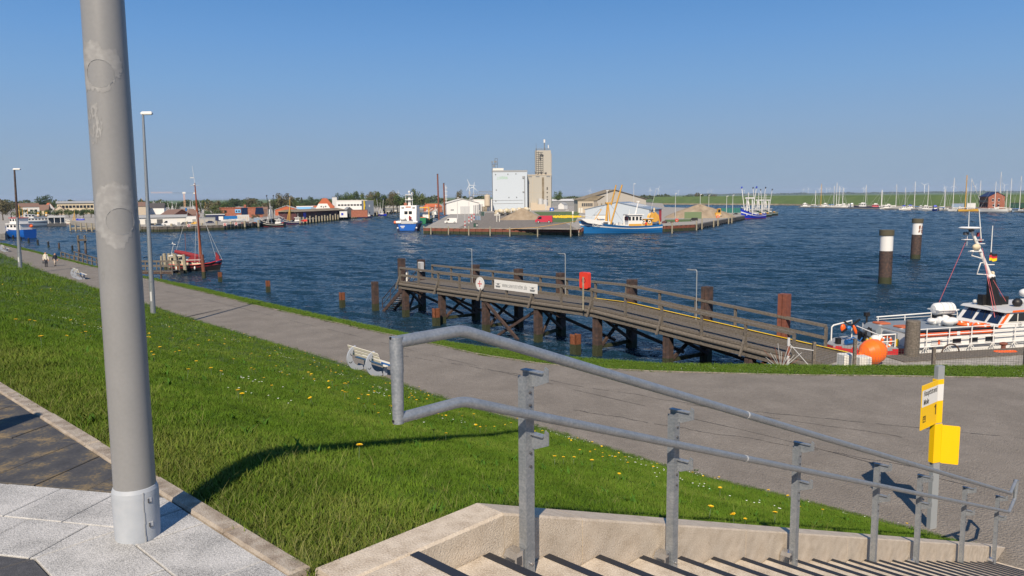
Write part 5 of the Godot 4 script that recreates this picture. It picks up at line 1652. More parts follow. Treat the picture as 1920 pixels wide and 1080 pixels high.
func ring_badge(c: Vector3, R: float) -> MB:
	var b = mb()
	for k in 16:
		var t = TAU * k / 16
		b.box(c + Vector3(cos(t), sin(t), 0) * R, Vector3(0.018, TAU * R / 16, 0.006), Basis(Vector3.BACK, t))
	b.box(c, Vector3(R * 1.2, 0.02, 0.006)).box(c, Vector3(0.02, R * 1.2, 0.006))
	return b
# ---------------------------------------------------------------- distant things: a node at its ground point, true size, built in units of one photo pixel at that distance
func far(called: String, label: String, category: String, x: float, y: float, h: float, turn := 0.0, group := "") -> Node3D:
	var P = gp(x, y, h)
	var f = facing(P, turn)
	return thing(called, label, category, Transform3D(f.basis.scaled(Vector3.ONE * mpp(P)), P), group)
func far_at(called: String, label: String, category: String, P: Vector3, turn := 0.0, group := "") -> Node3D:
	var f = facing(P, turn)
	return thing(called, label, category, Transform3D(f.basis.scaled(Vector3.ONE * mpp(P)), P), group)
# building: w wide, hw wall height, d deep, centred on its foot
func house(called: String, label: String, x: float, y: float, w: float, hw: float, d: float, wall: Material, roof: Material, kind: String, rh: float, turn := 0.0, wins := [], g := 1.43) -> Node3D:
	var o = far(called, label, "building", x, y, g, turn)
	obj("wall", mb().bar(-w / 2, w / 2, -1, hw, -d, 0), wall, o)
	var ov = w * 0.02 + 0.3
	var b = mb()
	if kind == "flat":
		b.bar(-w / 2 - ov * 0.4, w / 2 + ov * 0.4, hw, hw + rh, -d - ov * 0.4, ov * 0.4)
	elif kind == "x":      # ridge across the view
		b.prism(PackedVector2Array([Vector2(ov, hw), Vector2(-d / 2, hw + rh), Vector2(-d - ov, hw)]), -w / 2 - ov, w / 2 + ov, Transform3D(Basis(Vector3.BACK, Vector3.UP, Vector3.RIGHT), Vector3.ZERO))
	elif kind == "z":      # gable to the viewer
		obj("gable", mb().prism(PackedVector2Array([Vector2(-w / 2, hw), Vector2(0, hw + rh), Vector2(w / 2, hw)]), -d, 0), wall, o)
		for s in [-1, 1]:
			b.prism(PackedVector2Array([Vector2(s * (w / 2 + ov), hw - ov * rh / w), Vector2(0, hw + rh + 0.05), Vector2(0, hw + rh + 0.55), Vector2(s * (w / 2 + ov), hw - ov * rh / w + 0.5)]), -d - ov, ov)
	else:                 # hip
		var e = [Vector3(-w / 2 - ov, hw, ov), Vector3(w / 2 + ov, hw, ov), Vector3(w / 2 + ov, hw, -d - ov), Vector3(-w / 2 - ov, hw, -d - ov)]
		var r1 = Vector3(-w / 2 + d * 0.45, hw + rh, -d / 2)
		var r2 = Vector3(w / 2 - d * 0.45, hw + rh, -d / 2)
		b.quad(e[0], e[1], r2, r1, Vector3(0, 1, 1)); b.quad(e[2], e[3], r1, r2, Vector3(0, 1, -1))
		b.tri(e[1], e[2], r2, Vector3(1, 1, 0)); b.tri(e[3], e[0], r1, Vector3(-1, 1, 0))
	obj("roof", b, roof, o)
	for q in wins:        # [x, y, w, h, material, name]
		var nm: String = q[5] if q.size() > 5 else "window"
		obj(nm, mb().bar(q[0] - q[2] / 2, q[0] + q[2] / 2, q[1], q[1] + q[3], 0.02, 0.12), q[4], o)
	return o
func row_wins(n: int, x0: float, x1: float, y: float, w: float, h: float, m: Material) -> Array:
	var r = []
	for i in n: r.append([lerpf(x0, x1, (i + 0.5) / n), y, w, h, m])
	return r
var crowns = []
var trunk_mesh: ArrayMesh
func make_crowns():
	var pal = [[Color(.030, .060, .012), Color(.070, .110, .025)], [Color(.045, .070, .016), Color(.10, .125, .035)], [Color(.070, .065, .030), Color(.12, .105, .055)], [Color(.018, .040, .012), Color(.045, .075, .022)]]
	for v in 8:
		var r = RandomNumberGenerator.new()
		r.seed = 900 + v
		var lobes = []
		for k in 9: lobes.append([Vector3(r.randf_range(-0.32, 0.32), r.randf_range(0.34, 0.82), r.randf_range(-0.32, 0.32)), r.randf_range(0.13, 0.25)])
		lobes.append([Vector3(0, 0.58, 0), 0.3])
		var b = mb()
		var p: Array = pal[v % 4]
		for i in 1100:
			var L: Array = lobes[r.randi() % lobes.size()]
			var d = Vector3(r.randfn(), r.randfn(), r.randfn()).normalized()
			var c: Vector3 = L[0] + d * L[1] * pow(r.randf(), 0.35)
			c.y = maxf(c.y, 0.12)
			var n = (d + Vector3(r.randfn(), r.randfn(), r.randfn()) * 0.5).normalized()
			var x = n.cross(Vector3(r.randfn(), r.randfn(), r.randfn())).normalized() * r.randf_range(0.018, 0.038)
			var y = n.cross(x).normalized() * r.randf_range(0.016, 0.032)
			b.tint(p[0].lerp(p[1], r.randf()))
			b.quad(c - x, c + y, c + x, c - y, n)
		crowns.append(b.mesh())
	var t = mb().tube([Vector3(0, -0.05, 0), Vector3(0.01, 0.25, 0), Vector3(0, 0.6, 0)], [0.035, 0.025, 0.01], 7)
	for k in 5: t.tube([Vector3(0, 0.2 + 0.06 * k, 0), Vector3(cos(k * 2.4) * 0.22, 0.42 + 0.06 * k, sin(k * 2.4) * 0.22)], [0.014, 0.005], 5)
	trunk_mesh = t.mesh()
var LAND = [[20, "by the blue launch"], [62, "behind the ferry"], [90, "behind the white gabled house"], [125, "before the long cream building"], [165, "by the end of the long cream building"], [245, "behind the brown-roofed hall"], [290, "behind the dark-roofed white house"], [340, "behind the red-brown tiled roof"], [385, "behind the grey garage block"], [405, "behind the dark pavilion"], [440, "behind the blue tarpaulin shelter"], [475, "behind the brick block"], [505, "behind the black and white cutter"], [540, "behind the barn-red hall"], [572, "behind the light blue hall"], [605, "behind the orange hipped roof"], [630, "beside the square tower"], [660, "behind the white office"], [690, "behind the slate-grey block"], [715, "behind the blue channel cutter"], [740, "at the end of the channel"], [775, "behind the service ship"]]
func landmark(x: float) -> String:
	var best = ""
	var d = 1e9
	for q in LAND:
		if absf(q[0] - x) < d:
			d = absf(q[0] - x)
			best = q[1]
	return best
var tree_n = 0
func tree(label: String, x: float, y: float, w: float, hgt: float, kind: int, h := 1.43, group := ""):
	if crowns.is_empty(): make_crowns()
	tree_n += 1
	var o = far("tree", label, "tree", x, y, h, tree_n * 47.0, group)
	var s = Vector3(w * 1.15, hgt * 1.08, w * 1.15)
	var c = obj("crown", crowns[(kind + 4 * (tree_n % 2)) % 8], M.leaf, o)
	c.scale = s
	var t = obj("trunk", trunk_mesh, M.bark, o)
	t.scale = s
# hull with bow at +x, waterline y = 0
func hull_pts(t: float, L: float, B: float, H: float, Hb: float, Hs: float) -> Array:
	var w = B * 0.5 * (lerpf(0.86, 1.0, minf(t / 0.3, 1.0)) if t < 0.45 else 1.0 - pow((t - 0.45) / 0.55, 2.3))
	w = maxf(w, B * 0.015)
	var y = H + (Hb - H) * pow(clampf((t - 0.35) / 0.65, 0, 1), 1.8) + (Hs - H) * pow(clampf((0.35 - t) / 0.35, 0, 1), 1.8)
	var x = (t - 0.5) * L
	var rk = 0.07 * L * pow(clampf((t - 0.6) / 0.4, 0, 1), 2.0)      # raked stem
	return [Vector3(x + rk, y, w), Vector3(x + rk * 0.5, y * 0.5, w * lerpf(0.96, 0.75, t)), Vector3(x, 0.02 * H, w * lerpf(0.88, 0.55, t)), Vector3(x - rk * 0.3, -0.5 * H, w * 0.35)]
func boat_hull(o: Node, L: float, B: float, H: float, Hb: float, Hs: float, m: Material, deck: Material, stripe: Material = null, boot: Material = null):
	var secs = []
	for i in 15:
		var q = hull_pts(i / 14.0, L, B, H, Hb, Hs)
		var row = []
		for p in q: row.append(p)
		for k in range(3, -1, -1): row.append(Vector3(q[k].x, q[k].y, -q[k].z))
		secs.append(row)
	var hb = obj("hull", mb().loft(secs), m, o)
	var dk = mb()
	for i in 14:
		var a: Vector3 = secs[i][0]
		var b: Vector3 = secs[i + 1][0]
		var dn = Vector3(0, -0.10 * H, 0)
		dk.quad(a + dn, b + dn, Vector3(b.x, b.y, -b.z) + dn, Vector3(a.x, a.y, -a.z) + dn, Vector3.UP)
	obj("deck", dk, deck, o)
	for e in [[stripe, 0.62, 0.74, "stripe"], [boot, -0.02, 0.10, "boot_top"]]:
		if e[0] == null: continue
		var b = mb()
		for side in [1.0, -1.0]:
			var rows = []
			for i in 15:
				var q = hull_pts(i / 14.0, L, B, H, Hb, Hs)
				var row = []
				for f in [e[1], e[2]]:
					var p: Vector3
					if f > 0.5: p = q[1].lerp(q[0], (f - 0.5) * 2)
					else: p = q[2].lerp(q[1], clampf(f * 2, 0, 1))
					row.append(Vector3(p.x + 0.004 * L * (1 if i == 14 else 0), p.y, (p.z + 0.012 * B) * side))
				rows.append(row)
			for i in 14: b.quad(rows[i][0], rows[i + 1][0], rows[i + 1][1], rows[i][1], Vector3(0, 0, side))
		obj(e[3], b, e[0], hb)
func cabin(o: Node, x0: float, x1: float, y0: float, y1: float, hw: float, wall: Material, roofm: Material, nwin := 4, called := "wheelhouse"):
	var c = obj(called, mb().prism(PackedVector2Array([Vector2(x0, y0), Vector2(x1, y0), Vector2(x1 - (y1 - y0) * 0.12, y1), Vector2(x0, y1)]), -hw, hw), wall, o)
	var t = (y1 - y0) * 0.07
	obj("cabin_roof", mb().bar(x0 - t * 2, x1 + t, y1, y1 + t * 1.3, -hw - t * 1.5, hw + t * 1.5), roofm, o)
	var wy0 = lerpf(y0, y1, 0.52)
	var wy1 = lerpf(y0, y1, 0.86)
	for k in nwin:
		var a = lerpf(x0, x1, (k + 0.18) / nwin)
		var b = lerpf(x0, x1, (k + 0.78) / nwin)
		for s in [-1, 1]: obj("window", mb().bar(a, b, wy0, wy1, s * hw, s * (hw + t * 0.25)), M.glass, c)
	for s in [-1, 0, 1]: obj("window", mb().bar(x1 - (y1 - y0) * 0.10, x1 + t * 0.05, wy0, wy1, s * hw * 0.64 - hw * 0.22, s * hw * 0.64 + hw * 0.22), M.glass, c)
# double-rig trawler: L long, bow at +x
func trawler(label: String, x: float, y: float, turn: float, L: float, hm: Material, stripe: Material, mast: Material, mh: float, boom_up: float, house_front := false, group := "trawlers in the harbour", boom_m: Material = null) -> Node3D:
	var o = far("trawler", label, "trawler", x, y, 0.0, turn, group)
	var B = L * 0.27
	boat_hull(o, L, B, L * 0.115, L * 0.31, L * 0.15, hm, M.stairgrey, stripe, M.darkred)
	var d = L * 0.115
	var hx = L * (0.02 if house_front else -0.30)
	cabin(o, hx - L * 0.10, hx + L * 0.12, d * 0.9, d + L * 0.15, B * 0.33, M.white, M.offwhite)
	obj("bulwark_rail", mb().tube([Vector3(L * 0.3, d + L * 0.13, B * 0.36), Vector3(L * 0.53, d + L * 0.24, 0), Vector3(L * 0.3, d + L * 0.13, -B * 0.36)], L * 0.006, 5), M.white, o)
	obj("winch", mb().cyl(Vector3(-L * 0.02, d + L * 0.02, -B * 0.2), Vector3(-L * 0.02, d + L * 0.02, B * 0.2), L * 0.035, L * 0.035, 10), M.midgrey, o)
	var fx = L * (0.02 if not house_front else 0.22)
	var fr = sub("mast_frame", o)
	for s in [-1, 1]:
		obj("leg", mb().cyl(Vector3(fx, d * 0.9, s * B * 0.32), Vector3(fx, mh * 0.66, s * B * 0.06), L * 0.012, L * 0.010, 7), mast, fr)
		obj("leg", mb().cyl(Vector3(fx + L * 0.14, d * 0.9, s * B * 0.26), Vector3(fx, mh * 0.66, s * B * 0.05), L * 0.010, L * 0.008, 7), mast, fr)
	obj("crossbar", mb().cyl(Vector3(fx, mh * 0.42, -B * 0.19), Vector3(fx, mh * 0.42, B * 0.19), L * 0.01, L * 0.01, 6), mast, fr)
	obj("pole", mb().cyl(Vector3(fx, mh * 0.55, 0), Vector3(fx, mh, 0), L * 0.011, L * 0.007, 7), mast, fr)
	obj("crosstree", mb().cyl(Vector3(fx, mh * 0.93, -B * 0.13), Vector3(fx, mh * 0.93, B * 0.13), L * 0.007, L * 0.007, 6).cyl(Vector3(fx - L * 0.035, mh * 0.97, 0), Vector3(fx + L * 0.035, mh * 0.97, 0), L * 0.007, L * 0.007, 6), M.white, fr)
	if boom_up > 0:
		for s in [-1, 1]:
			var tip = Vector3(fx - L * 0.02, boom_up, s * B * 1.0)
			obj("boom", mb().cyl(Vector3(fx - L * 0.03, d, s * B * 0.48), tip, L * 0.012, L * 0.009, 7), boom_m if boom_m else mast, o)
			obj("boom_block", mb().box(tip, Vector3(L * 0.03, L * 0.055, L * 0.03), Basis(Vector3.BACK, 0.5)), M.black if hm != M.royal else M.royal, o)
			obj("boom_stay", mb().tube([tip, Vector3(fx, mh * 0.64, 0)], L * 0.0025, 4), M.midgrey, o)
	obj("stay", mb().tube([Vector3(fx, mh * 0.66, 0), Vector3(L * 0.47, d + L * 0.09, 0)], L * 0.0028, 4).tube([Vector3(fx, mh * 0.66, 0), Vector3(-L * 0.42, d + L * 0.05, 0)], L * 0.0028, 4), M.midgrey, o)
	obj("aerial", mb().cyl(Vector3(hx, d + L * 0.15, 0), Vector3(hx, d + L * 0.33, 0), L * 0.006, L * 0.004, 5).ell(Vector3(hx, d + L * 0.19, 0), Vector3(L * 0.03, L * 0.012, L * 0.03), 8, 5), M.white, o)
	var nets = mb()
	for k in 5: nets.ell(Vector3(-L * 0.42 + k * L * 0.025, d + L * 0.02, B * (0.2 - 0.1 * k)), Vector3(L * 0.035, L * 0.025, L * 0.035), 7, 5)
	obj("net_heap", nets, M.ochre if stripe == M.white else M.orange, o)
	return o
func car(label: String, x: float, y: float, turn: float, L: float, m: Material, van := false, g := 1.43) -> Node3D:
	var o = far("parked_van" if van else "parked_car", label, "van" if van else "car", x, y, g, turn, "vehicles parked on the quays")
	var H = L * (0.44 if van else 0.33)
	var W = L * 0.2
	var pr: PackedVector2Array
	if van: pr = PackedVector2Array([Vector2(-L * 0.5, H * 0.16), Vector2(L * 0.5, H * 0.16), Vector2(L * 0.5, H * 0.46), Vector2(L * 0.40, H * 0.55), Vector2(L * 0.27, H * 0.95), Vector2(L * 0.2, H), Vector2(-L * 0.48, H), Vector2(-L * 0.5, H * 0.9)])
	else: pr = PackedVector2Array([Vector2(-L * 0.5, H * 0.2), Vector2(L * 0.5, H * 0.2), Vector2(L * 0.5, H * 0.5), Vector2(L * 0.28, H * 0.58), Vector2(L * 0.12, H * 0.98), Vector2(-L * 0.28, H), Vector2(-L * 0.45, H * 0.62), Vector2(-L * 0.5, H * 0.58)])
	var b = obj("body", mb().prism(pr, -W, W), m, o)
	for s in [-1, 1]:
		if van: obj("side_window", mb().prism(PackedVector2Array([Vector2(L * 0.12, H * 0.56), Vector2(L * 0.36, H * 0.56), Vector2(L * 0.25, H * 0.88), Vector2(L * 0.12, H * 0.88)]), s * W, s * (W + L * 0.006)), M.glass, o)
		else: obj("side_window", mb().prism(PackedVector2Array([Vector2(-L * 0.36, H * 0.62), Vector2(L * 0.2, H * 0.62), Vector2(L * 0.09, H * 0.92), Vector2(-L * 0.25, H * 0.94)]), s * W, s * (W + L * 0.006)), M.glass, o)
		for wx in [-0.31, 0.31]:
			var wh = obj("wheel", mb().cyl(Vector3(L * wx, H * 0.19, s * W * 0.8), Vector3(L * wx, H * 0.19, s * (W * 1.04)), L * 0.075, L * 0.075, 12), M.rubber, o)
			obj("rim", mb().cyl(Vector3(L * wx, H * 0.19, s * W * 1.0), Vector3(L * wx, H * 0.19, s * W * 1.06), L * 0.04, L * 0.04, 10), M.lightgrey, wh)
		obj("headlight", mb().box(Vector3(L * 0.495, H * 0.42, s * W * 0.75), Vector3(L * 0.015, H * 0.1, W * 0.35)), M.white, o)
	obj("windscreen", mb().quad_m([Vector3(L * (0.395 if van else 0.275), H * 0.57, -W * 0.88), Vector3(L * (0.395 if van else 0.275), H * 0.57, W * 0.88), Vector3(L * (0.283 if van else 0.135), H * 0.93, W * 0.82), Vector3(L * (0.283 if van else 0.135), H * 0.93, -W * 0.82)], Vector3(0.02 * L, 0.01 * L, 0)), M.glass, o)
	return o
func post_row(called: String, label: String, a: Array, b: Array, n: int, w: float, hgt: float, m: Material, group: String, bot := -0.4, skip := []):
	var A = gp(a[0], a[1], 0)
	var B = gp(b[0], b[1], 0)
	for i in n:
		if i in skip: continue
		var P = A.lerp(B, float(i) / maxf(n - 1, 1))
		var o = thing(called, label, "post", Transform3D(Basis(Vector3.UP, i * 1.3), P), group)
		var mm: Mesh
		var hh = hgt * (1.0 + 0.12 * sin(i * 2.7))
		obj("shaft", mb().lathe([Vector2(w, bot), Vector2(w * 0.97, hh - 0.1), Vector2(w * 0.8, hh), Vector2(0, hh + 0.02)], 9), m, o)
		obj("wet_foot", mb().lathe([Vector2(w * 1.04, bot), Vector2(w * 1.04, 0.45), Vector2(w, 0.5)], 9), M.algae, o)
func quay_wall(poly: Array, h: float, called: String, m: Material):
	var p = PackedVector2Array()
	for q in poly: p.append(Vector2(q.x, -q.z))
	var b = mb()
	b.prism(p, -0.8, h, Transform3D(Basis(Vector3.RIGHT, Vector3(0, 0, -1), Vector3.UP), Vector3.ZERO))
	struct(called, b, m)
# sheet-pile front along a line of water points: brown steel above, green below
func sheet_front(label: String, pts: Array, h: float, m: Material, low: Material):
	var o = thing("sheet_pile_wall", label, "quay wall")
	for i in pts.size() - 1:
		var a: Vector3 = pts[i]
		var b: Vector3 = pts[i + 1]
		var d = (b - a).normalized()
		var n = Vector3(-d.z, 0, d.x)
		if n.dot(EYE - a) < 0: n = -n
		n.y = 0
		var L = (b - a).length()
		var up = mb()
		var lo = mb()
		var k = 0.0
		while k < L - 0.3:
			var off = 0.10 if int(k / 0.9) % 2 == 0 else 0.32
			var w = minf(0.9, L - k)
			var c = a + d * (k + w / 2) + n * off
			up.box(Vector3(c.x, h * 0.75, c.z), Vector3(w, h * 0.5, 0.25), Basis(d, Vector3.UP, d.cross(Vector3.UP)))
			lo.box(Vector3(c.x, h * 0.25 - 0.3, c.z), Vector3(w, h * 0.5 + 0.6, 0.25), Basis(d, Vector3.UP, d.cross(Vector3.UP)))
			k += 0.9
		var pr = obj("sheet_piling", up, m, o)
		obj("algae_band", lo, low, pr)
		obj("coping", mb().beam(a + n * 0.12 + Vector3(0, h + 0.06, 0), b + n * 0.12 + Vector3(0, h + 0.06, 0), 0.5, 0.14), M.quay_concrete, o)
# ---------------------------------------------------------------- piles, footbridges and boats by the near shore
func build_left_water():
	# row of black tarred piles
	for q in [[25, 449, 8], [39, 452, 8], [54, 455, 9], [71, 458.5, 9.5], [91, 462.5, 10], [111, 466, 10.5], [136, 471, 11]]:
		var o = far("tarred_pile", "short black tarred pile standing in a row along the shore", "pile", q[0], q[1], 0, 0, "row of tarred piles")
		obj("shaft", mb().lathe([Vector2(1.7, -6), Vector2(1.65, q[2] * 0.9), Vector2(1.3, q[2]), Vector2(0, q[2] + 0.1)], 9), M.black if int(q[0]) != 111 else M.steel, o)
		obj("wet_foot", mb().lathe([Vector2(1.8, -6), Vector2(1.8, 1.6), Vector2(1.7, 1.8)], 9), M.algae, o)
	# gallows of two timber piles with a crossbeam
	var hf = far("pile_gallows", "two tall timber piles joined by a crossbeam in the water", "piles", 155, 476, 0, 8)
	for x in [-5.5, 5.5]:
		obj("pile", mb().lathe([Vector2(2.0, -4), Vector2(1.9, 34), Vector2(1.4, 35), Vector2(0, 35)], 10, Vector3(x, 0, 0)), M.wood, hf)
		obj("wet_foot", mb().lathe([Vector2(2.15, -4), Vector2(2.1, 8)], 10, Vector3(x, 0, 0)), M.steel, hf)
	obj("crossbeam", mb().bar(-8, 8, 24, 28, 1.5, 4.5), M.wood, hf)
	# small white marker by the near footbridge
	var mk = thing("marker_pole", "thin white and blue marker pole beside the small footbridge", "pole", Transform3D(Basis.IDENTITY, dike_hit(124, 479)))
	obj("pole", mb().cyl(Vector3(0, -0.2, 0), Vector3(0, 1.25, 0), 0.05, 0.05, 8), M.white, mk)
	obj("band", mb().cyl(Vector3(0, 0.75, 0), Vector3(0, 1.0, 0), 0.055, 0.055, 8), M.sea, mk)
	# footbridges: deck boards, posts, rails
	for q in [[[128, 484], [187, 503], 1.75, "small grey timber footbridge leading down from the verge near the walkers"], [[262, 512], [330, 512], 1.35, "grey timber footbridge leading to the cluster of mooring posts"]]:
		var A = gp(q[0][0], q[0][1] + (4 if q[2] > 1.5 else -4), q[2])
		var B = gp(q[1][0], q[1][1] + (4 if q[2] > 1.5 else -4), q[2] - (0.6 if q[2] > 1.5 else 0.0))
		if q[2] < 1.5: A = A - (B - A) * 0.25
		var d = (B - A)
		var L = d.length()
		d = d.normalized()
		var sd = d.cross(Vector3.UP).normalized()
		var fb = thing("footbridge", q[3], "footbridge")
		for k in int(L / 0.3):
			var c = A + d * (0.3 * k + 0.15)
			obj("deck_board", mb().beam(c - sd * 0.7, c + sd * 0.7, 0.28, 0.06), M.wood, fb)
		for s in [-1, 1]:
			obj("side_beam", mb().beam(A + sd * 0.7 * s - Vector3(0, 0.16, 0), B + sd * 0.7 * s - Vector3(0, 0.16, 0), 0.10, 0.24), M.steel if q[2] < 1.5 else M.wood, fb)
			for hgt in [0.55, 1.05]: obj("rail", mb().beam(A + sd * 0.66 * s + Vector3(0, hgt, 0), B + sd * 0.66 * s + Vector3(0, hgt, 0), 0.07, 0.10), M.wood, fb)
			var n = int(L / 1.6) + 1
			for k in n + 1:
				var c = A + d * (L * k / n) + sd * 0.74 * s
				obj("post", mb().beam(c - Vector3(0, 0.35, 0), c + Vector3(0, 1.1, 0), 0.10, 0.10, Vector3.RIGHT), M.wood, fb)
				if s > 0 and k % 2 == 1: obj("leg", mb().cyl(c - Vector3(0, 2.5, 0), c - Vector3(0, 0.25, 0), 0.1, 0.1, 7), M.steel, fb)
	# cluster of thick leaning mooring posts
	for q in [[311, 505, 30, 3.4, -0.04], [318, 508, 33, 3.4, 0.02], [326, 509, 34, 3.3, 0.0], [333, 511, 35, 3.5, -0.10], [340, 510, 33, 3.4, -0.06], [348, 512, 35, 3.4, -0.05], [303.5, 502, 22, 2.2, 0.0]]:
		var o = far("mooring_post", "thick mossy timber post in the cluster beside the red sailing boat", "post", q[0], q[1], 0, 0, "cluster of timber mooring posts")
		var ax = Vector3(q[4], 1, 0)
		obj("log", mb().tube([ax * -6, ax * q[2] * 0.6, ax * (q[2] - 1), ax * q[2]], [q[3], q[3] * 0.98, q[3] * 0.95, q[3] * 0.7], 10), M.pale_wood, o)
		obj("wet_foot", mb().tube([ax * -6, ax * 6], q[3] * 1.04, 10), M.algae, o)
	var rp = far("rusty_pile", "tall round rust-brown steel pile in front of the red sailing boat", "pile", 382.5, 521, 0)
	obj("tube", mb().tube([Vector3(0, 11, 0), Vector3(-1.5, 44, 0)], 3.4, 14), M.red_steel, rp)
	obj("wet_foot", mb().tube([Vector3(0.2, -6, 0), Vector3(0, 11.5, 0)], 3.7, 14), M.algae, rp)
	var s2 = far("rusty_pile", "short rusty pile between the timber mooring posts", "pile", 335.5, 514, 0)
	obj("tube", mb().bar(-3, 3, 8, 18, -3, 3), M.orange_rust, s2)
	obj("wet_foot", mb().bar(-3.1, 3.1, -6, 9, -3.1, 3.1), M.algae, s2)
	# traditional sailing boat, red covers, reddish mast
	var sb = far("sailing_boat", "black and red sailing boat with wine-red covers and tall red-brown mast", "sailing boat", 368, 509, 0, -14)
	boat_hull(sb, 84, 34, 13, 21, 14, M.black, M.offwhite, M.darkred, M.darkgrey)
	obj("rubbing_rail", mb().tube([Vector3(-44, 15.5, 15), Vector3(-20, 14, 17), Vector3(5, 14, 17.4), Vector3(28, 16.5, 13), Vector3(46, 21.5, 0)], 0.8, 6), M.red, sb)
	cabin(sb, -30, 14, 11, 22, 10, M.cream, M.offwhite, 5, "deckhouse")
	cabin(sb, -42, -22, 12, 30, 10, M.cream, M.offwhite, 3, "wheel_shelter")
	obj("boom", mb().cyl(Vector3(-34, 36, 0), Vector3(12, 26, 0), 1.0, 1.0, 8), M.mast_wood, sb)
	obj("sail_cover", mb().tube([Vector3(-36, 38.5, 0), Vector3(-20, 34.5, 0), Vector3(0, 29, 0), Vector3(11, 27.5, 0)], [3.2, 4.2, 4.6, 3.0], 9), M.sail, sb)
	obj("cockpit_cover", mb().prism(PackedVector2Array([Vector2(-18, 18), Vector2(-3, 31), Vector2(12, 22), Vector2(12, 18)]), -10.5, 10.5), M.sail, sb)
	obj("bow_cover", mb().prism(PackedVector2Array([Vector2(36, 20), Vector2(37, 36), Vector2(43, 28), Vector2(43, 20)]), -2, 2), M.sail, sb)
	obj("bow_tarpaulin", mb().ell(Vector3(38, 17.5, 0), Vector3(9, 4, 7), 12, 6).ell(Vector3(30, 16, 2), Vector3(6, 3, 6), 10, 6), M.navy, sb)
	var ms = sub("mast", sb)
	var foot = Vector3(10, 20, 0)
	var top = Vector3(6.5, 164, 0)
	obj("lower_mast", mb().cyl(foot, foot.lerp(top, 0.72), 2.7, 2.0, 12), M.mast_wood, ms)
	obj("top_mast", mb().cyl(foot.lerp(top, 0.70), top, 1.6, 0.9, 9), M.mast_wood, ms)
	obj("aerial", mb().cyl(top, top + Vector3(-3, 32, 0), 0.35, 0.25, 5), M.white, ms)
	obj("crosstree", mb().cyl(top + Vector3(-8, -4, 0), top + Vector3(8, -4, 0), 0.4, 0.4, 5).box(top + Vector3(-4, 10, 0), Vector3(7, 1.6, 1)).ell(top + Vector3(-1, -3, 0), Vector3(2, 2, 2), 8, 5), M.lightgrey, ms)
	for q in [[Vector3(10, 14, 15), 0.72], [Vector3(10, 14, -15), 0.72], [Vector3(48, 20, 0), 0.72], [Vector3(38, 19, 0), 0.95], [Vector3(2, 14, 16), 0.72], [Vector3(-42, 15, 0), 0.95]]:
		obj("stay", mb().tube([foot.lerp(top, q[1]), q[0]], 0.28, 4), M.lightgrey, ms)
	obj("pennant", mb().prism(PackedVector2Array([Vector2(-13, 118), Vector2(-10, 119), Vector2(-10, 113), Vector2(-13, 113)]), -0.2, 0.2), M.sea, sb)
	obj("wind_vane", mb().cyl(Vector3(-46, 20, 0), Vector3(-38, 50, 0), 0.3, 0.3, 5).box(Vector3(-37, 52, 0), Vector3(7, 1.2, 0.6), Basis(Vector3.BACK, -0.3)).box(Vector3(-39, 54, 0), Vector3(1, 4, 0.6)), M.white, sb)
	obj("pole", mb().cyl(Vector3(-18, 22, -4), Vector3(-17, 72, -4), 0.4, 0.4, 5), M.mast_wood, sb)
	for k in 4: obj("fender", mb().ell(Vector3(-30 + 16 * k, 8, 17.5), Vector3(1.6, 3.4, 1.6), 8, 6), M.white, sb)
	# blue and white pilot launch
	var pl = far("pilot_launch", "bright blue launch with white wheelhouse and red roof line", "launch", 36, 446, 0, 125)
	boat_hull(pl, 62, 30, 15.5, 21, 16, M.blue, M.grey, null, M.navy)
	var pc = sub("superstructure", pl)
	cabin(pc, -22, 16, 14, 26, 12, M.white, M.white, 4, "lower_house")
	cabin(pc, -14, 8, 26, 37, 10.5, M.white, M.red, 3, "upper_house")
	obj("foredeck_rail", mb().tube([Vector3(16, 24, 12), Vector3(32, 27, 0), Vector3(16, 24, -12)], 0.4, 5), M.white, pl)
	obj("raft", mb().ell(Vector3(-22, 22, 9), Vector3(5, 3, 3), 8, 6), M.orange, pl)
	obj("mast", mb().cyl(Vector3(-6, 37, 0), Vector3(-6, 62, 0), 0.8, 0.5, 7).cyl(Vector3(-6, 56, -6), Vector3(-6, 56, 6), 0.5, 0.5, 6), M.ochre, pl)
	obj("aerial", mb().cyl(Vector3(4, 38, 4), Vector3(4, 48, 4), 0.3, 0.2, 5).cyl(Vector3(6, 38, -4), Vector3(6, 46, -4), 0.3, 0.2, 5), M.white, pl)
	# white ferry with two yellow funnels
	var fy = far("ferry", "white excursion ship with two yellow funnels at the far landing", "ship", 77, 424, 0, 12)
	boat_hull(fy, 58, 15, 10, 14, 11, M.greyblue, M.grey, M.navy, M.navy)
	cabin(fy, -27, 16, 9, 15, 6, M.white, M.white, 8, "saloon_deck")
	cabin(fy, -26, -10, 15, 22, 5, M.white, M.white, 3, "bridge")
	obj("upper_deck", mb().bar(-12, 12, 15, 18.5, -5.5, 5.5), M.slate, fy)
	for x in [-3.5, 10]:
		obj("funnel", mb().cyl(Vector3(x, 15, 0), Vector3(x + 1, 26, 0), 2.2, 1.9, 10), M.ochre, fy)
		obj("funnel_band", mb().cyl(Vector3(x + 0.5, 20, 0), Vector3(x + 0.65, 22, 0), 2.2, 2.15, 10), M.white, fy)
	obj("mast", mb().cyl(Vector3(-28, 10, 0), Vector3(-28, 36, 0), 0.5, 0.4, 6).cyl(Vector3(-20, 22, 0), Vector3(-20, 34, 0), 0.5, 0.4, 6), M.ochre, fy)
	# small red, white and blue cutter with a yellow frame
	var ct = trawler("small white-hulled cutter with maroon rail and slim yellow frame at the far landing", 142, 420, 168, 34, M.offwhite, M.maroon, M.mast_yellow, 31, 0.0)
	obj("blue_awning", mb().bar(-15, -2, 6, 10, -3.5, 3.5), M.royal, ct)
	# covered landing stage
	var ls = far("landing_stage", "open grey-roofed shed on the floating landing stage behind the ferry", "shed", 106, 421, 0.6, 0)
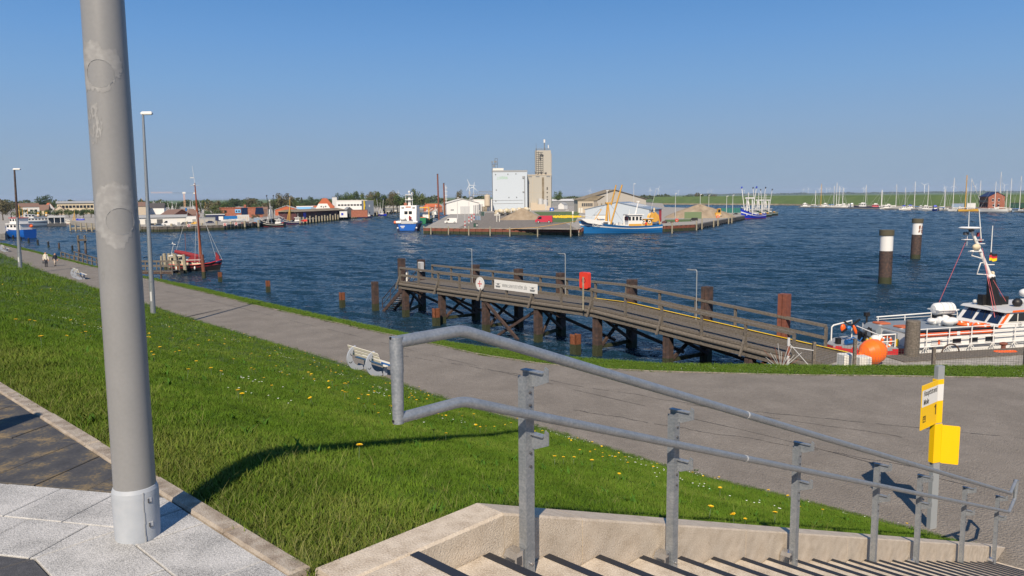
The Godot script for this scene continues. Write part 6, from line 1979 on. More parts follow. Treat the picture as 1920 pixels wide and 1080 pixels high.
	obj("pontoon", mb().bar(-15, 16, -3, 2.5, -8, 0), M.darkgrey, ls)
	obj("roof", mb().prism(PackedVector2Array([Vector2(-15, 13), Vector2(-13, 16.5), Vector2(14, 16.5), Vector2(16, 13)]), -9, 1), M.lightgrey, ls)
	for x in [-13, -3, 7, 14]: obj("pillar", mb().bar(x - 0.5, x + 0.5, 2, 13, -0.5, 0.5), M.white, ls)
	obj("back_wall", mb().bar(-14, 15, 2, 13, -8, -7.5), M.midgrey, ls)
	# plank landing with posts in front of the town quay
	var lq = thing("plank_landing", "low timber landing stage on pale posts in the inner harbour", "landing")
	var A = gp(140, 427, 0.9)
	var B = gp(262, 427, 0.9)
	obj("deck", mb().beam(A, B, 4.0, 0.25), M.pale_wood, lq)
	obj("face_beam", mb().beam(A + Vector3(0, -0.35, 2.1), B + Vector3(0, -0.35, 2.1), 0.2, 0.5), M.wood, lq)
	for k in 13: obj("post", mb().cyl(A.lerp(B, k / 12.0) + Vector3(0, -2, 2.3), A.lerp(B, k / 12.0) + Vector3(0, 1.5, 2.3), 0.24, 0.22, 8), M.pale_wood, lq)
# ---------------------------------------------------------------- the pier head with the grain silo, halls and trawlers
func build_peninsula():
	var G = 1.43
	var front = [gp(795, 438, 0), gp(880, 439.5, 0), gp(960, 440.5, 0), gp(1086, 441.5, 0), gp(1096, 434.5, 0), gp(1238, 428.5, 0), gp(1246, 434.5, 0), gp(1302, 431.5, 0)]
	var back = [gp(1395, 412, 0), gp(1385, 399, 0), gp(1300, 394.5, 0), gp(1246, 392.5, 0), gp(1242, 384, 0)]
	var poly = []
	poly.append_array(front)
	poly.append_array(back)
	poly.append(Vector3(back[-1].x, 0, -860))
	poly.append(Vector3(gp(868, 392, 0).x, 0, -860))
	poly.append(gp(868, 392, 0))
	poly.append(gp(858, 399, 0))
	quay_wall(poly, G, "ground", M.quay_concrete)
	sheet_front("long rusty sheet-pile quay wall with green tide band below the silo yard", front, G, M.red_steel, M.algae)
	# timber wharf face towards the big trawlers
	var wf = thing("wharf", "grey timber wharf running back from the quay corner towards the trawlers", "wharf")
	var a: Vector3 = front[-1]
	var b: Vector3 = back[0]
	var dn = (b - a).normalized().cross(Vector3.UP)
	if dn.dot(EYE - a) < 0: dn = -dn
	for k in 3: obj("wale", mb().beam(a + dn * 0.2 + Vector3(0, 1.45 - 0.42 * k, 0), b + dn * 0.2 + Vector3(0, 1.45 - 0.42 * k, 0), 0.3, 0.30), M.wood if k else M.quay_concrete, wf)
	for k in 26: obj("stake", mb().cyl(a.lerp(b, k / 25.0) + dn * 0.1 + Vector3(0, -1, 0), a.lerp(b, k / 25.0) + dn * 0.1 + Vector3(0, 0.7, 0), 0.2, 0.2, 7), M.steel, wf)
	# asphalt yard and rows of grass
	var sh = mb()
	var yp = [gp(858, 428, G), gp(1085, 431, G), gp(1060, 418, G), gp(940, 399, G), gp(912, 399, G)]
	for i in range(1, yp.size() - 1): sh.tri(yp[0] + Vector3(0, 0.012, 0), yp[i] + Vector3(0, 0.012, 0), yp[i + 1] + Vector3(0, 0.012, 0), Vector3.UP)
	struct("yard", sh, M.asphalt)
	var gs = mb()
	for q in [[[1035, 417], [1078, 417], [1088, 397], [1000, 397]], [[1250, 417], [1298, 415], [1298, 411], [1246, 412]]]:
		var p = []
		for k in q: p.append(gp(k[0], k[1], G) + Vector3(0, 0.02, 0))
		gs.quad(p[0], p[1], p[2], p[3], Vector3.UP)
	struct("lawn", gs, M.field)
	var fb = mb()
	var fr = RandomNumberGenerator.new()
	fr.seed = 8
	for i in 1500:
		var P = gp(1060 + fr.randfn() * 13, 406.6 + fr.randfn() * 0.9, G)
		fb.box(P + Vector3(0, 0.10, 0), Vector3(0.22, 0.12, 0.22))
	tag(obj("rape_flowers", fb, M.yellow), "band of yellow flowers on the lawn behind the red van", "flowers", "", "stuff")
	# pale mooring posts along the front
	for q in [[808, 439, 14], [841, 440, 16], [879, 441, 17], [919, 442, 17], [956, 443, 17], [1008, 444, 18], [1070, 444, 28], [1260, 438, 21], [1306, 432, 18], [1316, 430, 21], [1338, 426, 14], [1346, 424, 17], [1366, 419.5, 13], [1372, 418, 17], [795, 438, 14], [1089, 441, 10]]:
		var o = far("mooring_post", "pale timber mooring post against the quay wall of the silo yard", "post", q[0], q[1], 0, 0, "mooring posts along the silo quay")
		obj("shaft", mb().lathe([Vector2(1.3, -3), Vector2(1.25, q[2] - 1.5), Vector2(0.9, q[2]), Vector2(0, q[2])], 9), M.pale_wood, o)
		obj("fender", mb().ell(Vector3(2.6, 3.2, 0), Vector3(1.6, 2.0, 1.6), 8, 6), M.black, o)
	# ---- silo works
	var si = far("grain_silo", "tall white windowless grain store with green lettering", "building", 957, 395, G, 3)
	obj("wall", mb().bar(-32.5, 32, -1, 72, -42, 0), M.silo_white, si)
	obj("roof_edge", mb().bar(-33, 32.5, 72, 75, -42.5, 0.5), M.grey, si)
	obj("roof_cabin", mb().bar(-32, -12, 75, 79, -20, -1), M.offwhite, si)
	lettering("J. STÖFEN", 4.4, Vector3(-24, 57.5, 0.2), Vector3.RIGHT, Vector3.BACK, M.text_green, si, 19)
	for q in [[-27, 66], [-4, 66.5], [11, 67], [-26, 37.5], [-2.5, 23.5], [12, 23.5], [-27, 17]]: obj("vent_window", mb().bar(q[0] - 0.8, q[0] + 0.8, q[1], q[1] + 2.2, 0, 0.25), M.darkgrey, si)
	for y in [13.5, 19.5]: obj("pipe_run", mb().bar(-32, 24, y, y + 0.5, 0.2, 0.7), M.lightgrey, si)
	obj("dust_pipe", mb().cyl(Vector3(27, 8, 1), Vector3(27, 64, 1), 0.8, 0.8, 8).box(Vector3(24.5, 62, 0.8), Vector3(3, 4, 1.5)).box(Vector3(24.5, 35, 0.8), Vector3(3, 1.5, 1.5)), M.grey, si)
	var el = sub("roof_elevator", si)
	obj("frame", mb().bar(-33.5, -32.9, 0, 90, -3, -2.4).bar(-28, -27.4, 75, 97, -3, -2.4).bar(-23.5, -22.9, 75, 97, -3, -2.4).bar(-28, -23, 96.5, 97.1, -3, -2.4).bar(-34, -23, 86, 87, -3, -2), M.darkgrey, el)
	obj("head", mb().box(Vector3(-27, 91, -3), Vector3(5, 3.5, 3)).box(Vector3(-33, 90.5, -3), Vector3(2.5, 2.5, 2)).box(Vector3(-30, 83, -3), Vector3(4, 3, 3)), M.midgrey, el)
	var tw = far("silo_tower", "beige concrete silo block with a tall machine tower and aerials", "building", 1013, 394, G, 3)
	obj("wall", mb().bar(-24, 21, -1, 65, -40, -2), M.concrete_wall, tw)
	obj("roof_slab", mb().bar(-24.5, 21.5, 65, 66.2, -40.5, -1.5), M.beige, tw)
	obj("tower", mb().bar(-8, 21, 66, 111, -34, -8), M.concrete_wall, tw)
	obj("side_shaft", mb().bar(21, 22.5, 0, 105, -30, -10), M.grey, tw)
	obj("recess_strip", mb().bar(3.5, 7.5, 20, 61, -2, -1.6), M.oldroof, tw)
	for y in [20, 24.5, 32.5, 39, 41.5]: obj("porthole", mb().cyl(Vector3(13.3, y, -2.1), Vector3(13.3, y, -1.5), 1.2, 1.2, 10), M.black, tw)
	for k in 3: obj("roof_sign", mb().bar([-22, -8, 12][k], [-15, -1, 19][k], 61.5, 63.5, -2, -1.7), M.midgrey, tw)
	obj("panel_joint", mb().bar(-14, -13.6, 0, 65, -2, -1.8).bar(-24, 21, 33, 33.3, -2, -1.85), M.beige, tw)
	var mc = sub("machinery", tw)
	var mb1 = mb()
	var mr = RandomNumberGenerator.new()
	mr.seed = 21
	for k in 4: mb1.bar(-7 + k * 4.2, -6.2 + k * 4.2, 68, 112 - k * 3, -7.9, -7.2)
	for k in 11: mb1.bar(-7, 6, 70 + k * 3.7, 70.5 + k * 3.7, -7.8, -7.3)
	for k in 26: mb1.box(Vector3(mr.randf_range(-9, 12), mr.randf_range(66.5, 71.5), mr.randf_range(-12, -4)), Vector3(mr.randf_range(1, 3), mr.randf_range(0.6, 3), 1.5))
	for k in 9: mb1.box(Vector3(mr.randf_range(0, 7), mr.randf_range(95, 104), -7), Vector3(mr.randf_range(1, 2.5), mr.randf_range(1, 3), 1.5))
	obj("pipework", mb1, M.darkgrey, mc)
	var tp = mb()
	for k in 16: tp.box(Vector3(-7 + k * 1.75, 112 + mr.randf() * 1.5, -9 - mr.randf() * 8), Vector3(0.6, 3 + mr.randf() * 2.5, 0.6))
	tp.bar(-8, 18, 113.6, 114.0, -8.5, -8.1)
	obj("parapet_gear", tp, M.midgrey, mc)
	obj("aerial", mb().cyl(Vector3(9, 111, -10), Vector3(9, 126, -10), 0.9, 0.8, 7).cyl(Vector3(15.5, 111, -10), Vector3(15.5, 124, -10), 0.3, 0.3, 6).cyl(Vector3(-6.5, 111, -9), Vector3(-6.5, 124, -9), 0.35, 0.3, 6), M.midgrey, mc)
	obj("aerial_drum", mb().cyl(Vector3(9, 125, -10), Vector3(9, 131, -10), 1.8, 1.8, 10).cyl(Vector3(16.3, 115, -10), Vector3(16.3, 121, -10), 1.0, 1.0, 8), M.white, mc)
	obj("railing", mb().bar(-24, 0, 69, 69.4, -3, -2.6).bar(-24, -23.6, 66, 69.4, -3, -2.6), M.midgrey, mc)
	for q in [[0.3, 7.5, 21], [9.5, 7, 19]]:
		obj("tank", mb().lathe([Vector2(0, 0), Vector2(q[1] * 0.62, 0), Vector2(q[1] * 0.62, q[2]), Vector2(0, q[2] + 1)], 14, Vector3(q[0], 0, 4)), M.lightgrey, tw)
	obj("annex", mb().bar(-18, -6, 0, 14, -2, 8).bar(-6, 9, 0, 11, 1, 9).bar(9, 18, 0, 8, -2, 8), M.beige, tw)
	var bl = far("container", "small blue skip beside the silo block", "container", 1034.5, 395.5, G, 10)
	obj("box", mb().cbox(Vector3(0, 3, -2), Vector3(7, 6, 5), 0.5), M.blue, bl)
	obj("placard", mb().bar(-1.5, 1.5, 1.5, 4, 0.5, 0.65), M.white, bl)
	# conveyor bridge with its tower and small silos
	var cv = far("conveyor", "grey conveyor bridge and hopper tower reaching out from the grain store", "conveyor", 884, 400, G, 0)
	obj("bridge", mb().bar(2, 40, 34, 35.2, -3, -1).bar(2, 40, 37.5, 38.2, -3, -1).bar(14, 40, 40, 41, -3, -1), M.midgrey, cv)
	for k in 9: obj("strut", mb().beam(Vector3(3 + k * 4, 34.6, -1), Vector3(5 + k * 4, 37.8, -1), 0.4, 0.4), M.midgrey, cv)
	for x in [-3.5, 1.5, 3.5]: obj("leg", mb().bar(x - 0.45, x + 0.45, 0, 36, -2, -1.1), M.midgrey, cv)
	obj("hopper", mb().ell(Vector3(0, 28, -1.5), Vector3(3.2, 3.6, 3.0), 10, 8).cyl(Vector3(0, 20, -1.5), Vector3(0, 25, -1.5), 0.8, 2.2, 8).box(Vector3(-3, 38, -1.5), Vector3(3.5, 6, 3)), M.grey, cv)
	obj("platform", mb().bar(-5, 5, 18, 19, -4, 1).bar(-5, 5, 31, 31.8, -4, 1).bar(-4, 4, 9, 9.7, -3, 1), M.darkgrey, cv)
	for q in [[914, 396, 5.5, 29, "beige round-topped silo bin beside the grain store"], [897, 397, 4, 14, "small grey feed bin by the conveyor"]]:
		var o = far("silo_bin", q[4], "silo", q[0], q[1], G)
		obj("bin", mb().lathe([Vector2(q[2] * 0.4, q[3] * 0.25), Vector2(q[2], q[3] * 0.35), Vector2(q[2], q[3]), Vector2(q[2] * 0.3, q[3] * 1.1), Vector2(0, q[3] * 1.12)], 12), M.beige if q[2] > 5 else M.grey, o)
		for s in [-1, 1]: obj("leg", mb().bar(s * q[2] * 0.7 - 0.4, s * q[2] * 0.7 + 0.4, 0, q[3] * 0.36, -0.4, 0.4), M.midgrey, o)
	# steel pipes on racks
	for k in 6:
		var o = far("steel_pole", "upright dark steel pole in the rack beside the yard road", "pole", 889 + k * 3.0, 413 - k * 2.0, G, 0, "steel poles by the yard road")
		obj("tube", mb().cyl(Vector3(0, 0, 0), Vector3(0, 27 - k * 1.6, 0), 0.8, 0.7, 8), M.midgrey, o)
		obj("top_cap", mb().cyl(Vector3(0, 27 - k * 1.6, 0), Vector3(0, 28.5 - k * 1.6, 0), 1.0, 0.9, 8), M.lightgrey, o)
	for q in [[895, 413, 12, 8, M.greyblue, "slate-blue hoarding panel along the yard road"], [904, 405, 9, 8, M.darkgreen, "dark green hoarding panel along the yard road"]]:
		var o = far("hoarding", q[5], "fence", q[0], q[1], G, -62)
		obj("panel", mb().bar(-q[2], q[2], 0.6, q[3], -0.3, 0.3), q[4], o)
		for s in [-1, 0, 1]: obj("post", mb().bar(s * q[2] * 0.95 - 0.3, s * q[2] * 0.95 + 0.3, 0, q[3] + 0.6, -0.5, 0.5), M.lightgrey, o)
	# striped sight poles
	for q in [[872, 427, 38], [879.5, 419, 40], [884.5, 416.5, 12], [889, 413, 10]]:
		var o = far("striped_pole", "thin pole with red and white bands at the quay edge by the white van", "pole", q[0], q[1], G, 0, "red and white striped poles")
		for k in 4: obj("band", mb().cyl(Vector3(0, k * 3.2, 0), Vector3(0, (k + 1) * 3.2, 0), 0.9, 0.8, 8), M.white if k % 2 == 0 else M.red, o)
		if q[2] > 20: obj("pole", mb().cyl(Vector3(0, 12.8, 0), Vector3(0, q[2], 0), 0.5, 0.4, 7), M.lightgrey, o)
	var kb = far("switch_cabinet", "dark green switch cabinet at the quay edge", "cabinet", 892, 426.5, G, 0)
	obj("cabinet", mb().cbox(Vector3(0, 4.2, -2), Vector3(9, 8.4, 4), 0.4), M.darkgrey, kb)
	obj("door", mb().bar(-3.8, 0, 0.8, 7.6, 0, 0.2), M.darkgreen, kb)
	obj("lifebuoy", mb().tube(ring(1.3, 0, 14).map(func(p): return p + Vector3(2.2, 4, 0.4)), 0.45, 6, false), M.offwhite, kb)
	var wt = far("loading_frame", "white steel frame with small tank standing in the yard", "frame", 934, 416, G, 5)
	for x in [-2.5, 2.5]: obj("leg", mb().bar(x - 0.5, x + 0.5, 0, 14, -0.5, 0.5), M.offwhite, wt)
	obj("top", mb().bar(-7, 4, 12, 14, -2, 1).cyl(Vector3(-0.5, 14, 0), Vector3(-0.5, 17.5, 0), 2.4, 2.4, 10), M.offwhite, wt)
	# cement mixer trucks in a row
	for k in 5:
		var o = far("mixer_truck", "cream-coloured mixer truck parked in the row before the grain store", "truck", 937 + k * 12.0, 404.5 - k * 0.9, G, 200 + k * 3, "row of mixer trucks")
		obj("chassis", mb().bar(-8, 8, 2, 4, -2.6, 2.6), M.darkgrey, o)
		obj("cab", mb().prism(PackedVector2Array([Vector2(5, 3.5), Vector2(10, 3.5), Vector2(10, 7.5), Vector2(9, 11), Vector2(5, 11)]), -2.7, 2.7), M.cream, o)
		obj("windscreen", mb().bar(9.3, 10.1, 7.2, 10, -2.3, 2.3), M.glass, o)
		obj("drum", mb().lathe([Vector2(0, -7.5), Vector2(2.0, -7.3), Vector2(4.0, -3), Vector2(4.2, 0.5), Vector2(2.8, 5), Vector2(0, 5.4)], 14, Vector3(-2, 8.5, 0), Basis(Vector3.BACK, -1.35)), M.cream, o)
		obj("drum_band", mb().lathe([Vector2(4.3, -0.6), Vector2(4.3, 0.6)], 14, Vector3(-2, 8.5, 0), Basis(Vector3.BACK, -1.35)), M.olive if k % 2 else M.offwhite, o)
		obj("chute", mb().bar(-11, -8.5, 5, 11, -1.2, 1.2), M.offwhite, o)
		for x in [-6.5, -3.5, 6.5]:
			for s in [-1, 1]: obj("wheel", mb().cyl(Vector3(x, 1.8, s * 2.0), Vector3(x, 1.8, s * 2.9), 1.8, 1.8, 10), M.rubber, o)
	# heaps
	for q in [[980, 412, 47, 22, "cone-shaped heap of brown gravel beside the red van"], [1312, 408, 66, 25, "broad two-humped heap of brown gravel near the green container"]]:
		var o = far("gravel_heap", q[4], "heap", q[0], q[1], G)
		var hb = mb()
		var nf = FastNoiseLite.new()
		nf.frequency = 0.05
		var rows = []
		for i in 15:
			var row = []
			var rr = i / 14.0
			for k in 33:
				var t = TAU * k / 32
				var y: float = q[3] * pow(1.0 - rr, 1.05)
				if q[2] > 50: y = q[3] * (pow(maxf(0, 1.0 - rr), 0.75)) * (0.93 + 0.07 * cos(2 * t))
				y += nf.get_noise_2d(cos(t) * rr * 60, sin(t) * rr * 60) * 1.1 * (1 - rr) * 2
				row.append(Vector3(cos(t) * rr * q[2], y, sin(t) * rr * q[2] * 0.55 - 4))
			rows.append(row)
		for i in 14:
			for k in 32: hb.quad(rows[i][k], rows[i][k + 1], rows[i + 1][k + 1], rows[i + 1][k], Vector3.UP)
		obj("mound", hb, M.sand, o)
	var lb = far("block_wall", "row of pale concrete blocks at the foot of the broad gravel heap", "wall", 1327, 408.2, G, -6)
	for k in 5: obj("block", mb().cbox(Vector3(-11 + 5.3 * k, 2.5, 0), Vector3(5.1, 5, 3), 0.3), M.offwhite, lb)
	# vehicles
	car("red delivery van parked on the quay beside the lawn", 1020, 418.5, 174, 32, M.vanred, true)
	car("white minibus parked on the quay by the green trawler", 845, 419, 183, 23, M.white, true)
	car("dark car parked near the wharf by the big blue trawler", 1364, 405, 200, 11, M.navy)
	car("black car parked beside the teal hoarding at the wharf", 1379, 402.5, 190, 9, M.black)
	car("dark van with white load by the orange lifebuoy stand", 1301, 414.5, 175, 14, M.black, true)
	car("small white car parked by the old brown hall", 1063, 395, 190, 6, M.white)
	# halls
	var bh = house("old_hall", "huge old brown hall with mossy roof and long glazed side", 1152, 397, 124, 23, 60, M.stairgrey, M.oldroof, "z", 18, 18, [], G)
	for k in 14: obj("bay", mb().bar(-60 + 2.1 * k * 2, -57.5 + 2.1 * k * 2, 3, 16, 0.02, 0.4), M.stairgrey if k % 2 else M.oldroof, bh)
	var sd = far("hall_wing", "lower brown wing of the old hall with dark window band and grey doors", "building", 1098, 399, G, -30)
	obj("wall", mb().bar(-17, 17, -1, 22, -14, 0), M.beige, sd)
	obj("roof", mb().bar(-17.6, 17.6, 22, 23.2, -14.6, 0.6), M.oldroof, sd)
	for k in 6: obj("window", mb().bar(-8 + k * 4.0, -5 + k * 4.0, 12, 18, 0, 0.25), M.darkgrey, sd)
	for k in 2: obj("door", mb().bar(-15 + k * 5, -11.5 + k * 5, 0, 9, 0, 0.25), M.offwhite, sd)
	obj("mossy_roof", mb().prism(PackedVector2Array([Vector2(-16, 23), Vector2(16, 23), Vector2(30, 31), Vector2(10, 31)]), -22, -13), M.oldroof, sd)
	house("low_shed", "small white shed with grey lean-to beyond the silo", 1052, 392, 13, 8, 12, M.white, M.grey, "z", 4, -35, [], G)
	house("long_shed", "long low grey shed behind the silo block", 1058, 386, 44, 9, 20, M.midgrey, M.lightgrey, "x", 4, 0, [], G)
	var wh = far("white_hall", "white steel hall with slate-blue skylit roof and red end behind the blue trawler", "building", 1156, 420, G, -22)
	obj("wall", mb().bar(-64, 64, -1, 27, -66, 0), M.silo_white, wh)
	obj("gable", mb().prism(PackedVector2Array([Vector2(-64, 27), Vector2(0, 40), Vector2(64, 27)]), -66, 0), M.silo_white, wh)
	for s in [-1, 1]:
		obj("roof", mb().prism(PackedVector2Array([Vector2(s * 66, 26.6), Vector2(0, 40.2), Vector2(0, 41.2), Vector2(s * 66, 27.6)]), -67, 1), M.hall_roof, wh)
	for k in 5: obj("skylight", mb().prism(PackedVector2Array([Vector2(12, 38.75), Vector2(44, 32.2), Vector2(44, 32.4), Vector2(12, 38.95)]), -12 - k * 11, -9 - k * 11), M.white, wh)
	obj("side_wall", mb().bar(64, 64.6, 0, 26.5, -52, -2), M.greyblue, wh)
	obj("red_end", mb().bar(64, 64.8, 0, 26.5, -66, -52.5), M.red, wh)
	obj("door", mb().bar(-44, -22, 0, 16, 0, 0.4).bar(14, 38, 0, 16, 0, 0.4), M.white, wh)
	obj("door_head", mb().bar(-46, -21, 16, 17, 0, 0.6).bar(13, 39, 16.5, 17.5, 0, 0.6), M.midgrey, wh)
	obj("window_row", mb().bar(-40, -24, 7, 9.5, 0.4, 0.7), M.slate, wh)
	house("white_storehouse", "wide white storehouse with shallow roof behind the moored boats", 868, 401, 62, 20, 40, M.white, M.offwhite, "z", 8, 10, [[4, 0, 18, 14, M.lightgrey, "door"], [-20, 6, 6, 3, M.grey]], G)
	house("white_store", "plain white box-shaped store behind the conveyor tower", 902, 396, 42, 21, 26, M.white, M.offwhite, "flat", 1.2, 4, [], G)
	var cc = far("grain_stack", "stack of brown crates beside the white store", "crates", 908, 396.5, G)
	for k in 6: obj("crate", mb().cbox(Vector3(-3.5 + (k % 3) * 3.5, 2.3 + 4.7 * (k / 3), 0), Vector3(3.3, 4.5, 3), 0.2), M.oldroof, cc)
	# tarred steel poles
	for q in [[823, 412, 84, 1.7, "very tall thin rusty steel pole by the moored green trawler", M.red_steel], [834, 404, 59, 1.6, "tall banded rusty pole behind the moored boats", M.orange_rust]]:
		var o = far("steel_mast", q[4], "pole", q[0], q[1], G)
		obj("tube", mb().cyl(Vector3(0, 0, 0), Vector3(-0.8, q[2], 0), q[3], q[3] * 0.8, 9), q[5], o)
		obj("cap", mb().cyl(Vector3(-0.8, q[2], 0), Vector3(-0.8, q[2] + 1.2, 0), q[3] * 0.95, q[3] * 0.95, 9), M.steel, o)
	var wm = far("white_mast", "slim white mast with aerials behind the banded pole", "mast", 837, 404, 0.5)
	obj("tube", mb().cyl(Vector3(0, 0, 0), Vector3(0, 56, 0), 0.9, 0.5, 7), M.white, wm)
	for k in 4: obj("crosstree", mb().bar(-2.5 + k * 0.3, 3, 30 + k * 7, 30.6 + k * 7, -0.3, 0.3), M.white, wm)
	# ---- ships
	var tr = far("service_ship", "white and blue service ship moored stern-on at the quay corner", "ship", 770, 431.5, 0, 82)
	boat_hull(tr, 90, 46, 14, 20, 13.5, M.navy, M.grey, null, M.darkred)
	obj("stern_plate", mb().prism(PackedVector2Array([Vector2(-17, 12.5), Vector2(17, 12.5), Vector2(13, 1), Vector2(-13, 1)]), -0.6, 0.6, Transform3D(Basis(Vector3(0, 0, 1), Vector3.UP, Vector3(-1, 0, 0)), Vector3(-45.5, 0, 0))), M.blue, tr)
	obj("stern_marking", mb().box(Vector3(-46.3, 9, -8), Vector3(0.3, 1.6, 8)).box(Vector3(-46.3, 6.5, -8), Vector3(0.3, 1.2, 5)), M.white, tr)
	for s in [-1, 1]: obj("light_port", mb().ell(Vector3(-45.5, 6, s * 17), Vector3(0.8, 1.7, 1.7), 8, 6), M.white, tr)
	obj("aft_deck_rail", mb().bar(-45, -30, 13, 20, -17, -16.4).bar(-45, -30, 13, 20, 16.4, 17).bar(-45, -44.5, 13, 19, -17, 17), M.lightgrey, tr)
	obj("aft_house", mb().prism(PackedVector2Array([Vector2(-32, 13), Vector2(20, 13), Vector2(20, 46), Vector2(-24, 46)]), -15, 15), M.white, tr)
	obj("aft_window", mb().box(Vector3(-27.6, 33, -4), Vector3(0.8, 6, 6)).box(Vector3(-27.6, 33, 4), Vector3(0.8, 6, 6)), M.glass, tr)
	obj("louvre", mb().box(Vector3(-25.2, 42, -10), Vector3(0.8, 4, 5)).box(Vector3(-25.2, 42, 10), Vector3(0.8, 4, 5)), M.grey, tr)
	obj("red_sign", mb().box(Vector3(-25, 43.5, 0), Vector3(0.8, 2, 10)), M.roofred, tr)
	obj("deck_crane", mb().cyl(Vector3(-38, 13, 4), Vector3(-38, 28, 4), 1.6, 1.4, 8).box(Vector3(-38, 24, 5), Vector3(4, 4, 5)), M.darkred, tr)
	obj("work_boat", mb().ell(Vector3(-36, 22, -8), Vector3(6, 4, 6), 10, 6), M.white, tr)
	obj("raft", mb().cyl(Vector3(-44, 16, -20), Vector3(-44, 16, -11), 2.6, 2.6, 9).cyl(Vector3(-44, 16.5, 12), Vector3(-44, 16.5, 19), 2.3, 2.3, 9), M.white, tr)
	obj("orange_raft", mb().cyl(Vector3(-44, 16, -23.5), Vector3(-44, 16, -20), 2.8, 2.8, 9), M.orange, tr)
	var mt = sub("mast_tower", tr)
	for s in [-1, 1]: obj("leg", mb().bar(-12, -11, 46, 66, s * 6 - 0.5, s * 6 + 0.5), M.lightgrey, mt)
	obj("column", mb().bar(-9, -5, 46, 66, -2.4, 2.4), M.offwhite, mt)
	for y in [56, 65]: obj("platform", mb().bar(-14, -3, y, y + 1.2, -7, 7), M.white, mt)
	obj("dome", mb().ell(Vector3(-8, 71, 0), Vector3(2, 2.4, 2), 10, 7).ell(Vector3(-8, 68.5, 5), Vector3(1.5, 1.6, 1.5), 8, 6).cyl(Vector3(-8, 65, 0), Vector3(-8, 70, 0), 0.7, 0.7, 6), M.white, mt)
	obj("funnel", mb().bar(-16, -8, 46, 51, -9, -4), M.brick, mt)
	# blue trawler with ochre rig (its registration on the bow)
	var bt = far("trawler", "bright blue trawler with ochre masts and net drum moored before the white hall", "trawler", 1166, 436.6, 0, 198, "trawlers in the harbour")
	boat_hull(bt, 148, 38, 13, 25, 15.5, M.sea, M.stairgrey, M.white, M.sea)
	obj("fore_castle", mb().prism(PackedVector2Array([Vector2(25, 13), Vector2(24, 21.5), Vector2(74, 28), Vector2(82, 27), Vector2(70, 20)]), -13, 13), M.white, bt)
	obj("locker_door", mb().bar(31, 40, 14.5, 21, 13, 13.4).bar(31, 40, 14.5, 21, -13.4, -13), M.darkgrey, bt)
	obj("bow_rail", mb().tube([Vector3(40, 29, 13), Vector3(60, 31, 10), Vector3(80, 34, 0), Vector3(60, 31, -10), Vector3(40, 29, -13)], 0.4, 5), M.white, bt)
	lettering("SC-58", 5.0, Vector3(61.5, 14.6, -13.6), Vector3(-0.985, 0.06, -0.16).normalized(), Vector3(0.16, 0, -0.985).normalized(), M.white, bt, 14)
	cabin(bt, -36, -8, 13, 33, 11, M.white, M.white, 4)
	cabin(bt, -56, -34, 13, 26, 10, M.ochre, M.white, 3, "aft_house")
	obj("waist_rail", mb().bar(-8, 25, 13, 15.5, -14.5, -14).bar(-8, 25, 13, 15.5, 14, 14.5), M.offwhite, bt)
	obj("ochre_bulwark", mb().bar(-34, -9, 13, 17, -14.2, -13.6).bar(-34, -9, 13, 17, 13.6, 14.2), M.ochre, bt)
	for k in 4: obj("deck_gear", mb().box(Vector3(-2 + 7 * k, 16, -4 + 3 * (k % 2)), Vector3(3.5, 5 + 3 * (k % 2), 4)), M.lightgrey if k % 2 else M.offwhite, bt)
	var rg = sub("rig", bt)
	for q in [[26, -9], [31, -3], [26, 9], [31, 3]]: obj("leg", mb().cyl(Vector3(q[0], 20, q[1]), Vector3(28, 57, q[1] * 0.3), 1.3, 1.2, 8), M.ochre, rg)
	obj("top_plate", mb().box(Vector3(27.5, 56, 0), Vector3(9, 2.4, 8)), M.ochre, rg)
	obj("white_pole", mb().cyl(Vector3(29, 57, 0), Vector3(29, 79, 0), 0.8, 0.7, 7).bar(26, 31, 78.5, 79.5, -0.6, 0.6), M.white, rg)
	obj("boom", mb().cyl(Vector3(23, 52, -6), Vector3(15, 89, -10), 1.5, 1.3, 8), M.ochre, rg)
	obj("boom", mb().cyl(Vector3(26, 17, -14), Vector3(6, 89, -18), 1.6, 1.4, 8), M.ochre, rg)
	obj("fore_boom", mb().cyl(Vector3(40, 22, 0), Vector3(52, 31, 0), 0.6, 0.6, 6).cyl(Vector3(55, 22, 0), Vector3(40, 44, 0), 0.9, 0.7, 7).box(Vector3(41, 44, 0), Vector3(4, 1, 1)), M.ochre, rg)
	obj("stay", mb().tube([Vector3(28, 57, 0), Vector3(60, 30, 0)], 0.2, 4).tube([Vector3(24, 55, 0), Vector3(0, 20, -8)], 0.2, 4).tube([Vector3(6, 88, -18), Vector3(28, 57, 0)], 0.18, 4), M.midgrey, rg)
	obj("white_mast", mb().cyl(Vector3(-26, 34, 0), Vector3(-32, 58, 0), 1.6, 1.0, 8).bar(-34, -28, 57.5, 59, -0.7, 0.7).cyl(Vector3(-14, 34, 0), Vector3(-15, 44, 0), 0.6, 0.4, 6), M.white, rg)
	obj("whip_aerial", mb().tube([Vector3(-52, 30, -5), Vector3(-63, 80, -8)], 0.3, 4).tube([Vector3(-58, 40, 4), Vector3(-64, 66, 4)], 0.3, 4), M.white, rg)
	var nd = sub("net_drum", bt)
	obj("drum", mb().lathe([Vector2(0, -10), Vector2(8.5, -10), Vector2(9, -8), Vector2(6, -6), Vector2(6, 6), Vector2(9, 8), Vector2(8.5, 10), Vector2(0, 10)], 16, Vector3(-61, 28, 0), Basis(Vector3.RIGHT, PI / 2)), M.ochre, nd)
	obj("gantry", mb().beam(Vector3(-56, 24, -10), Vector3(-62, 38, -9), 2, 2).beam(Vector3(-68, 26, -10), Vector3(-62, 38, -9), 2, 2).beam(Vector3(-68, 26, -10), Vector3(-71, 15, -10), 2, 2).beam(Vector3(-56, 24, 10), Vector3(-62, 38, 9), 2, 2), M.ochre, nd)
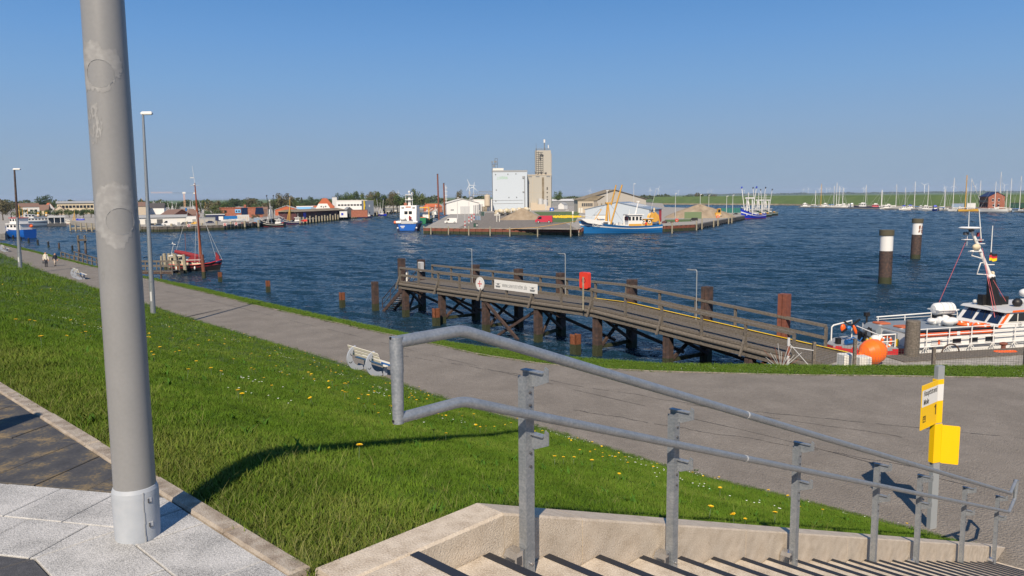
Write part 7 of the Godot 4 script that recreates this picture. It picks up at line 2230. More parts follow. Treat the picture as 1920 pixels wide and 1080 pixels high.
	obj("dome", mb().cyl(Vector3(-63, 38, 0), Vector3(-63, 41, 0), 2.2, 1.4, 8).cyl(Vector3(-63, 41, 0), Vector3(-63, 46, 0), 2.1, 2.1, 9), M.cream, nd)
	obj("red_float", mb().ell(Vector3(-42, 17, -14.6), Vector3(2, 3, 1), 8, 6), M.lifered, bt)
	for q in [[-50, -11], [-39, -11]]: obj("tyre", mb().tube(ring(2.4, 0, 12).map(func(p): return p + Vector3(q[0], 20, q[1])), 0.8, 6, false), M.white, bt)
	# green trawler and others along the inner side
	var gt = trawler("green-hulled trawler with yellow gantry and white lettering behind the quay edge", 801, 418, 74, 74, M.green, null, M.mast_yellow, 30, 0.0, true)
	obj("yellow_gantry", mb().bar(-20, -18.5, 6, 29, -10, -8.5).bar(-20, -18.5, 6, 29, 8.5, 10).bar(-20, -18.5, 28, 30, -10, 10), M.mast_yellow, gt)
	for k in 3: obj("hull_marking", mb().bar(8 + 8 * k, 12 + 8 * k, 3.2, 5.0, 9.9, 10.3), M.white, gt)
	trawler("white trawler with dark windows behind the yellow gantry", 815, 408, 76, 46, M.offwhite, M.maroon, M.white, 24, 0.0, true)
	trawler("small red-hulled cutter with orange mast beside the service ship", 799, 404, 100, 24, M.red, null, M.orange, 24, 0.0, true)
	# big blue beamer, white gantries
	for q in [[1411, 410, -128, 62, M.royal, 49, 58, "royal blue beam trawler with white gantry leading the raft of trawlers"], [1428, 406.5, -124, 50, M.darkgreen, 45, 54, "dark green beam trawler with white booms in the middle of the raft"], [1441, 404, -124, 46, M.darkgreen, 40, 48, "green beam trawler with thin white booms at the outer end of the raft"]]:
		var o = trawler(q[7], q[0], q[1], q[2], q[3], q[4], M.white, M.white, q[5], q[6], true)
		var g = sub("gantry", o)
		var L: float = q[3]
		for s in [-1, 1]: obj("leg", mb().bar(L * 0.13, L * 0.17, L * 0.1, L * 0.62, s * L * 0.10 - 0.6, s * L * 0.10 + 0.6), M.white, g)
		obj("beam", mb().bar(L * 0.12, L * 0.18, L * 0.60, L * 0.645, -L * 0.15, L * 0.15), M.white, g)
		obj("platform_rail", mb().bar(L * 0.1, L * 0.2, L * 0.71, L * 0.72, -L * 0.13, L * 0.13), M.lightgrey, g)
	# yard clutter
	var oc = far("container", "faded green shipping container in front of the gravel heap", "container", 1299, 410, G, -3)
	obj("box", mb().cbox(Vector3(0, 6.2, -5), Vector3(31, 12.4, 10), 0.3), M.olive, oc)
	for k in 9: obj("rib", mb().bar(-14.5 + 3.5 * k, -13.2 + 3.5 * k, 1, 11.5, 0, 0.25), M.olive, oc)
	var ly = far("tank_trailer", "white tank with blue end standing behind the green container", "tank", 1305, 402.5, G)
	obj("tank", mb().cyl(Vector3(-6, 7.5, 0), Vector3(6, 7.5, 0), 2.6, 2.6, 12), M.white, ly)
	obj("cap", mb().cyl(Vector3(6, 7, 0), Vector3(9.5, 7, 0), 2.1, 2.0, 10), M.skyblue, ly)
	for x in [-3.5, 2]: obj("hatch", mb().cyl(Vector3(x, 10, 0), Vector3(x, 12.5, 0), 0.7, 0.7, 7), M.white, ly)
	var ex = far("telehandler", "orange telehandler with open cab at the foot of the gravel heap", "telehandler", 1347.5, 408.5, G, 200)
	obj("chassis", mb().bar(-5, 5, 3, 6, -2.5, 2.5), M.cream, ex)
	obj("cab_frame", mb().bar(-3.2, -2.4, 6, 17, -2.4, 2.4).bar(2.4, 3.2, 6, 17, -2.4, 2.4).bar(-3.2, 3.2, 16, 17.4, -2.5, 2.5), M.ochre, ex)
	obj("cab_glass", mb().bar(-2.3, 2.3, 10, 16, -2.1, 2.1), M.glass, ex)
	obj("bonnet", mb().bar(3.2, 7, 4, 10, -2.2, 2.2).bar(-2.3, 2.3, 6, 10, -2.2, 2.2), M.ochre, ex)
	for x in [-3.6, 3.8]:
		for s in [-1, 1]: obj("wheel", mb().cyl(Vector3(x, 2.3, s * 2), Vector3(x, 2.3, s * 3.1), 2.3, 2.3, 12), M.rubber, ex)
	var th = far("hoarding", "teal corrugated hoarding along the wharf behind the dark cars", "fence", 1370, 399, G, 10)
	obj("panel", mb().bar(-18, 18, 0, 9, -0.5, 0.5), M.teal, th)
	for k in 9: obj("post", mb().bar(-17.8 + 4.4 * k, -17.2 + 4.4 * k, 0, 9.6, 0.5, 1.0), M.darkgreen, th)
	for q in [[1269, 417, "red lifebuoy on a stand by the white hall's red end"], [1346, 410.5, "orange lifebuoy on a post along the wharf"]]:
		var o = far("lifebuoy", q[2], "lifebuoy", q[0], q[1], G)
		obj("ring", mb().tube(ring(2.3, 0, 16).map(func(p): return p + Vector3(0, 4, 0)), 0.9, 8, false), M.lifered if q[0] < 1300 else M.orange, o)
		obj("stand", mb().bar(-0.4, 0.4, 0, 5, -0.9, -0.2), M.offwhite, o)
	var jk = far("gear_heap", "heap of dark nets and scrap by the red end of the hall", "heap", 1250, 418.5, G)
	var jr = RandomNumberGenerator.new()
	jr.seed = 3
	for k in 12: obj("bundle", mb().ell(Vector3(jr.randf_range(-13, 11), jr.randf_range(1, 3), jr.randf_range(-4, 2)), Vector3(jr.randf_range(2, 4), jr.randf_range(1.2, 2.4), 2), 8, 5), [M.darkgrey, M.steel, M.maroon, M.grey][k % 4], jk)
	for q in [[1266, 409, 46], [1328.5, 406, 40], [1312.5, 400, 35], [1362, 400, 32], [1373.5, 399, 33], [1188, 398, 53], [858, 411, 40]]:
		var o = far("quay_lamp", "thin pale lamp post on the silo yard", "lamp post", q[0], q[1], G, 0, "lamp posts around the silo yard")
		obj("pole", mb().cyl(Vector3(0, 0, 0), Vector3(0, q[2], 0), 0.6, 0.4, 7), M.lightgrey, o)
		obj("lamp_head", mb().box(Vector3(1.2, q[2], 0), Vector3(3.6, 0.8, 1.2), Basis(Vector3.BACK, 0.3)), M.white, o)
	var wp = far("quay_marker", "white marker board on a post beside the blue trawler's bow", "marker", 1074, 419, G)
	obj("pole", mb().cyl(Vector3(0, 0, 0), Vector3(0, 20, 0), 0.5, 0.5, 6), M.offwhite, wp)
	obj("board", mb().bar(-1.4, 1.4, 18, 23, -0.3, 0.3), M.white, wp)
	tag(obj("mooring_rope", mb().tube([gp(950, 430, 1.5) , gp(1010, 426, 1.9), gp(1050, 420, 2.6), gp(1089, 413, 3.6)], 0.05, 5), M.ochre), "slack yellow mooring rope from the quay to the blue trawler's bow", "rope")
	tree("single round tree behind the silo yard", 1049, 386, 17, 32, 0)
	tree("bare-looking brownish tree behind the white storehouse", 860, 392, 14, 34, 2)
# ---------------------------------------------------------------- town side of the harbour
func build_left_town():
	var G = 1.43
	var edge = [gp(-60, 452, 0), gp(10, 449, 0), gp(18, 428, 0), gp(62, 424, 0), gp(128, 419.5, 0), gp(150, 424, 0), gp(262, 434, 0), gp(300, 435, 0), gp(420, 431, 0), gp(486, 426.3, 0), gp(493, 419, 0), gp(562, 413.5, 0), gp(564, 420.2, 0), gp(650, 410.5, 0), gp(750, 398, 0), gp(758, 396.5, 0)]
	var poly = []
	poly.append_array(edge)
	poly.append_array([gp(800, 399, 0), gp(862, 397, 0), Vector3(gp(868, 392, 0).x - 0.5, 0, -860), Vector3(-700, 0, -860), Vector3(-420, 0, -230)])
	quay_wall(poly, G, "ground", M.quay_concrete)
	sheet_front("long dark timber-faced quay wall below the parked cars", edge.slice(6, 12), G, M.wood, M.algae)
	sheet_front("low dark quay wall running to the far end of the channel", edge.slice(12, 15), G, M.steel, M.black)
	post_row("quay_post", "pale timber post along the quay below the parked cars", [262, 435.5], [485, 427.5], 9, 0.33, 2.4, M.pale_wood, "posts along the town quay")
	post_row("fender_post", "pale fender post in the long row beside the brown sheds", [563, 421.5], [668, 409.5], 22, 0.30, 2.5, M.pale_wood, "fender posts along the channel")
	post_row("fender_post", "far pale fender post near the end of the channel", [694, 407], [752, 398.5], 12, 0.33, 2.4, M.pale_wood, "fender posts along the channel")
	# far fields and the line of woods that closes the view
	var fl = mb()
	fl.quad(Vector3(-9000, 1.3, -850), Vector3(9000, 1.3, -850), Vector3(16000, 1.3, -18000), Vector3(-16000, 1.3, -18000), Vector3.UP)
	struct("field", fl, M.field)
	var wr = RandomNumberGenerator.new()
	wr.seed = 404
	for q in [[-40, 470, 387, 13, 5], [430, 760, 385, 14, 5], [760, 930, 380, 13, 4], [1040, 1130, 376, 7, 4], [1200, 1300, 373, 8, 4], [1290, 1960, 367.2, 2.2, 3]]:
		var b = mb()
		var n = int((q[1] - q[0]) * (7 if q[2] > 370 else 4.5))
		for i in n:
			var x = wr.randf_range(q[0], q[1])
			var hy: float = q[2] - (x - 960) * 0.0 
			if q[2] < 370: hy = 363.0 - (x - 1500) * 0.0099 + 1.3
			var P = gp(x, hy + wr.randf() * 0.4, G)
			var m = mpp(P)
			var hh: float = q[3] * (0.55 + 0.45 * sin(x * 0.11) * sin(x * 0.037 + 2) + 0.25 * wr.randf())
			var c = P + Vector3(0, wr.randf() * hh * m, 0)
			var r = m * wr.randf_range(0.8, 2.2)
			b.tint(Color(.028, .050, .014).lerp(Color(.085, .10, .035), wr.randf()))
			for k in 3:
				var d = Vector3(wr.randfn(), wr.randfn(), wr.randfn()).normalized()
				var e = d.cross(Vector3(wr.randfn(), wr.randfn(), 1)).normalized() * r
				var f = d.cross(e).normalized() * r
				b.quad(c - e, c + f, c + e, c - f, d)
		tag(obj("treeline", b, M.leaf), "dark green belt of distant woods along the horizon", "treeline", "", "stuff")
	# ---- behind the inner landing
	var W = M.glass
	house("apartment_house", "brown-roofed house with white balconies behind the launch", 55, 404, 34, 16, 16, M.offwhite, M.roofbrown, "x", 7, 8, row_wins(4, -15, 15, 7, 4, 4, W) + row_wins(4, -15, 15, 1, 4, 3, W))
	house("gabled_house", "house with steep purple-brown roof behind the ferry funnels", 80, 403, 20, 8, 14, M.cream, M.roofbrown, "x", 11, -20)
	house("gabled_house", "white gabled house with red verge beside the steep brown roof", 95, 402, 16, 9, 12, M.white, M.roofred, "z", 12, 18, row_wins(2, -5, 5, 8, 2.5, 3, W))
	house("gabled_house", "dark brown gabled roof in front of the long cream building", 112, 403, 18, 9, 10, M.beige, M.roofbrown, "z", 8, -10)
	house("long_building", "long cream building with two dark window bands and grey roof", 150, 401, 72, 20, 14, M.cream, M.grey, "x", 4, 2, row_wins(12, -35, 35, 11, 4.6, 5, W) + row_wins(12, -35, 35, 3, 4.6, 4, W))
	for q in [[6, 413, 30, 40, 2], [22, 412, 24, 34, 2], [38, 413, 22, 26, 1], [82, 397, 34, 31, 3], [98, 396, 14, 20, 0], [63, 410, 18, 17, 0], [76, 410, 16, 15, 1], [90, 409, 18, 17, 0], [103, 408, 16, 16, 3], [116, 408, 18, 17, 0], [130, 408, 17, 16, 1], [143, 408, 18, 16, 0], [157, 408, 18, 18, 3], [171, 408, 18, 17, 0], [180, 408, 16, 16, 1]]:
		tree(("clipped leafy tree in a row " if q[1] > 407 and q[3] < 20 else ["leafy tree ", "light green tree ", "big brownish tree ", "dark dense tree "][q[4]]) + landmark(q[0]), q[0], q[1], q[2], q[3], q[4], G, "trees in the town")
	# ---- quay with cars
	house("brown_roof_hall", "hall with low brown roof behind the container yard", 256, 403, 40, 16, 20, M.beige, M.roofbrown, "x", 8, 4)
	house("white_gable_house", "white gabled house with dark roof above the ship masts", 292, 402, 30, 12, 16, M.white, M.roofdark, "x", 9, -12, [[-10, 8, 3, 3, W]])
	house("quay_shed", "long white shed with flat grey roof beside the white van", 300, 420, 92, 12, 14, M.offwhite, M.grey, "x", 5, 0, [[-20, 0, 10, 9, M.midgrey, "door"], [0, 0, 10, 9, M.darkgrey, "door"], [18, 4, 8, 3, M.ochre, "sign_board"]])
	house("hipped_house", "long house with red-brown tiled roof behind the sheds", 341, 411, 62, 6, 26, M.brick, M.roofbrown, "z", 12, 55)
	house("hipped_house", "broad low red-brown roof behind the dark mast", 348, 410, 50, 7, 22, M.brick, M.roofbrown, "hip", 11, 0)
	house("small_shed", "small brick-gabled shed with dark gateway", 336, 419, 17, 11, 9, M.brick, M.roofbrown, "z", 5, 6, [[4, 0, 6, 8, M.darkgrey, "door"]])
	house("white_shed", "low white shed next to the brick-gabled shed", 360, 418, 24, 12, 10, M.white, M.lightgrey, "flat", 1, 0, [[4, 1, 6, 6, M.grey, "door"]])
	house("grey_shed", "grey garage block with flat roof on the quay", 388, 418, 30, 10, 8, M.grey, M.midgrey, "flat", 1, 0, row_wins(3, -13, 13, 0, 7, 7, M.stairgrey))
	house("dark_pavilion", "dark flat-roofed pavilion with wide canopy", 404, 415, 33, 12, 10, M.navy, M.lightgrey, "flat", 1.5, 0, [[10, 2, 9, 7, M.white, "door"], [-6, 2, 12, 7, W]])
	var br = house("brick_block", "red brick block with slanted gables and dark glass between", 453, 408, 76, 18, 18, M.brick, M.roofred, "flat", 0.8, 0)
	obj("glass_bay", mb().prism(PackedVector2Array([Vector2(0, 0), Vector2(0, 18.5), Vector2(11, 18.5), Vector2(11, 0)]), 0, 1.2).prism(PackedVector2Array([Vector2(24, 6), Vector2(26, 18.5), Vector2(38.5, 18.5), Vector2(41, 6)]), 0, 1.5), M.blueglass, br)
	obj("blue_bay", mb().bar(-11, -1, 9, 15.5, 0, 0.8), M.skyblue, br)
	for q in [[-28, 10, 4, 4], [-8.5, 10.5, 2.5, 3], [-4, 10.5, 2.5, 3]]: obj("window", mb().bar(q[0] - q[2] / 2, q[0] + q[2] / 2, q[1], q[1] + q[3], 0.8, 1.1), W, br)
	obj("chimney", mb().bar(5, 9, 18, 24, -8, -4), M.brick, br)
	var bt = far("boat_shelter", "bright blue tarpaulin shelter on the quay", "shelter", 433, 416, G)
	obj("tarpaulin", mb().prism(PackedVector2Array([Vector2(-12, 5), Vector2(-11.5, 11), Vector2(11.5, 11), Vector2(12, 5)]), -7, 0), M.sea, bt)
	for x in [-11, 0, 11]: obj("pole", mb().bar(x - 0.4, x + 0.4, 0, 6, -1, -0.2), M.lightgrey, bt)
	house("site_cabin", "pale panelled cabin beside the blue tarpaulin shelter", 456, 414, 22, 10, 8, M.lightgrey, M.offwhite, "flat", 1, 0, row_wins(5, -10, 10, 1, 2.2, 7, M.beige))
	house("blue_tank_shed", "small pale blue shed at the end of the quay", 482, 418, 10, 9, 6, M.greyblue, M.lightgrey, "flat", 0.8, 5)
	for q in [[424, 418, 18, "white hull of a small boat stored on the quay"], [441, 416.5, 20, "upturned white boat leaning among the stored boats"], [452, 416.5, 16, "white dinghy stored beside the rusty gear"]]:
		var o = far("stored_boat", q[3], "boat", q[0], q[1], G, 10)
		boat_hull(o, q[2], 5, 3, 4, 3.2, M.white, M.greyblue)
		o.position.y += 0.5
	var rg = far("scrap_heap", "low heap of rusty gear along the quay edge", "heap", 462, 419, G)
	var jr = RandomNumberGenerator.new()
	jr.seed = 15
	for k in 14: obj("bundle", mb().ell(Vector3(jr.randf_range(-26, 16), jr.randf_range(0.6, 2), jr.randf_range(-3, 1)), Vector3(jr.randf_range(1.5, 4), jr.randf_range(0.8, 2), 1.6), 7, 5), [M.red_steel, M.steel, M.grey, M.orange_rust][k % 4], rg)
	for k in 2:
		var o = far("container", ["blue container at the end of the quay", "second blue container standing close behind"][k], "container", 258 + 7 * k, 421 - k, G, 20)
		obj("box", mb().cbox(Vector3(0, 5, -3), Vector3(6.4, 10, 6), 0.3), M.tealblue, o)
		obj("door_bar", mb().bar(-0.4, 0.4, 0.5, 9.5, 0, 0.3).bar(-2.2, -1.8, 0.5, 9.5, 0, 0.3), M.skyblue, o)
	car("white box van with a red sign parked by the long shed", 318, 424, 180, 26, M.white, true)
	var rs = far("red_sign", "bright red square sign above the white van", "sign", 318.5, 418, G)
	obj("board", mb().bar(-2.6, 2.6, 5, 10, -0.3, 0.3), M.lifered, rs)
	obj("post", mb().bar(-0.3, 0.3, 0, 6, -0.8, -0.3), M.grey, rs)
	car("dark blue car parked at the quay edge", 296, 425, 184, 17, M.slate)
	car("black hatchback parked next to the dark blue car", 284, 423, 176, 13, M.black)
	car("black car parked by the grey cabinet", 346, 422, 180, 13, M.darkgrey, true)
	car("dark saloon parked below the grey garage block", 393, 419, 182, 15, M.navy)
	car("small yellow-roofed van beside the mast of the red boat", 365, 421, 180, 12, M.mast_yellow, true)
	var gc = far("cabinet", "pale grey cabinet on the quay edge", "cabinet", 335.5, 424, G)
	obj("box", mb().cbox(Vector3(0, 3.8, 0), Vector3(5.5, 7.6, 3), 0.3), M.lightgrey, gc)
	obj("door", mb().bar(-2.2, 2.2, 0.6, 7, 1.5, 1.7), M.grey, gc)
	for q in [[354, 426, M.red, "white board with a red ring on the quay edge"], [443, 423, M.red, "white and orange lifebuoy board at the quay edge"], [422, 424, M.lifered, "small red lifebuoy at the quay edge"]]:
		var o = far("lifebuoy_board", q[3], "lifebuoy", q[0], q[1], G)
		obj("board", mb().bar(-2.8, 2.8, 0.5, 5.5, -0.3, 0.1), M.white, o)
		obj("ring", mb().tube(ring(1.7, 0, 14).map(func(p): return p + Vector3(0, 3, 0.5)), 0.55, 6, false), q[2], o)
	# cutters in the inner basin: only their rigs rise above the roofs
	for q in [[268, 404, 30, M.ochre, 33, "behind the blue containers"], [290, 404, 34, M.white, 27, "behind the quay shed, white rig"], [303, 404, 30, M.white, 26, "next to the white rig behind the shed"], [324, 403, 30, M.white, 25, "behind the brick-gabled shed"], [362, 403, 32, M.white, 27, "behind the low white shed"], [386, 403, 30, M.mast_yellow, 25, "with yellow rig behind the grey garages"]]:
		trawler("cutter in the inner basin " + q[5], q[0], q[1], 20 + q[0] * 3, q[2], M.navy, M.white, q[3], q[4], q[4] * 0.95, false, "cutters in the inner basin", M.white)
	# slewing crane over the roofs
	var cr = far("tower_crane", "tan tower crane with long faint jib above the town roofs", "crane", 346.5, 388, G)
	obj("tower", mb().bar(-1.3, -0.7, 0, 26, -1, 1).bar(0.7, 1.3, 0, 26, -1, 1), M.crane, cr)
	for k in 9: obj("lattice", mb().beam(Vector3(-1, k * 2.8, 0.6), Vector3(1, (k + 1) * 2.8, 0.6), 0.3, 0.3), M.crane, cr)
	obj("slew_cab", mb().cbox(Vector3(0, 26.2, 0), Vector3(5.5, 3, 3), 0.4), M.offwhite, cr)
	obj("jib", mb().bar(-56, -20, 27.6, 28.0, -0.5, 0.5).bar(-56, -20, 26, 26.3, -0.7, 0.7), M.crane, cr)
	obj("jib_root", mb().bar(-20, 0, 26.5, 27, -0.6, 0.6).bar(-20, -2, 24.4, 24.8, -0.6, 0.6), M.slate, cr)
	obj("counter_jib", mb().bar(0, 18, 25.6, 26.2, -0.6, 0.6), M.slate, cr)
	obj("ballast", mb().bar(16, 21, 24.2, 26.8, -1, 1), M.offwhite, cr)
	# moored cutters at the corner
	trawler("black and white cutter with high bow and dark booms at the quay corner", 509, 425.5, 155, 52, M.black, M.offwhite, M.white, 51, 58, false, "trawlers in the harbour", M.black)
	trawler("navy cutter with yellow rig moored behind the black one", 546, 420.5, 158, 46, M.navy, M.offwhite, M.mast_yellow, 50, 0.0, false)
	# sheds along the channel
	house("red_hall", "barn-red hall with low gable and grey side behind the navy cutter", 538, 404, 42, 11, 16, M.roofred, M.lightgrey, "z", 7, -8)
	house("grey_hall", "small grey hall tucked beside the barn-red hall", 494, 406, 16, 13, 12, M.roofbrown, M.roofbrown, "x", 5, 0)
	house("pale_blue_hall", "light blue hall with white parapet", 572, 402, 30, 14, 12, M.skyblue, M.white, "flat", 1.5, -6)
	house("grey_annex", "grey annex beside the light blue hall", 590, 402, 12, 12, 10, M.greyblue, M.grey, "flat", 1, 0, [[2, 4, 3, 3, W]])
	house("red_roofs", "row of low red-tiled roofs behind the light blue hall", 590, 399, 70, 8, 12, M.brick, M.roofred, "x", 5, 0)
	var th = house("white_gable_house", "white gabled house with tall orange hipped roof", 607, 402, 30, 10, 14, M.white, M.roofred, "z", 0.6, -6, [[-4, 13.5, 2.4, 2.4, W], [0, 12.5, 1.6, 2.4, W], [4, 13.5, 2.4, 2.4, W], [0, 8, 14, 2.6, M.midgrey, "balcony"]])
	obj("gable", mb().prism(PackedVector2Array([Vector2(-15, 10), Vector2(-9, 20), Vector2(7, 20), Vector2(13, 10)]), -12, 0), M.white, th)
	obj("tall_roof", mb().prism(PackedVector2Array([Vector2(-9.5, 20), Vector2(-1, 30), Vector2(6, 30), Vector2(20, 13), Vector2(12, 10)]), -14, -1), M.roofred, th)
	var sh = house("long_brown_shed", "long dark red-brown shed with mossy flat roof along the channel", 604, 408.3, 176, 13, 36, M.maroon, M.oldroof, "x", 4, 60)
	for k in 8: obj("door", mb().bar(-82 + k * 21, -70 + k * 21, 0, 9.5, 0.02, 0.3), M.steel, sh)
	obj("blue_banner", mb().bar(-66, -57, 2, 11, 0.3, 0.6), M.royal, sh)
	house("dark_gable_shed", "narrow dark shed with grey gable at the end of the brown shed", 656, 405.5, 12, 12, 24, M.darkgrey, M.grey, "z", 5, 12)
	house("white_kiosk", "white hut with blue spot beside the narrow dark shed", 644, 406.5, 14, 10, 6, M.white, M.lightgrey, "flat", 0.8, -6, [[-2, 3, 4, 4, M.royal, "poster"]])
	house("tower_house", "square grey-white tower above the roofs", 628, 396, 9, 26, 8, M.lightgrey, M.darkgrey, "flat", 1, -15)
	house("white_office", "white office block with a band of dark windows", 660, 400, 56, 23, 18, M.white, M.offwhite, "flat", 1.5, -5, row_wins(9, -26, 26, 14, 4.2, 3, W) + row_wins(3, -4, 24, 24.6, 2, 1, M.grey))
	house("slate_block", "slate-grey block with flat roof joined to the white office", 693, 402, 17, 25, 18, M.slate, M.grey, "flat", 1, 20, [[0, 14, 3, 4, M.lightgrey]])
	house("brick_annex", "low brick front below the white office", 674, 406, 30, 12, 6, M.brick, M.roofbrown, "flat", 0.8, -5)
	house("far_sheds", "dark low sheds with pale roofs at the end of the channel", 735, 396, 36, 7, 10, M.midgrey, M.offwhite, "flat", 1, 0)
	house("brick_house", "small brick house with hipped roof beside the service ship's mast", 812, 397, 34, 9, 12, M.brick, M.roofred, "hip", 6, 5)
	car("small red and white van on the channel quay", 571, 416, 175, 10, M.lifered, true)
	car("white car at the far end of the channel quay", 727, 397.5, 178, 7, M.white)
	car("light van at the far end of the channel quay", 741, 396.5, 180, 6, M.offwhite, true)
	var yt = trawler("dark blue cutter with bright yellow gantry in the channel", 684, 408.6, 170, 26, M.navy, null, M.mast_yellow, 34, 0.0, false)
	obj("yellow_gantry", mb().bar(-1, 0.4, 4, 32, -4.5, -3.4).bar(-1, 0.4, 4, 32, 3.4, 4.5).bar(-1, 0.4, 20, 21.2, -4, 4).bar(-1, 0.4, 31, 32.2, -4, 4), M.yellow, yt)
	trawler("royal blue cutter with raised white booms in the channel", 716, 404.6, 118, 26, M.royal, M.white, M.white, 25, 31, true)
	for q in [[585, 392, 16, 24, 3], [640, 395, 20, 34, 3], [652, 395, 22, 36, 0], [670, 396, 26, 38, 3], [677, 394, 20, 32, 1], [698, 397, 30, 38, 2], [711, 397, 30, 36, 1], [725, 396, 24, 34, 0], [738, 398, 26, 38, 2], [752, 398, 30, 38, 0], [765, 399, 26, 34, 0], [783, 397, 32, 42, 1], [796, 396, 22, 28, 0], [399, 408, 30, 32, 2], [408, 409, 26, 24, 1], [392, 412, 22, 20, 0], [513, 400, 30, 26, 1], [536, 400, 34, 38, 2], [548, 398, 18, 26, 1], [566, 396, 18, 18, 0], [575, 394, 16, 20, 3], [488, 402, 24, 24, 0], [497, 402, 20, 22, 2], [560, 394, 20, 18, 0], [604, 393, 18, 20, 1], [480, 414, 16, 12, 2], [232, 400, 30, 26, 0], [274, 398, 24, 20, 1], [310, 398, 26, 20, 0], [330, 397, 24, 18, 3], [376, 400, 26, 24, 1], [420, 396, 28, 22, 0], [440, 394, 30, 20, 3], [462, 396, 30, 24, 0], [474, 398, 26, 26, 2], [524, 398, 30, 28, 0], [596, 391, 22, 18, 3], [618, 393, 20, 22, 0], [660, 394, 28, 32, 0], [688, 398, 26, 34, 0], [718, 397, 26, 32, 3], [745, 397, 28, 34, 1], [772, 398, 28, 34, 3]]:
		tree(["full green tree ", "pale green tree ", "olive-brown tree ", "dark green tree "][q[4]] + landmark(q[0]), q[0], q[1], q[2], q[3], q[4], G, "trees in the town")
	# wind farm
	var proto: Node3D = null
	var tl = [[262, 375.5], [283, 374], [321, 378], [328, 376], [355, 377], [383, 376], [417, 370], [440, 376], [473, 376.5], [479, 374.5], [484, 376.5], [130, 373], [140, 373], [745, 363], [747, 361], [880, 347], [888, 351], [1219, 356], [1234, 354], [1272, 358], [1312, 361], [1328, 358], [1334, 357], [1396, 357], [1507, 355], [1516, 354.5], [1536, 355], [1539, 353.5], [1550, 353.5], [1556, 354], [1576, 353.5], [1583, 354], [1619, 353.5], [1622, 354], [1734, 347], [1771, 350.5], [1788, 349], [1829, 349.5], [1884, 347], [1106, 357], [655, 366]]
	for i in tl.size():
		var q: Array = tl[i]
		var hz: float = 368.55 - (q[0] - 960) * 0.00995
		var z = 66.0 * FOC / maxf(hz - q[1], 3.5)
		z = clampf(z, 3500, 13500)
		var P = at_depth(q[0], q[1], z)
		var hub = P.y
		var o: Node3D
		if proto == null:
			proto = thing("wind_turbine", "white three-bladed wind turbine on the hazy horizon", "wind turbine", Transform3D.IDENTITY, "wind turbines on the horizon")
			obj("tower", mb().cyl(Vector3(0, -1, 0), Vector3(0, 0, 0), 0.030, 0.018, 8), M.turbine, proto)
			obj("nacelle", mb().cbox(Vector3(0, 0.01, -0.03), Vector3(0.05, 0.05, 0.14), 0.01), M.turbine, proto)
			var rt = sub("rotor", proto, Transform3D(Basis.IDENTITY, Vector3(0, 0, 0.05)))
			for k in 3:
				var a = TAU * k / 3
				var bs = Basis(Vector3.BACK, a)
				obj("blade", mb().prism(PackedVector2Array([Vector2(-0.018, 0), Vector2(0.018, 0), Vector2(0.03, 0.1), Vector2(0.008, 0.5), Vector2(-0.008, 0.5)]), -0.008, 0.008, Transform3D(bs, Vector3.ZERO)), M.turbine, rt)
			o = proto
		else: o = copy(proto)
		var s = hub - 1.0
		var f = facing(P, wr.randf_range(-35, 35))
		o.transform = Transform3D(f.basis.scaled(Vector3.ONE * s), P)
		(o.get_node("rotor") as Node3D).transform = Transform3D(Basis(Vector3.BACK, wr.randf() * TAU), Vector3(0, 0, 0.05))

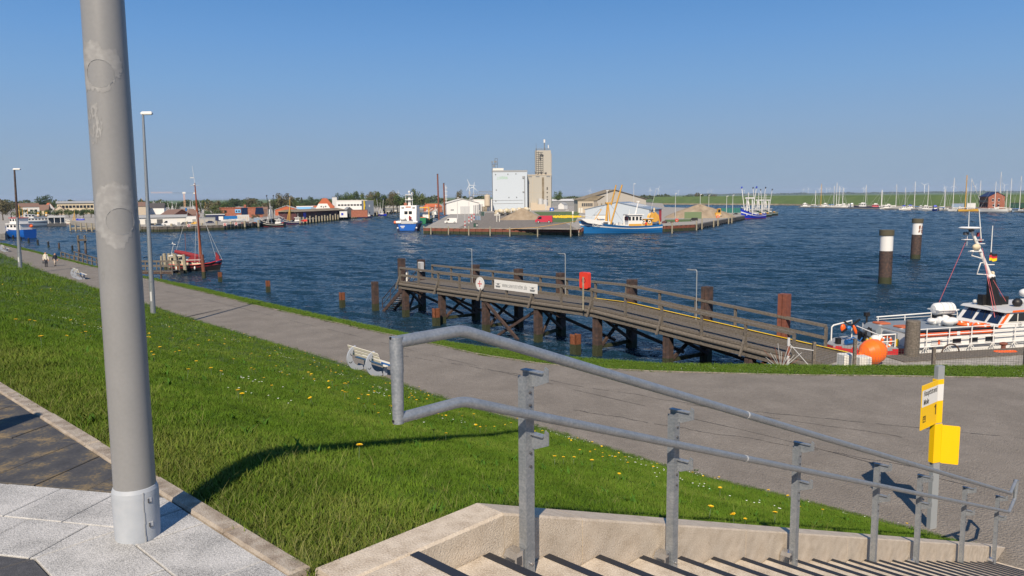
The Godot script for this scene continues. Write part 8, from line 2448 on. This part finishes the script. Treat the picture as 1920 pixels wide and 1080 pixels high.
# ---------------------------------------------------------------- far dike and marina
func build_marina():
	var base = []
	for q in [[1225, 383], [1300, 383.4], [1460, 384.2], [1600, 386.5], [1760, 389.6], [1920, 392.5], [2080, 395.0]]: base.append(gp(q[0], q[1], 0.3))
	var d = mb()
	for i in base.size() - 1:
		var pr = []
		for k in [i, i + 1]:
			var P: Vector3 = base[k]
			var out = Vector3(P.x, 0, P.z).normalized()
			pr.append([P - Vector3(0, 0.6, 0) - out * 3, P + Vector3(0, 0.5, 0) + out * 4, P + out * 34 + Vector3(0, 6.9, 0), P + out * 40 + Vector3(0, 7.1, 0), P + out * 95 + Vector3(0, 0.2, 0)])
		for j in 4: d.quad(pr[0][j], pr[1][j], pr[1][j + 1], pr[0][j + 1], Vector3.UP)
	struct("dike", d, M.field)
	var sl = mb()
	for i in base.size() - 1:
		var P: Vector3 = base[i]
		var Q: Vector3 = base[i + 1]
		sl.quad(P + Vector3(0, -0.5, 2.5), Q + Vector3(0, -0.5, 2.5), Q + Vector3(0, 0.9, -3), P + Vector3(0, 0.9, -3), Vector3.UP)
	struct("shore", sl, M.oldroof)
	house("farmstead", "small brick and white farm buildings on the far bank beyond the hall", 1285, 379.5, 15, 5.5, 8, M.white, M.roofdark, "x", 4, 6, [[3, 1, 3, 3, M.roofred, "door"]], 1.3)
	house("farmstead", "brick gable with chimney beside the far white farm building", 1275, 379.2, 9, 6, 7, M.brick, M.roofred, "x", 4, -8, [], 1.3)
	for q in [[1306, 379, 13, 18, 2], [1318, 379, 18, 14, 1], [1328, 379, 18, 16, 3], [1338, 378.5, 18, 13, 2], [1264, 379, 12, 8, 0]]: tree("bushy tree on the far bank beside the farm buildings", q[0], q[1], q[2], q[3], q[4], 1.0, "trees on the far bank")
	# harbour-master's brick house
	var hm = house("brick_house", "two-storey brick house with dark roof and balconies at the marina", 1868, 390.5, 33, 22, 24, M.brick, M.navy, "z", 8, 38, [[-8, 13, 5, 5, M.white, "window"], [4, 13, 5, 5, M.white, "window"], [-6, 3, 5, 5, M.white, "window"], [4, 3, 5, 5, M.white, "window"]], 1.4)
	obj("balcony", mb().bar(-18.5, -16.5, 11, 12, -24, -1).bar(-18.5, -18, 12, 15, -24, -1), M.darkgrey, hm)
	for k in 4: obj("side_window", mb().bar(-16.9, -16.5, 3, 9, -22 + 5.6 * k, -18.5 + 5.6 * k).bar(-16.9, -16.5, 13, 19, -22 + 5.6 * k, -18.5 + 5.6 * k), M.glass, hm)
	for x in [-8, 4]:
		for y in [3, 13]: obj("pane", mb().bar(x - 1.9 + (2 if x < 0 and y < 10 else 0), x + 1.9 + (2 if x < 0 and y < 10 else 0), y + 0.6, y + 4.4, 0.13, 0.2), M.glass, hm)
	house("harbour_shed", "long grey-green shed behind the ochre-masted boat", 1796, 388, 20, 6, 8, M.greyblue, M.grey, "flat", 0.6, 0, [], 1.2)
	house("harbour_shed", "small white kiosk beside the marina shed", 1821, 388.5, 14, 7, 6, M.white, M.offwhite, "flat", 0.8, 0, [], 1.2)
	house("harbour_shed", "dark green shed beyond the brick house", 1908, 389, 26, 8, 8, M.darkgreen, M.roofdark, "flat", 0.8, 0, [], 1.2)
	# floating pontoon
	var pn = thing("pontoon", "long grey floating pontoon behind the moored yachts", "pontoon")
	var A = gp(1500, 388, 0.4)
	var B = gp(1960, 397.2, 0.4)
	for k in 20: obj("float", mb().beam(A.lerp(B, k / 20.0), A.lerp(B, (k + 0.97) / 20.0), 2.2, 0.5), M.quay_concrete, pn)
	# yachts and motorboats: [x, waterline y, length, mast top y or 0, mast offset, hull, kind, label]
	var bl = [
		[1510, 388.6, 17, 0, 0, M.white, 1, "small white cabin motorboat at the outer end of the marina"],
		[1528, 389.0, 17, 357, 0.5, M.greyblue, 0, "grey-hulled yacht with two-tone mast beside the small motorboat"],
		[1541, 389.0, 12, 345, -2, M.white, 2, "small boat with brown wooden mast and teal stay"],
		[1560, 389.4, 22, 349, 3, M.white, 0, "white yacht with raked forestay and tall bare mast"],
		[1571, 389.6, 24, 343, -3, M.white, 0, "low white yacht with the tallest mast of its trio"],
		[1581, 389.4, 16, 349, -8, M.white, 1, "white motor yacht close behind the trio of masts"],
		[1597, 390.4, 13, 0, 0, M.white, 3, "white flybridge cruiser seen bow-on"],
		[1616, 390.4, 25, 0, 0, M.navy, 1, "dark-hulled motorboat with white open bridge"],
		[1640, 391.0, 22, 357, 11, M.navy, 1, "dark boat with reddish wheelhouse and white mast"],
		[1672, 392.4, 30, 346, 7, M.white, 0, "white yacht with raised cabin and slim stayed mast"],
		[1660, 392.6, 18, 0, 0, M.offwhite, 1, "low white open boat before the dark boat"],
		[1705, 393.0, 20, 341, 8, M.white, 1, "white cruiser with blue canopy and tall mast"],
		[1696, 394.0, 20, 0, 0, M.offwhite, 1, "white boat with purple canopy at the pontoon"],
		[1734, 394.6, 22, 0, 0, M.white, 1, "plain low white motorboat at the pontoon"],
		[1753, 395.4, 15, 0, 0, M.royal, 3, "blue boat with blue sprayhood"],
		[1772, 395.2, 22, 352, -1, M.grey, 0, "dark-banded yacht with two forestays"],
		[1793, 396.2, 26, 334, -6, M.white, 0, "white yacht with tall slightly raked mast"],
		[1816, 396.8, 36, 329, -6, M.mast_yellow, 2, "yellow varnished boat with thick ochre mast"],
		[1829, 395.0, 24, 335, -9, M.white, 0, "white yacht whose boom crosses the ochre mast"],
		[1838, 395.2, 16, 339, -2, M.white, 0, "white yacht moored left of the brick house balcony"],
		[1863, 397.6, 46, 341, 1, M.white, 0, "long white yacht with covered boom before the brick house"],
		[1874, 396.0, 20, 323, -1, M.white, 0, "yacht with the very tall mast before the brick gable"],
		[1893, 397.2, 20, 335, 0, M.navy, 0, "dark blue yacht with white mast beyond the brick house"],
		[1912, 397.8, 26, 331, -1, M.greyblue, 0, "grey-blue yacht with blue cover at the inner end of the marina"]]
	for k in 15:      # second row, closer to the shore
		bl.append([1548 + k * 24.5 + 7 * sin(k * 2.1), 388.3 + k * 0.52, 15 + 4 * sin(k * 1.7), [0, 352, 0, 347, 356][k % 5], 1, [M.white, M.offwhite, M.navy, M.white][k % 4], 1 if k % 5 in [0, 2] else 0, "small motorboat in the rear row of the marina" if k % 5 in [0, 2] else "small yacht in the rear row of the marina"])
	for i in bl.size():
		var q: Array = bl[i]
		var turn: float = ([8, -14, 170, 20, -172, 12][i % 6]) + (180 if q[6] == 1 and i % 2 else 0)
		if q[6] == 3: turn = -78
		var o = far("motorboat" if q[6] in [1, 3] else "yacht", q[7], "boat", q[0], q[1], 0, turn, "boats in the marina")
		var L: float = q[2] * (1.0 if q[6] != 3 else 1.6)
		var B2 = L * 0.30
		boat_hull(o, L, B2, L * 0.10 + 0.8, L * 0.13 + 1.2, L * 0.10 + 0.8, q[5], M.offwhite if q[5] != M.mast_yellow else M.ochre, M.navy if q[5] == M.white and i % 2 else null, M.darkred if i % 3 == 0 else M.navy)
		var h: float = L * 0.10 + 0.8
		if q[6] in [1, 3]:
			cabin(o, -L * 0.28, L * 0.20, h * 0.9, h + L * 0.13 + 1.6, B2 * 0.36, M.white if i != 8 else M.pink, M.offwhite if i != 14 else M.royal, 3)
			obj("bridge", mb().prism(PackedVector2Array([Vector2(-L * 0.2, h + L * 0.13 + 1.7), Vector2(L * 0.08, h + L * 0.13 + 1.7), Vector2(L * 0.02, h + L * 0.2 + 2.6), Vector2(-L * 0.2, h + L * 0.18 + 2.4)]), -B2 * 0.3, B2 * 0.3), M.white if not i in [11, 12, 14] else M.royal, o)
			obj("pulpit", mb().tube([Vector3(L * 0.2, h + 2, B2 * 0.35), Vector3(L * 0.5, h + 2.6, 0), Vector3(L * 0.2, h + 2, -B2 * 0.35)], 0.12, 4), M.lightgrey, o)
		else:
			obj("coach_roof", mb().prism(PackedVector2Array([Vector2(-L * 0.12, h * 0.9), Vector2(-L * 0.1, h + 1.8), Vector2(L * 0.16, h + 1.4), Vector2(L * 0.24, h * 0.95)]), -B2 * 0.28, B2 * 0.28), M.white, o)
			obj("cabin_window", mb().bar(-L * 0.06, L * 0.12, h + 0.5, h + 1.1, -B2 * 0.29, B2 * 0.29), M.glass, o)
			obj("sprayhood", mb().ell(Vector3(-L * 0.13, h + 1.6, 0), Vector3(L * 0.06, 1.4, B2 * 0.28), 8, 5), M.navy if i % 2 else M.offwhite, o)
			obj("pulpit", mb().tube([Vector3(-L * 0.45, h + 2, B2 * 0.35), Vector3(L * 0.2, h + 2, B2 * 0.45), Vector3(L * 0.5, h + 2.6, 0)], 0.12, 4), M.lightgrey, o)
		if q[3] > 0:
			var mh: float = q[1] - q[3]
			var sx = 1.0 if cos(deg_to_rad(turn)) > 0 else -1.0
			var mx: float = q[4] * sx
			var thick = 1.1 if q[6] == 2 and L > 30 else 0.55
			var mm: Material = M.ochre if q[6] == 2 else M.white
			var ms = sub("mast", o)
			obj("spar", mb().cyl(Vector3(mx, h, 0), Vector3(mx, mh, 0), thick, thick * 0.75, 7), mm, ms)
			obj("spreader", mb().cyl(Vector3(mx, mh * 0.6, -B2 * 0.4), Vector3(mx, mh * 0.6, B2 * 0.4), 0.18, 0.18, 5), mm, ms)
			obj("stay", mb().tube([Vector3(mx, mh * 0.97, 0), Vector3(L * 0.5, h + 1, 0)], 0.13 if i != 18 else 0.5, 4).tube([Vector3(mx, mh * 0.97, 0), Vector3(-L * 0.48, h, 0)], 0.11, 4).tube([Vector3(mx, h, B2 * 0.45), Vector3(mx, mh * 0.6, B2 * 0.4), Vector3(mx, mh * 0.95, 0)], 0.10, 4), M.lightgrey, ms)
			obj("boom", mb().cyl(Vector3(mx, h + 3, 0), Vector3(mx - L * 0.42, h + 2.6, 0), 0.7, 0.55, 7), M.sea if i % 4 == 3 else M.offwhite, ms)

# ---------------------------------------------------------------- two walkers
func figure(joints: Array, cell: float) -> MB:
	# joints: [a, b, ra, rb, colour]; capsules joined by a smooth minimum, meshed as surface nets
	var lo = Vector3(9, 9, 9)
	var hi = -lo
	for j in joints:
		for p in [j[0], j[1]]:
			lo = lo.min(p - Vector3.ONE * 0.2)
			hi = hi.max(p + Vector3.ONE * 0.2)
	var n = Vector3i((hi - lo) / cell) + Vector3i.ONE
	var val = PackedFloat32Array()
	val.resize(n.x * n.y * n.z)
	var f = func(p: Vector3) -> float:
		var s = 0.0
		for j in joints:
			var ab: Vector3 = j[1] - j[0]
			var t = clampf((p - j[0]).dot(ab) / ab.length_squared(), 0, 1)
			s += exp(-34.0 * ((p - (j[0] + ab * t)).length() - lerpf(j[2], j[3], t)))
		return -log(maxf(s, 1e-30)) / 34.0
	for z in n.z:
		for y in n.y:
			for x in n.x: val[(z * n.y + y) * n.x + x] = f.call(lo + Vector3(x, y, z) * cell)
	var vid = {}
	for z in n.z - 1:
		for y in n.y - 1:
			for x in n.x - 1:
				var sum = Vector3.ZERO
				var cnt = 0
				for e in [[0, 0, 0, 1, 0, 0], [0, 0, 0, 0, 1, 0], [0, 0, 0, 0, 0, 1], [1, 0, 0, 1, 1, 0], [1, 0, 0, 1, 0, 1], [0, 1, 0, 1, 1, 0], [0, 1, 0, 0, 1, 1], [0, 0, 1, 1, 0, 1], [0, 0, 1, 0, 1, 1], [1, 1, 0, 1, 1, 1], [1, 0, 1, 1, 1, 1], [0, 1, 1, 1, 1, 1]]:
					var a = val[((z + e[2]) * n.y + y + e[1]) * n.x + x + e[0]]
					var b = val[((z + e[5]) * n.y + y + e[4]) * n.x + x + e[3]]
					if (a < 0) != (b < 0):
						sum += Vector3(e[0], e[1], e[2]).lerp(Vector3(e[3], e[4], e[5]), a / (a - b))
						cnt += 1
				if cnt: vid[Vector3i(x, y, z)] = lo + (Vector3(x, y, z) + sum / cnt) * cell
	var b = mb()
	for k in vid:
		for ax in 3:
			var d: Vector3i = [Vector3i(1, 0, 0), Vector3i(0, 1, 0), Vector3i(0, 0, 1)][ax]
			var e: Vector3i = [Vector3i(0, 1, 0), Vector3i(0, 0, 1), Vector3i(1, 0, 0)][ax]
			var g: Vector3i = [Vector3i(0, 0, 1), Vector3i(1, 0, 0), Vector3i(0, 1, 0)][ax]
			var a0 = val[(k.z * n.y + k.y) * n.x + k.x]
			var q: Vector3i = k + d
			var a1 = val[(q.z * n.y + q.y) * n.x + q.x]
			if (a0 < 0) == (a1 < 0): continue
			if not (vid.has(k - e) and vid.has(k - g) and vid.has(k - e - g)): continue
			var P = [vid[k], vid[k - e], vid[k - e - g], vid[k - g]]
			var N = []
			for p in P:
				N.append(Vector3(f.call(p + Vector3(.01, 0, 0)) - f.call(p - Vector3(.01, 0, 0)), f.call(p + Vector3(0, .01, 0)) - f.call(p - Vector3(0, .01, 0)), f.call(p + Vector3(0, 0, .01)) - f.call(p - Vector3(0, 0, .01))).normalized())
			var c: Vector3 = (P[0] + P[2]) * 0.5
			var best = 9.0
			for j in joints:
				var ab: Vector3 = j[1] - j[0]
				var t = clampf((c - j[0]).dot(ab) / ab.length_squared(), 0, 1)
				var dd: float = (c - (j[0] + ab * t)).length() - lerpf(j[2], j[3], t)
				if dd < best:
					best = dd
					b.tint(j[4])
			b.t3(P[0], P[1], P[2], N[0], N[1], N[2])
			b.t3(P[0], P[2], P[3], N[0], N[2], N[3])
	return b
func build_people():
	var skin = Color(.42, .24, .17)
	var specs = [[87, 500.5, 473.5, Color(.62, .58, .50), Color(.03, .034, .05), Color(.10, .05, .03), Color(.03, .03, .03), "person in cream top and dark trousers walking with a dark bag", 0.0], [104, 499.0, 475, Color(.025, .028, .045), Color(.48, .40, .33), Color(.05, .05, .07), Color(.03, .03, .03), "person in dark jacket and beige trousers leaning forward while walking", 0.10]]
	for s in specs:
		var P = dike_hit(s[0], s[1])
		var H: float = (s[1] - s[2]) * mpp(P)
		var k = H / 1.70
		var ln: float = s[8]
		var V = func(x, y, z): return Vector3(x, y, z + ln * maxf(0, y - 0.9)) * k
		var j = []
		var top: Color = s[3]
		var leg: Color = s[4]
		var r = func(x): return x * k
		for q in [
			[V.call(0, 0.94, 0), V.call(0, 1.16, 0), 0.135, 0.130, top], [V.call(0, 1.16, 0), V.call(0, 1.36, 0.0), 0.13, 0.14, top], [V.call(-0.13, 1.39, 0), V.call(0.13, 1.39, 0), 0.075, 0.075, top],
			[V.call(0, 1.42, 0), V.call(0, 1.52, 0.01), 0.052, 0.05, skin], [V.call(0, 1.58, 0.03), V.call(0, 1.62, 0.02), 0.085, 0.088, skin], [V.call(0, 1.62, -0.02), V.call(0, 1.655, -0.01), 0.090, 0.088, s[5]],
			[V.call(-0.085, 0.90, 0), V.call(-0.10, 0.50, 0.10), 0.092, 0.065, leg], [V.call(-0.10, 0.50, 0.10), V.call(-0.10, 0.10, 0.02), 0.062, 0.045, leg], [V.call(-0.10, 0.05, 0.0), V.call(-0.11, 0.04, 0.17), 0.045, 0.038, s[6]],
			[V.call(0.085, 0.90, 0), V.call(0.10, 0.50, 0.0), 0.092, 0.065, leg], [V.call(0.10, 0.50, 0.0), V.call(0.10, 0.12, -0.16), 0.062, 0.045, leg], [V.call(0.10, 0.06, -0.18), V.call(0.11, 0.04, -0.02), 0.045, 0.038, s[6]],
			[V.call(-0.19, 1.38, 0), V.call(-0.25, 1.10, -0.06), 0.058, 0.048, top], [V.call(-0.25, 1.10, -0.06), V.call(-0.27, 0.86, 0.03), 0.045, 0.036, top], [V.call(-0.27, 0.84, 0.04), V.call(-0.27, 0.76, 0.06), 0.034, 0.024, skin],
			[V.call(0.19, 1.38, 0), V.call(0.24, 1.10, 0.04), 0.058, 0.048, top], [V.call(0.24, 1.10, 0.04), V.call(0.24, 0.88, 0.16), 0.045, 0.036, top], [V.call(0.24, 0.86, 0.17), V.call(0.24, 0.78, 0.20), 0.034, 0.024, skin]]:
			j.append([q[0], q[1], q[2] * k, q[3] * k, q[4]])
		for fi in 4: j.append([V.call(0.245 - 0.012 * fi, 0.78, 0.185 + 0.012 * fi), V.call(0.245 - 0.012 * fi, 0.70, 0.20 + 0.012 * fi), 0.010 * k, 0.008 * k, skin])
		var u = P.dot(AU)
		var o = thing("person", s[7], "person", Transform3D(Basis(Vector3.UP, atan2(-AU.x, -AU.z) + (0.15 if ln > 0 else -0.1)), Vector3(P.x, hp(u), P.z)))
		obj("body", figure(j, 0.032 * k), M.tint, o)
		if ln == 0.0:
			var bg = thing("handbag", "dark handbag carried by the person in the cream top", "handbag", o.transform.translated_local(V.call(-0.29, 0.55, 0.05)))
			obj("bag", mb().cbox(Vector3.ZERO, Vector3(0.12, 0.24, 0.30), 0.04), M.darkgrey, bg)
			obj("handle", mb().tube([Vector3(0, 0.11, -0.09), Vector3(0, 0.24, 0), Vector3(0, 0.11, 0.09)], 0.012, 6), M.black, bg)
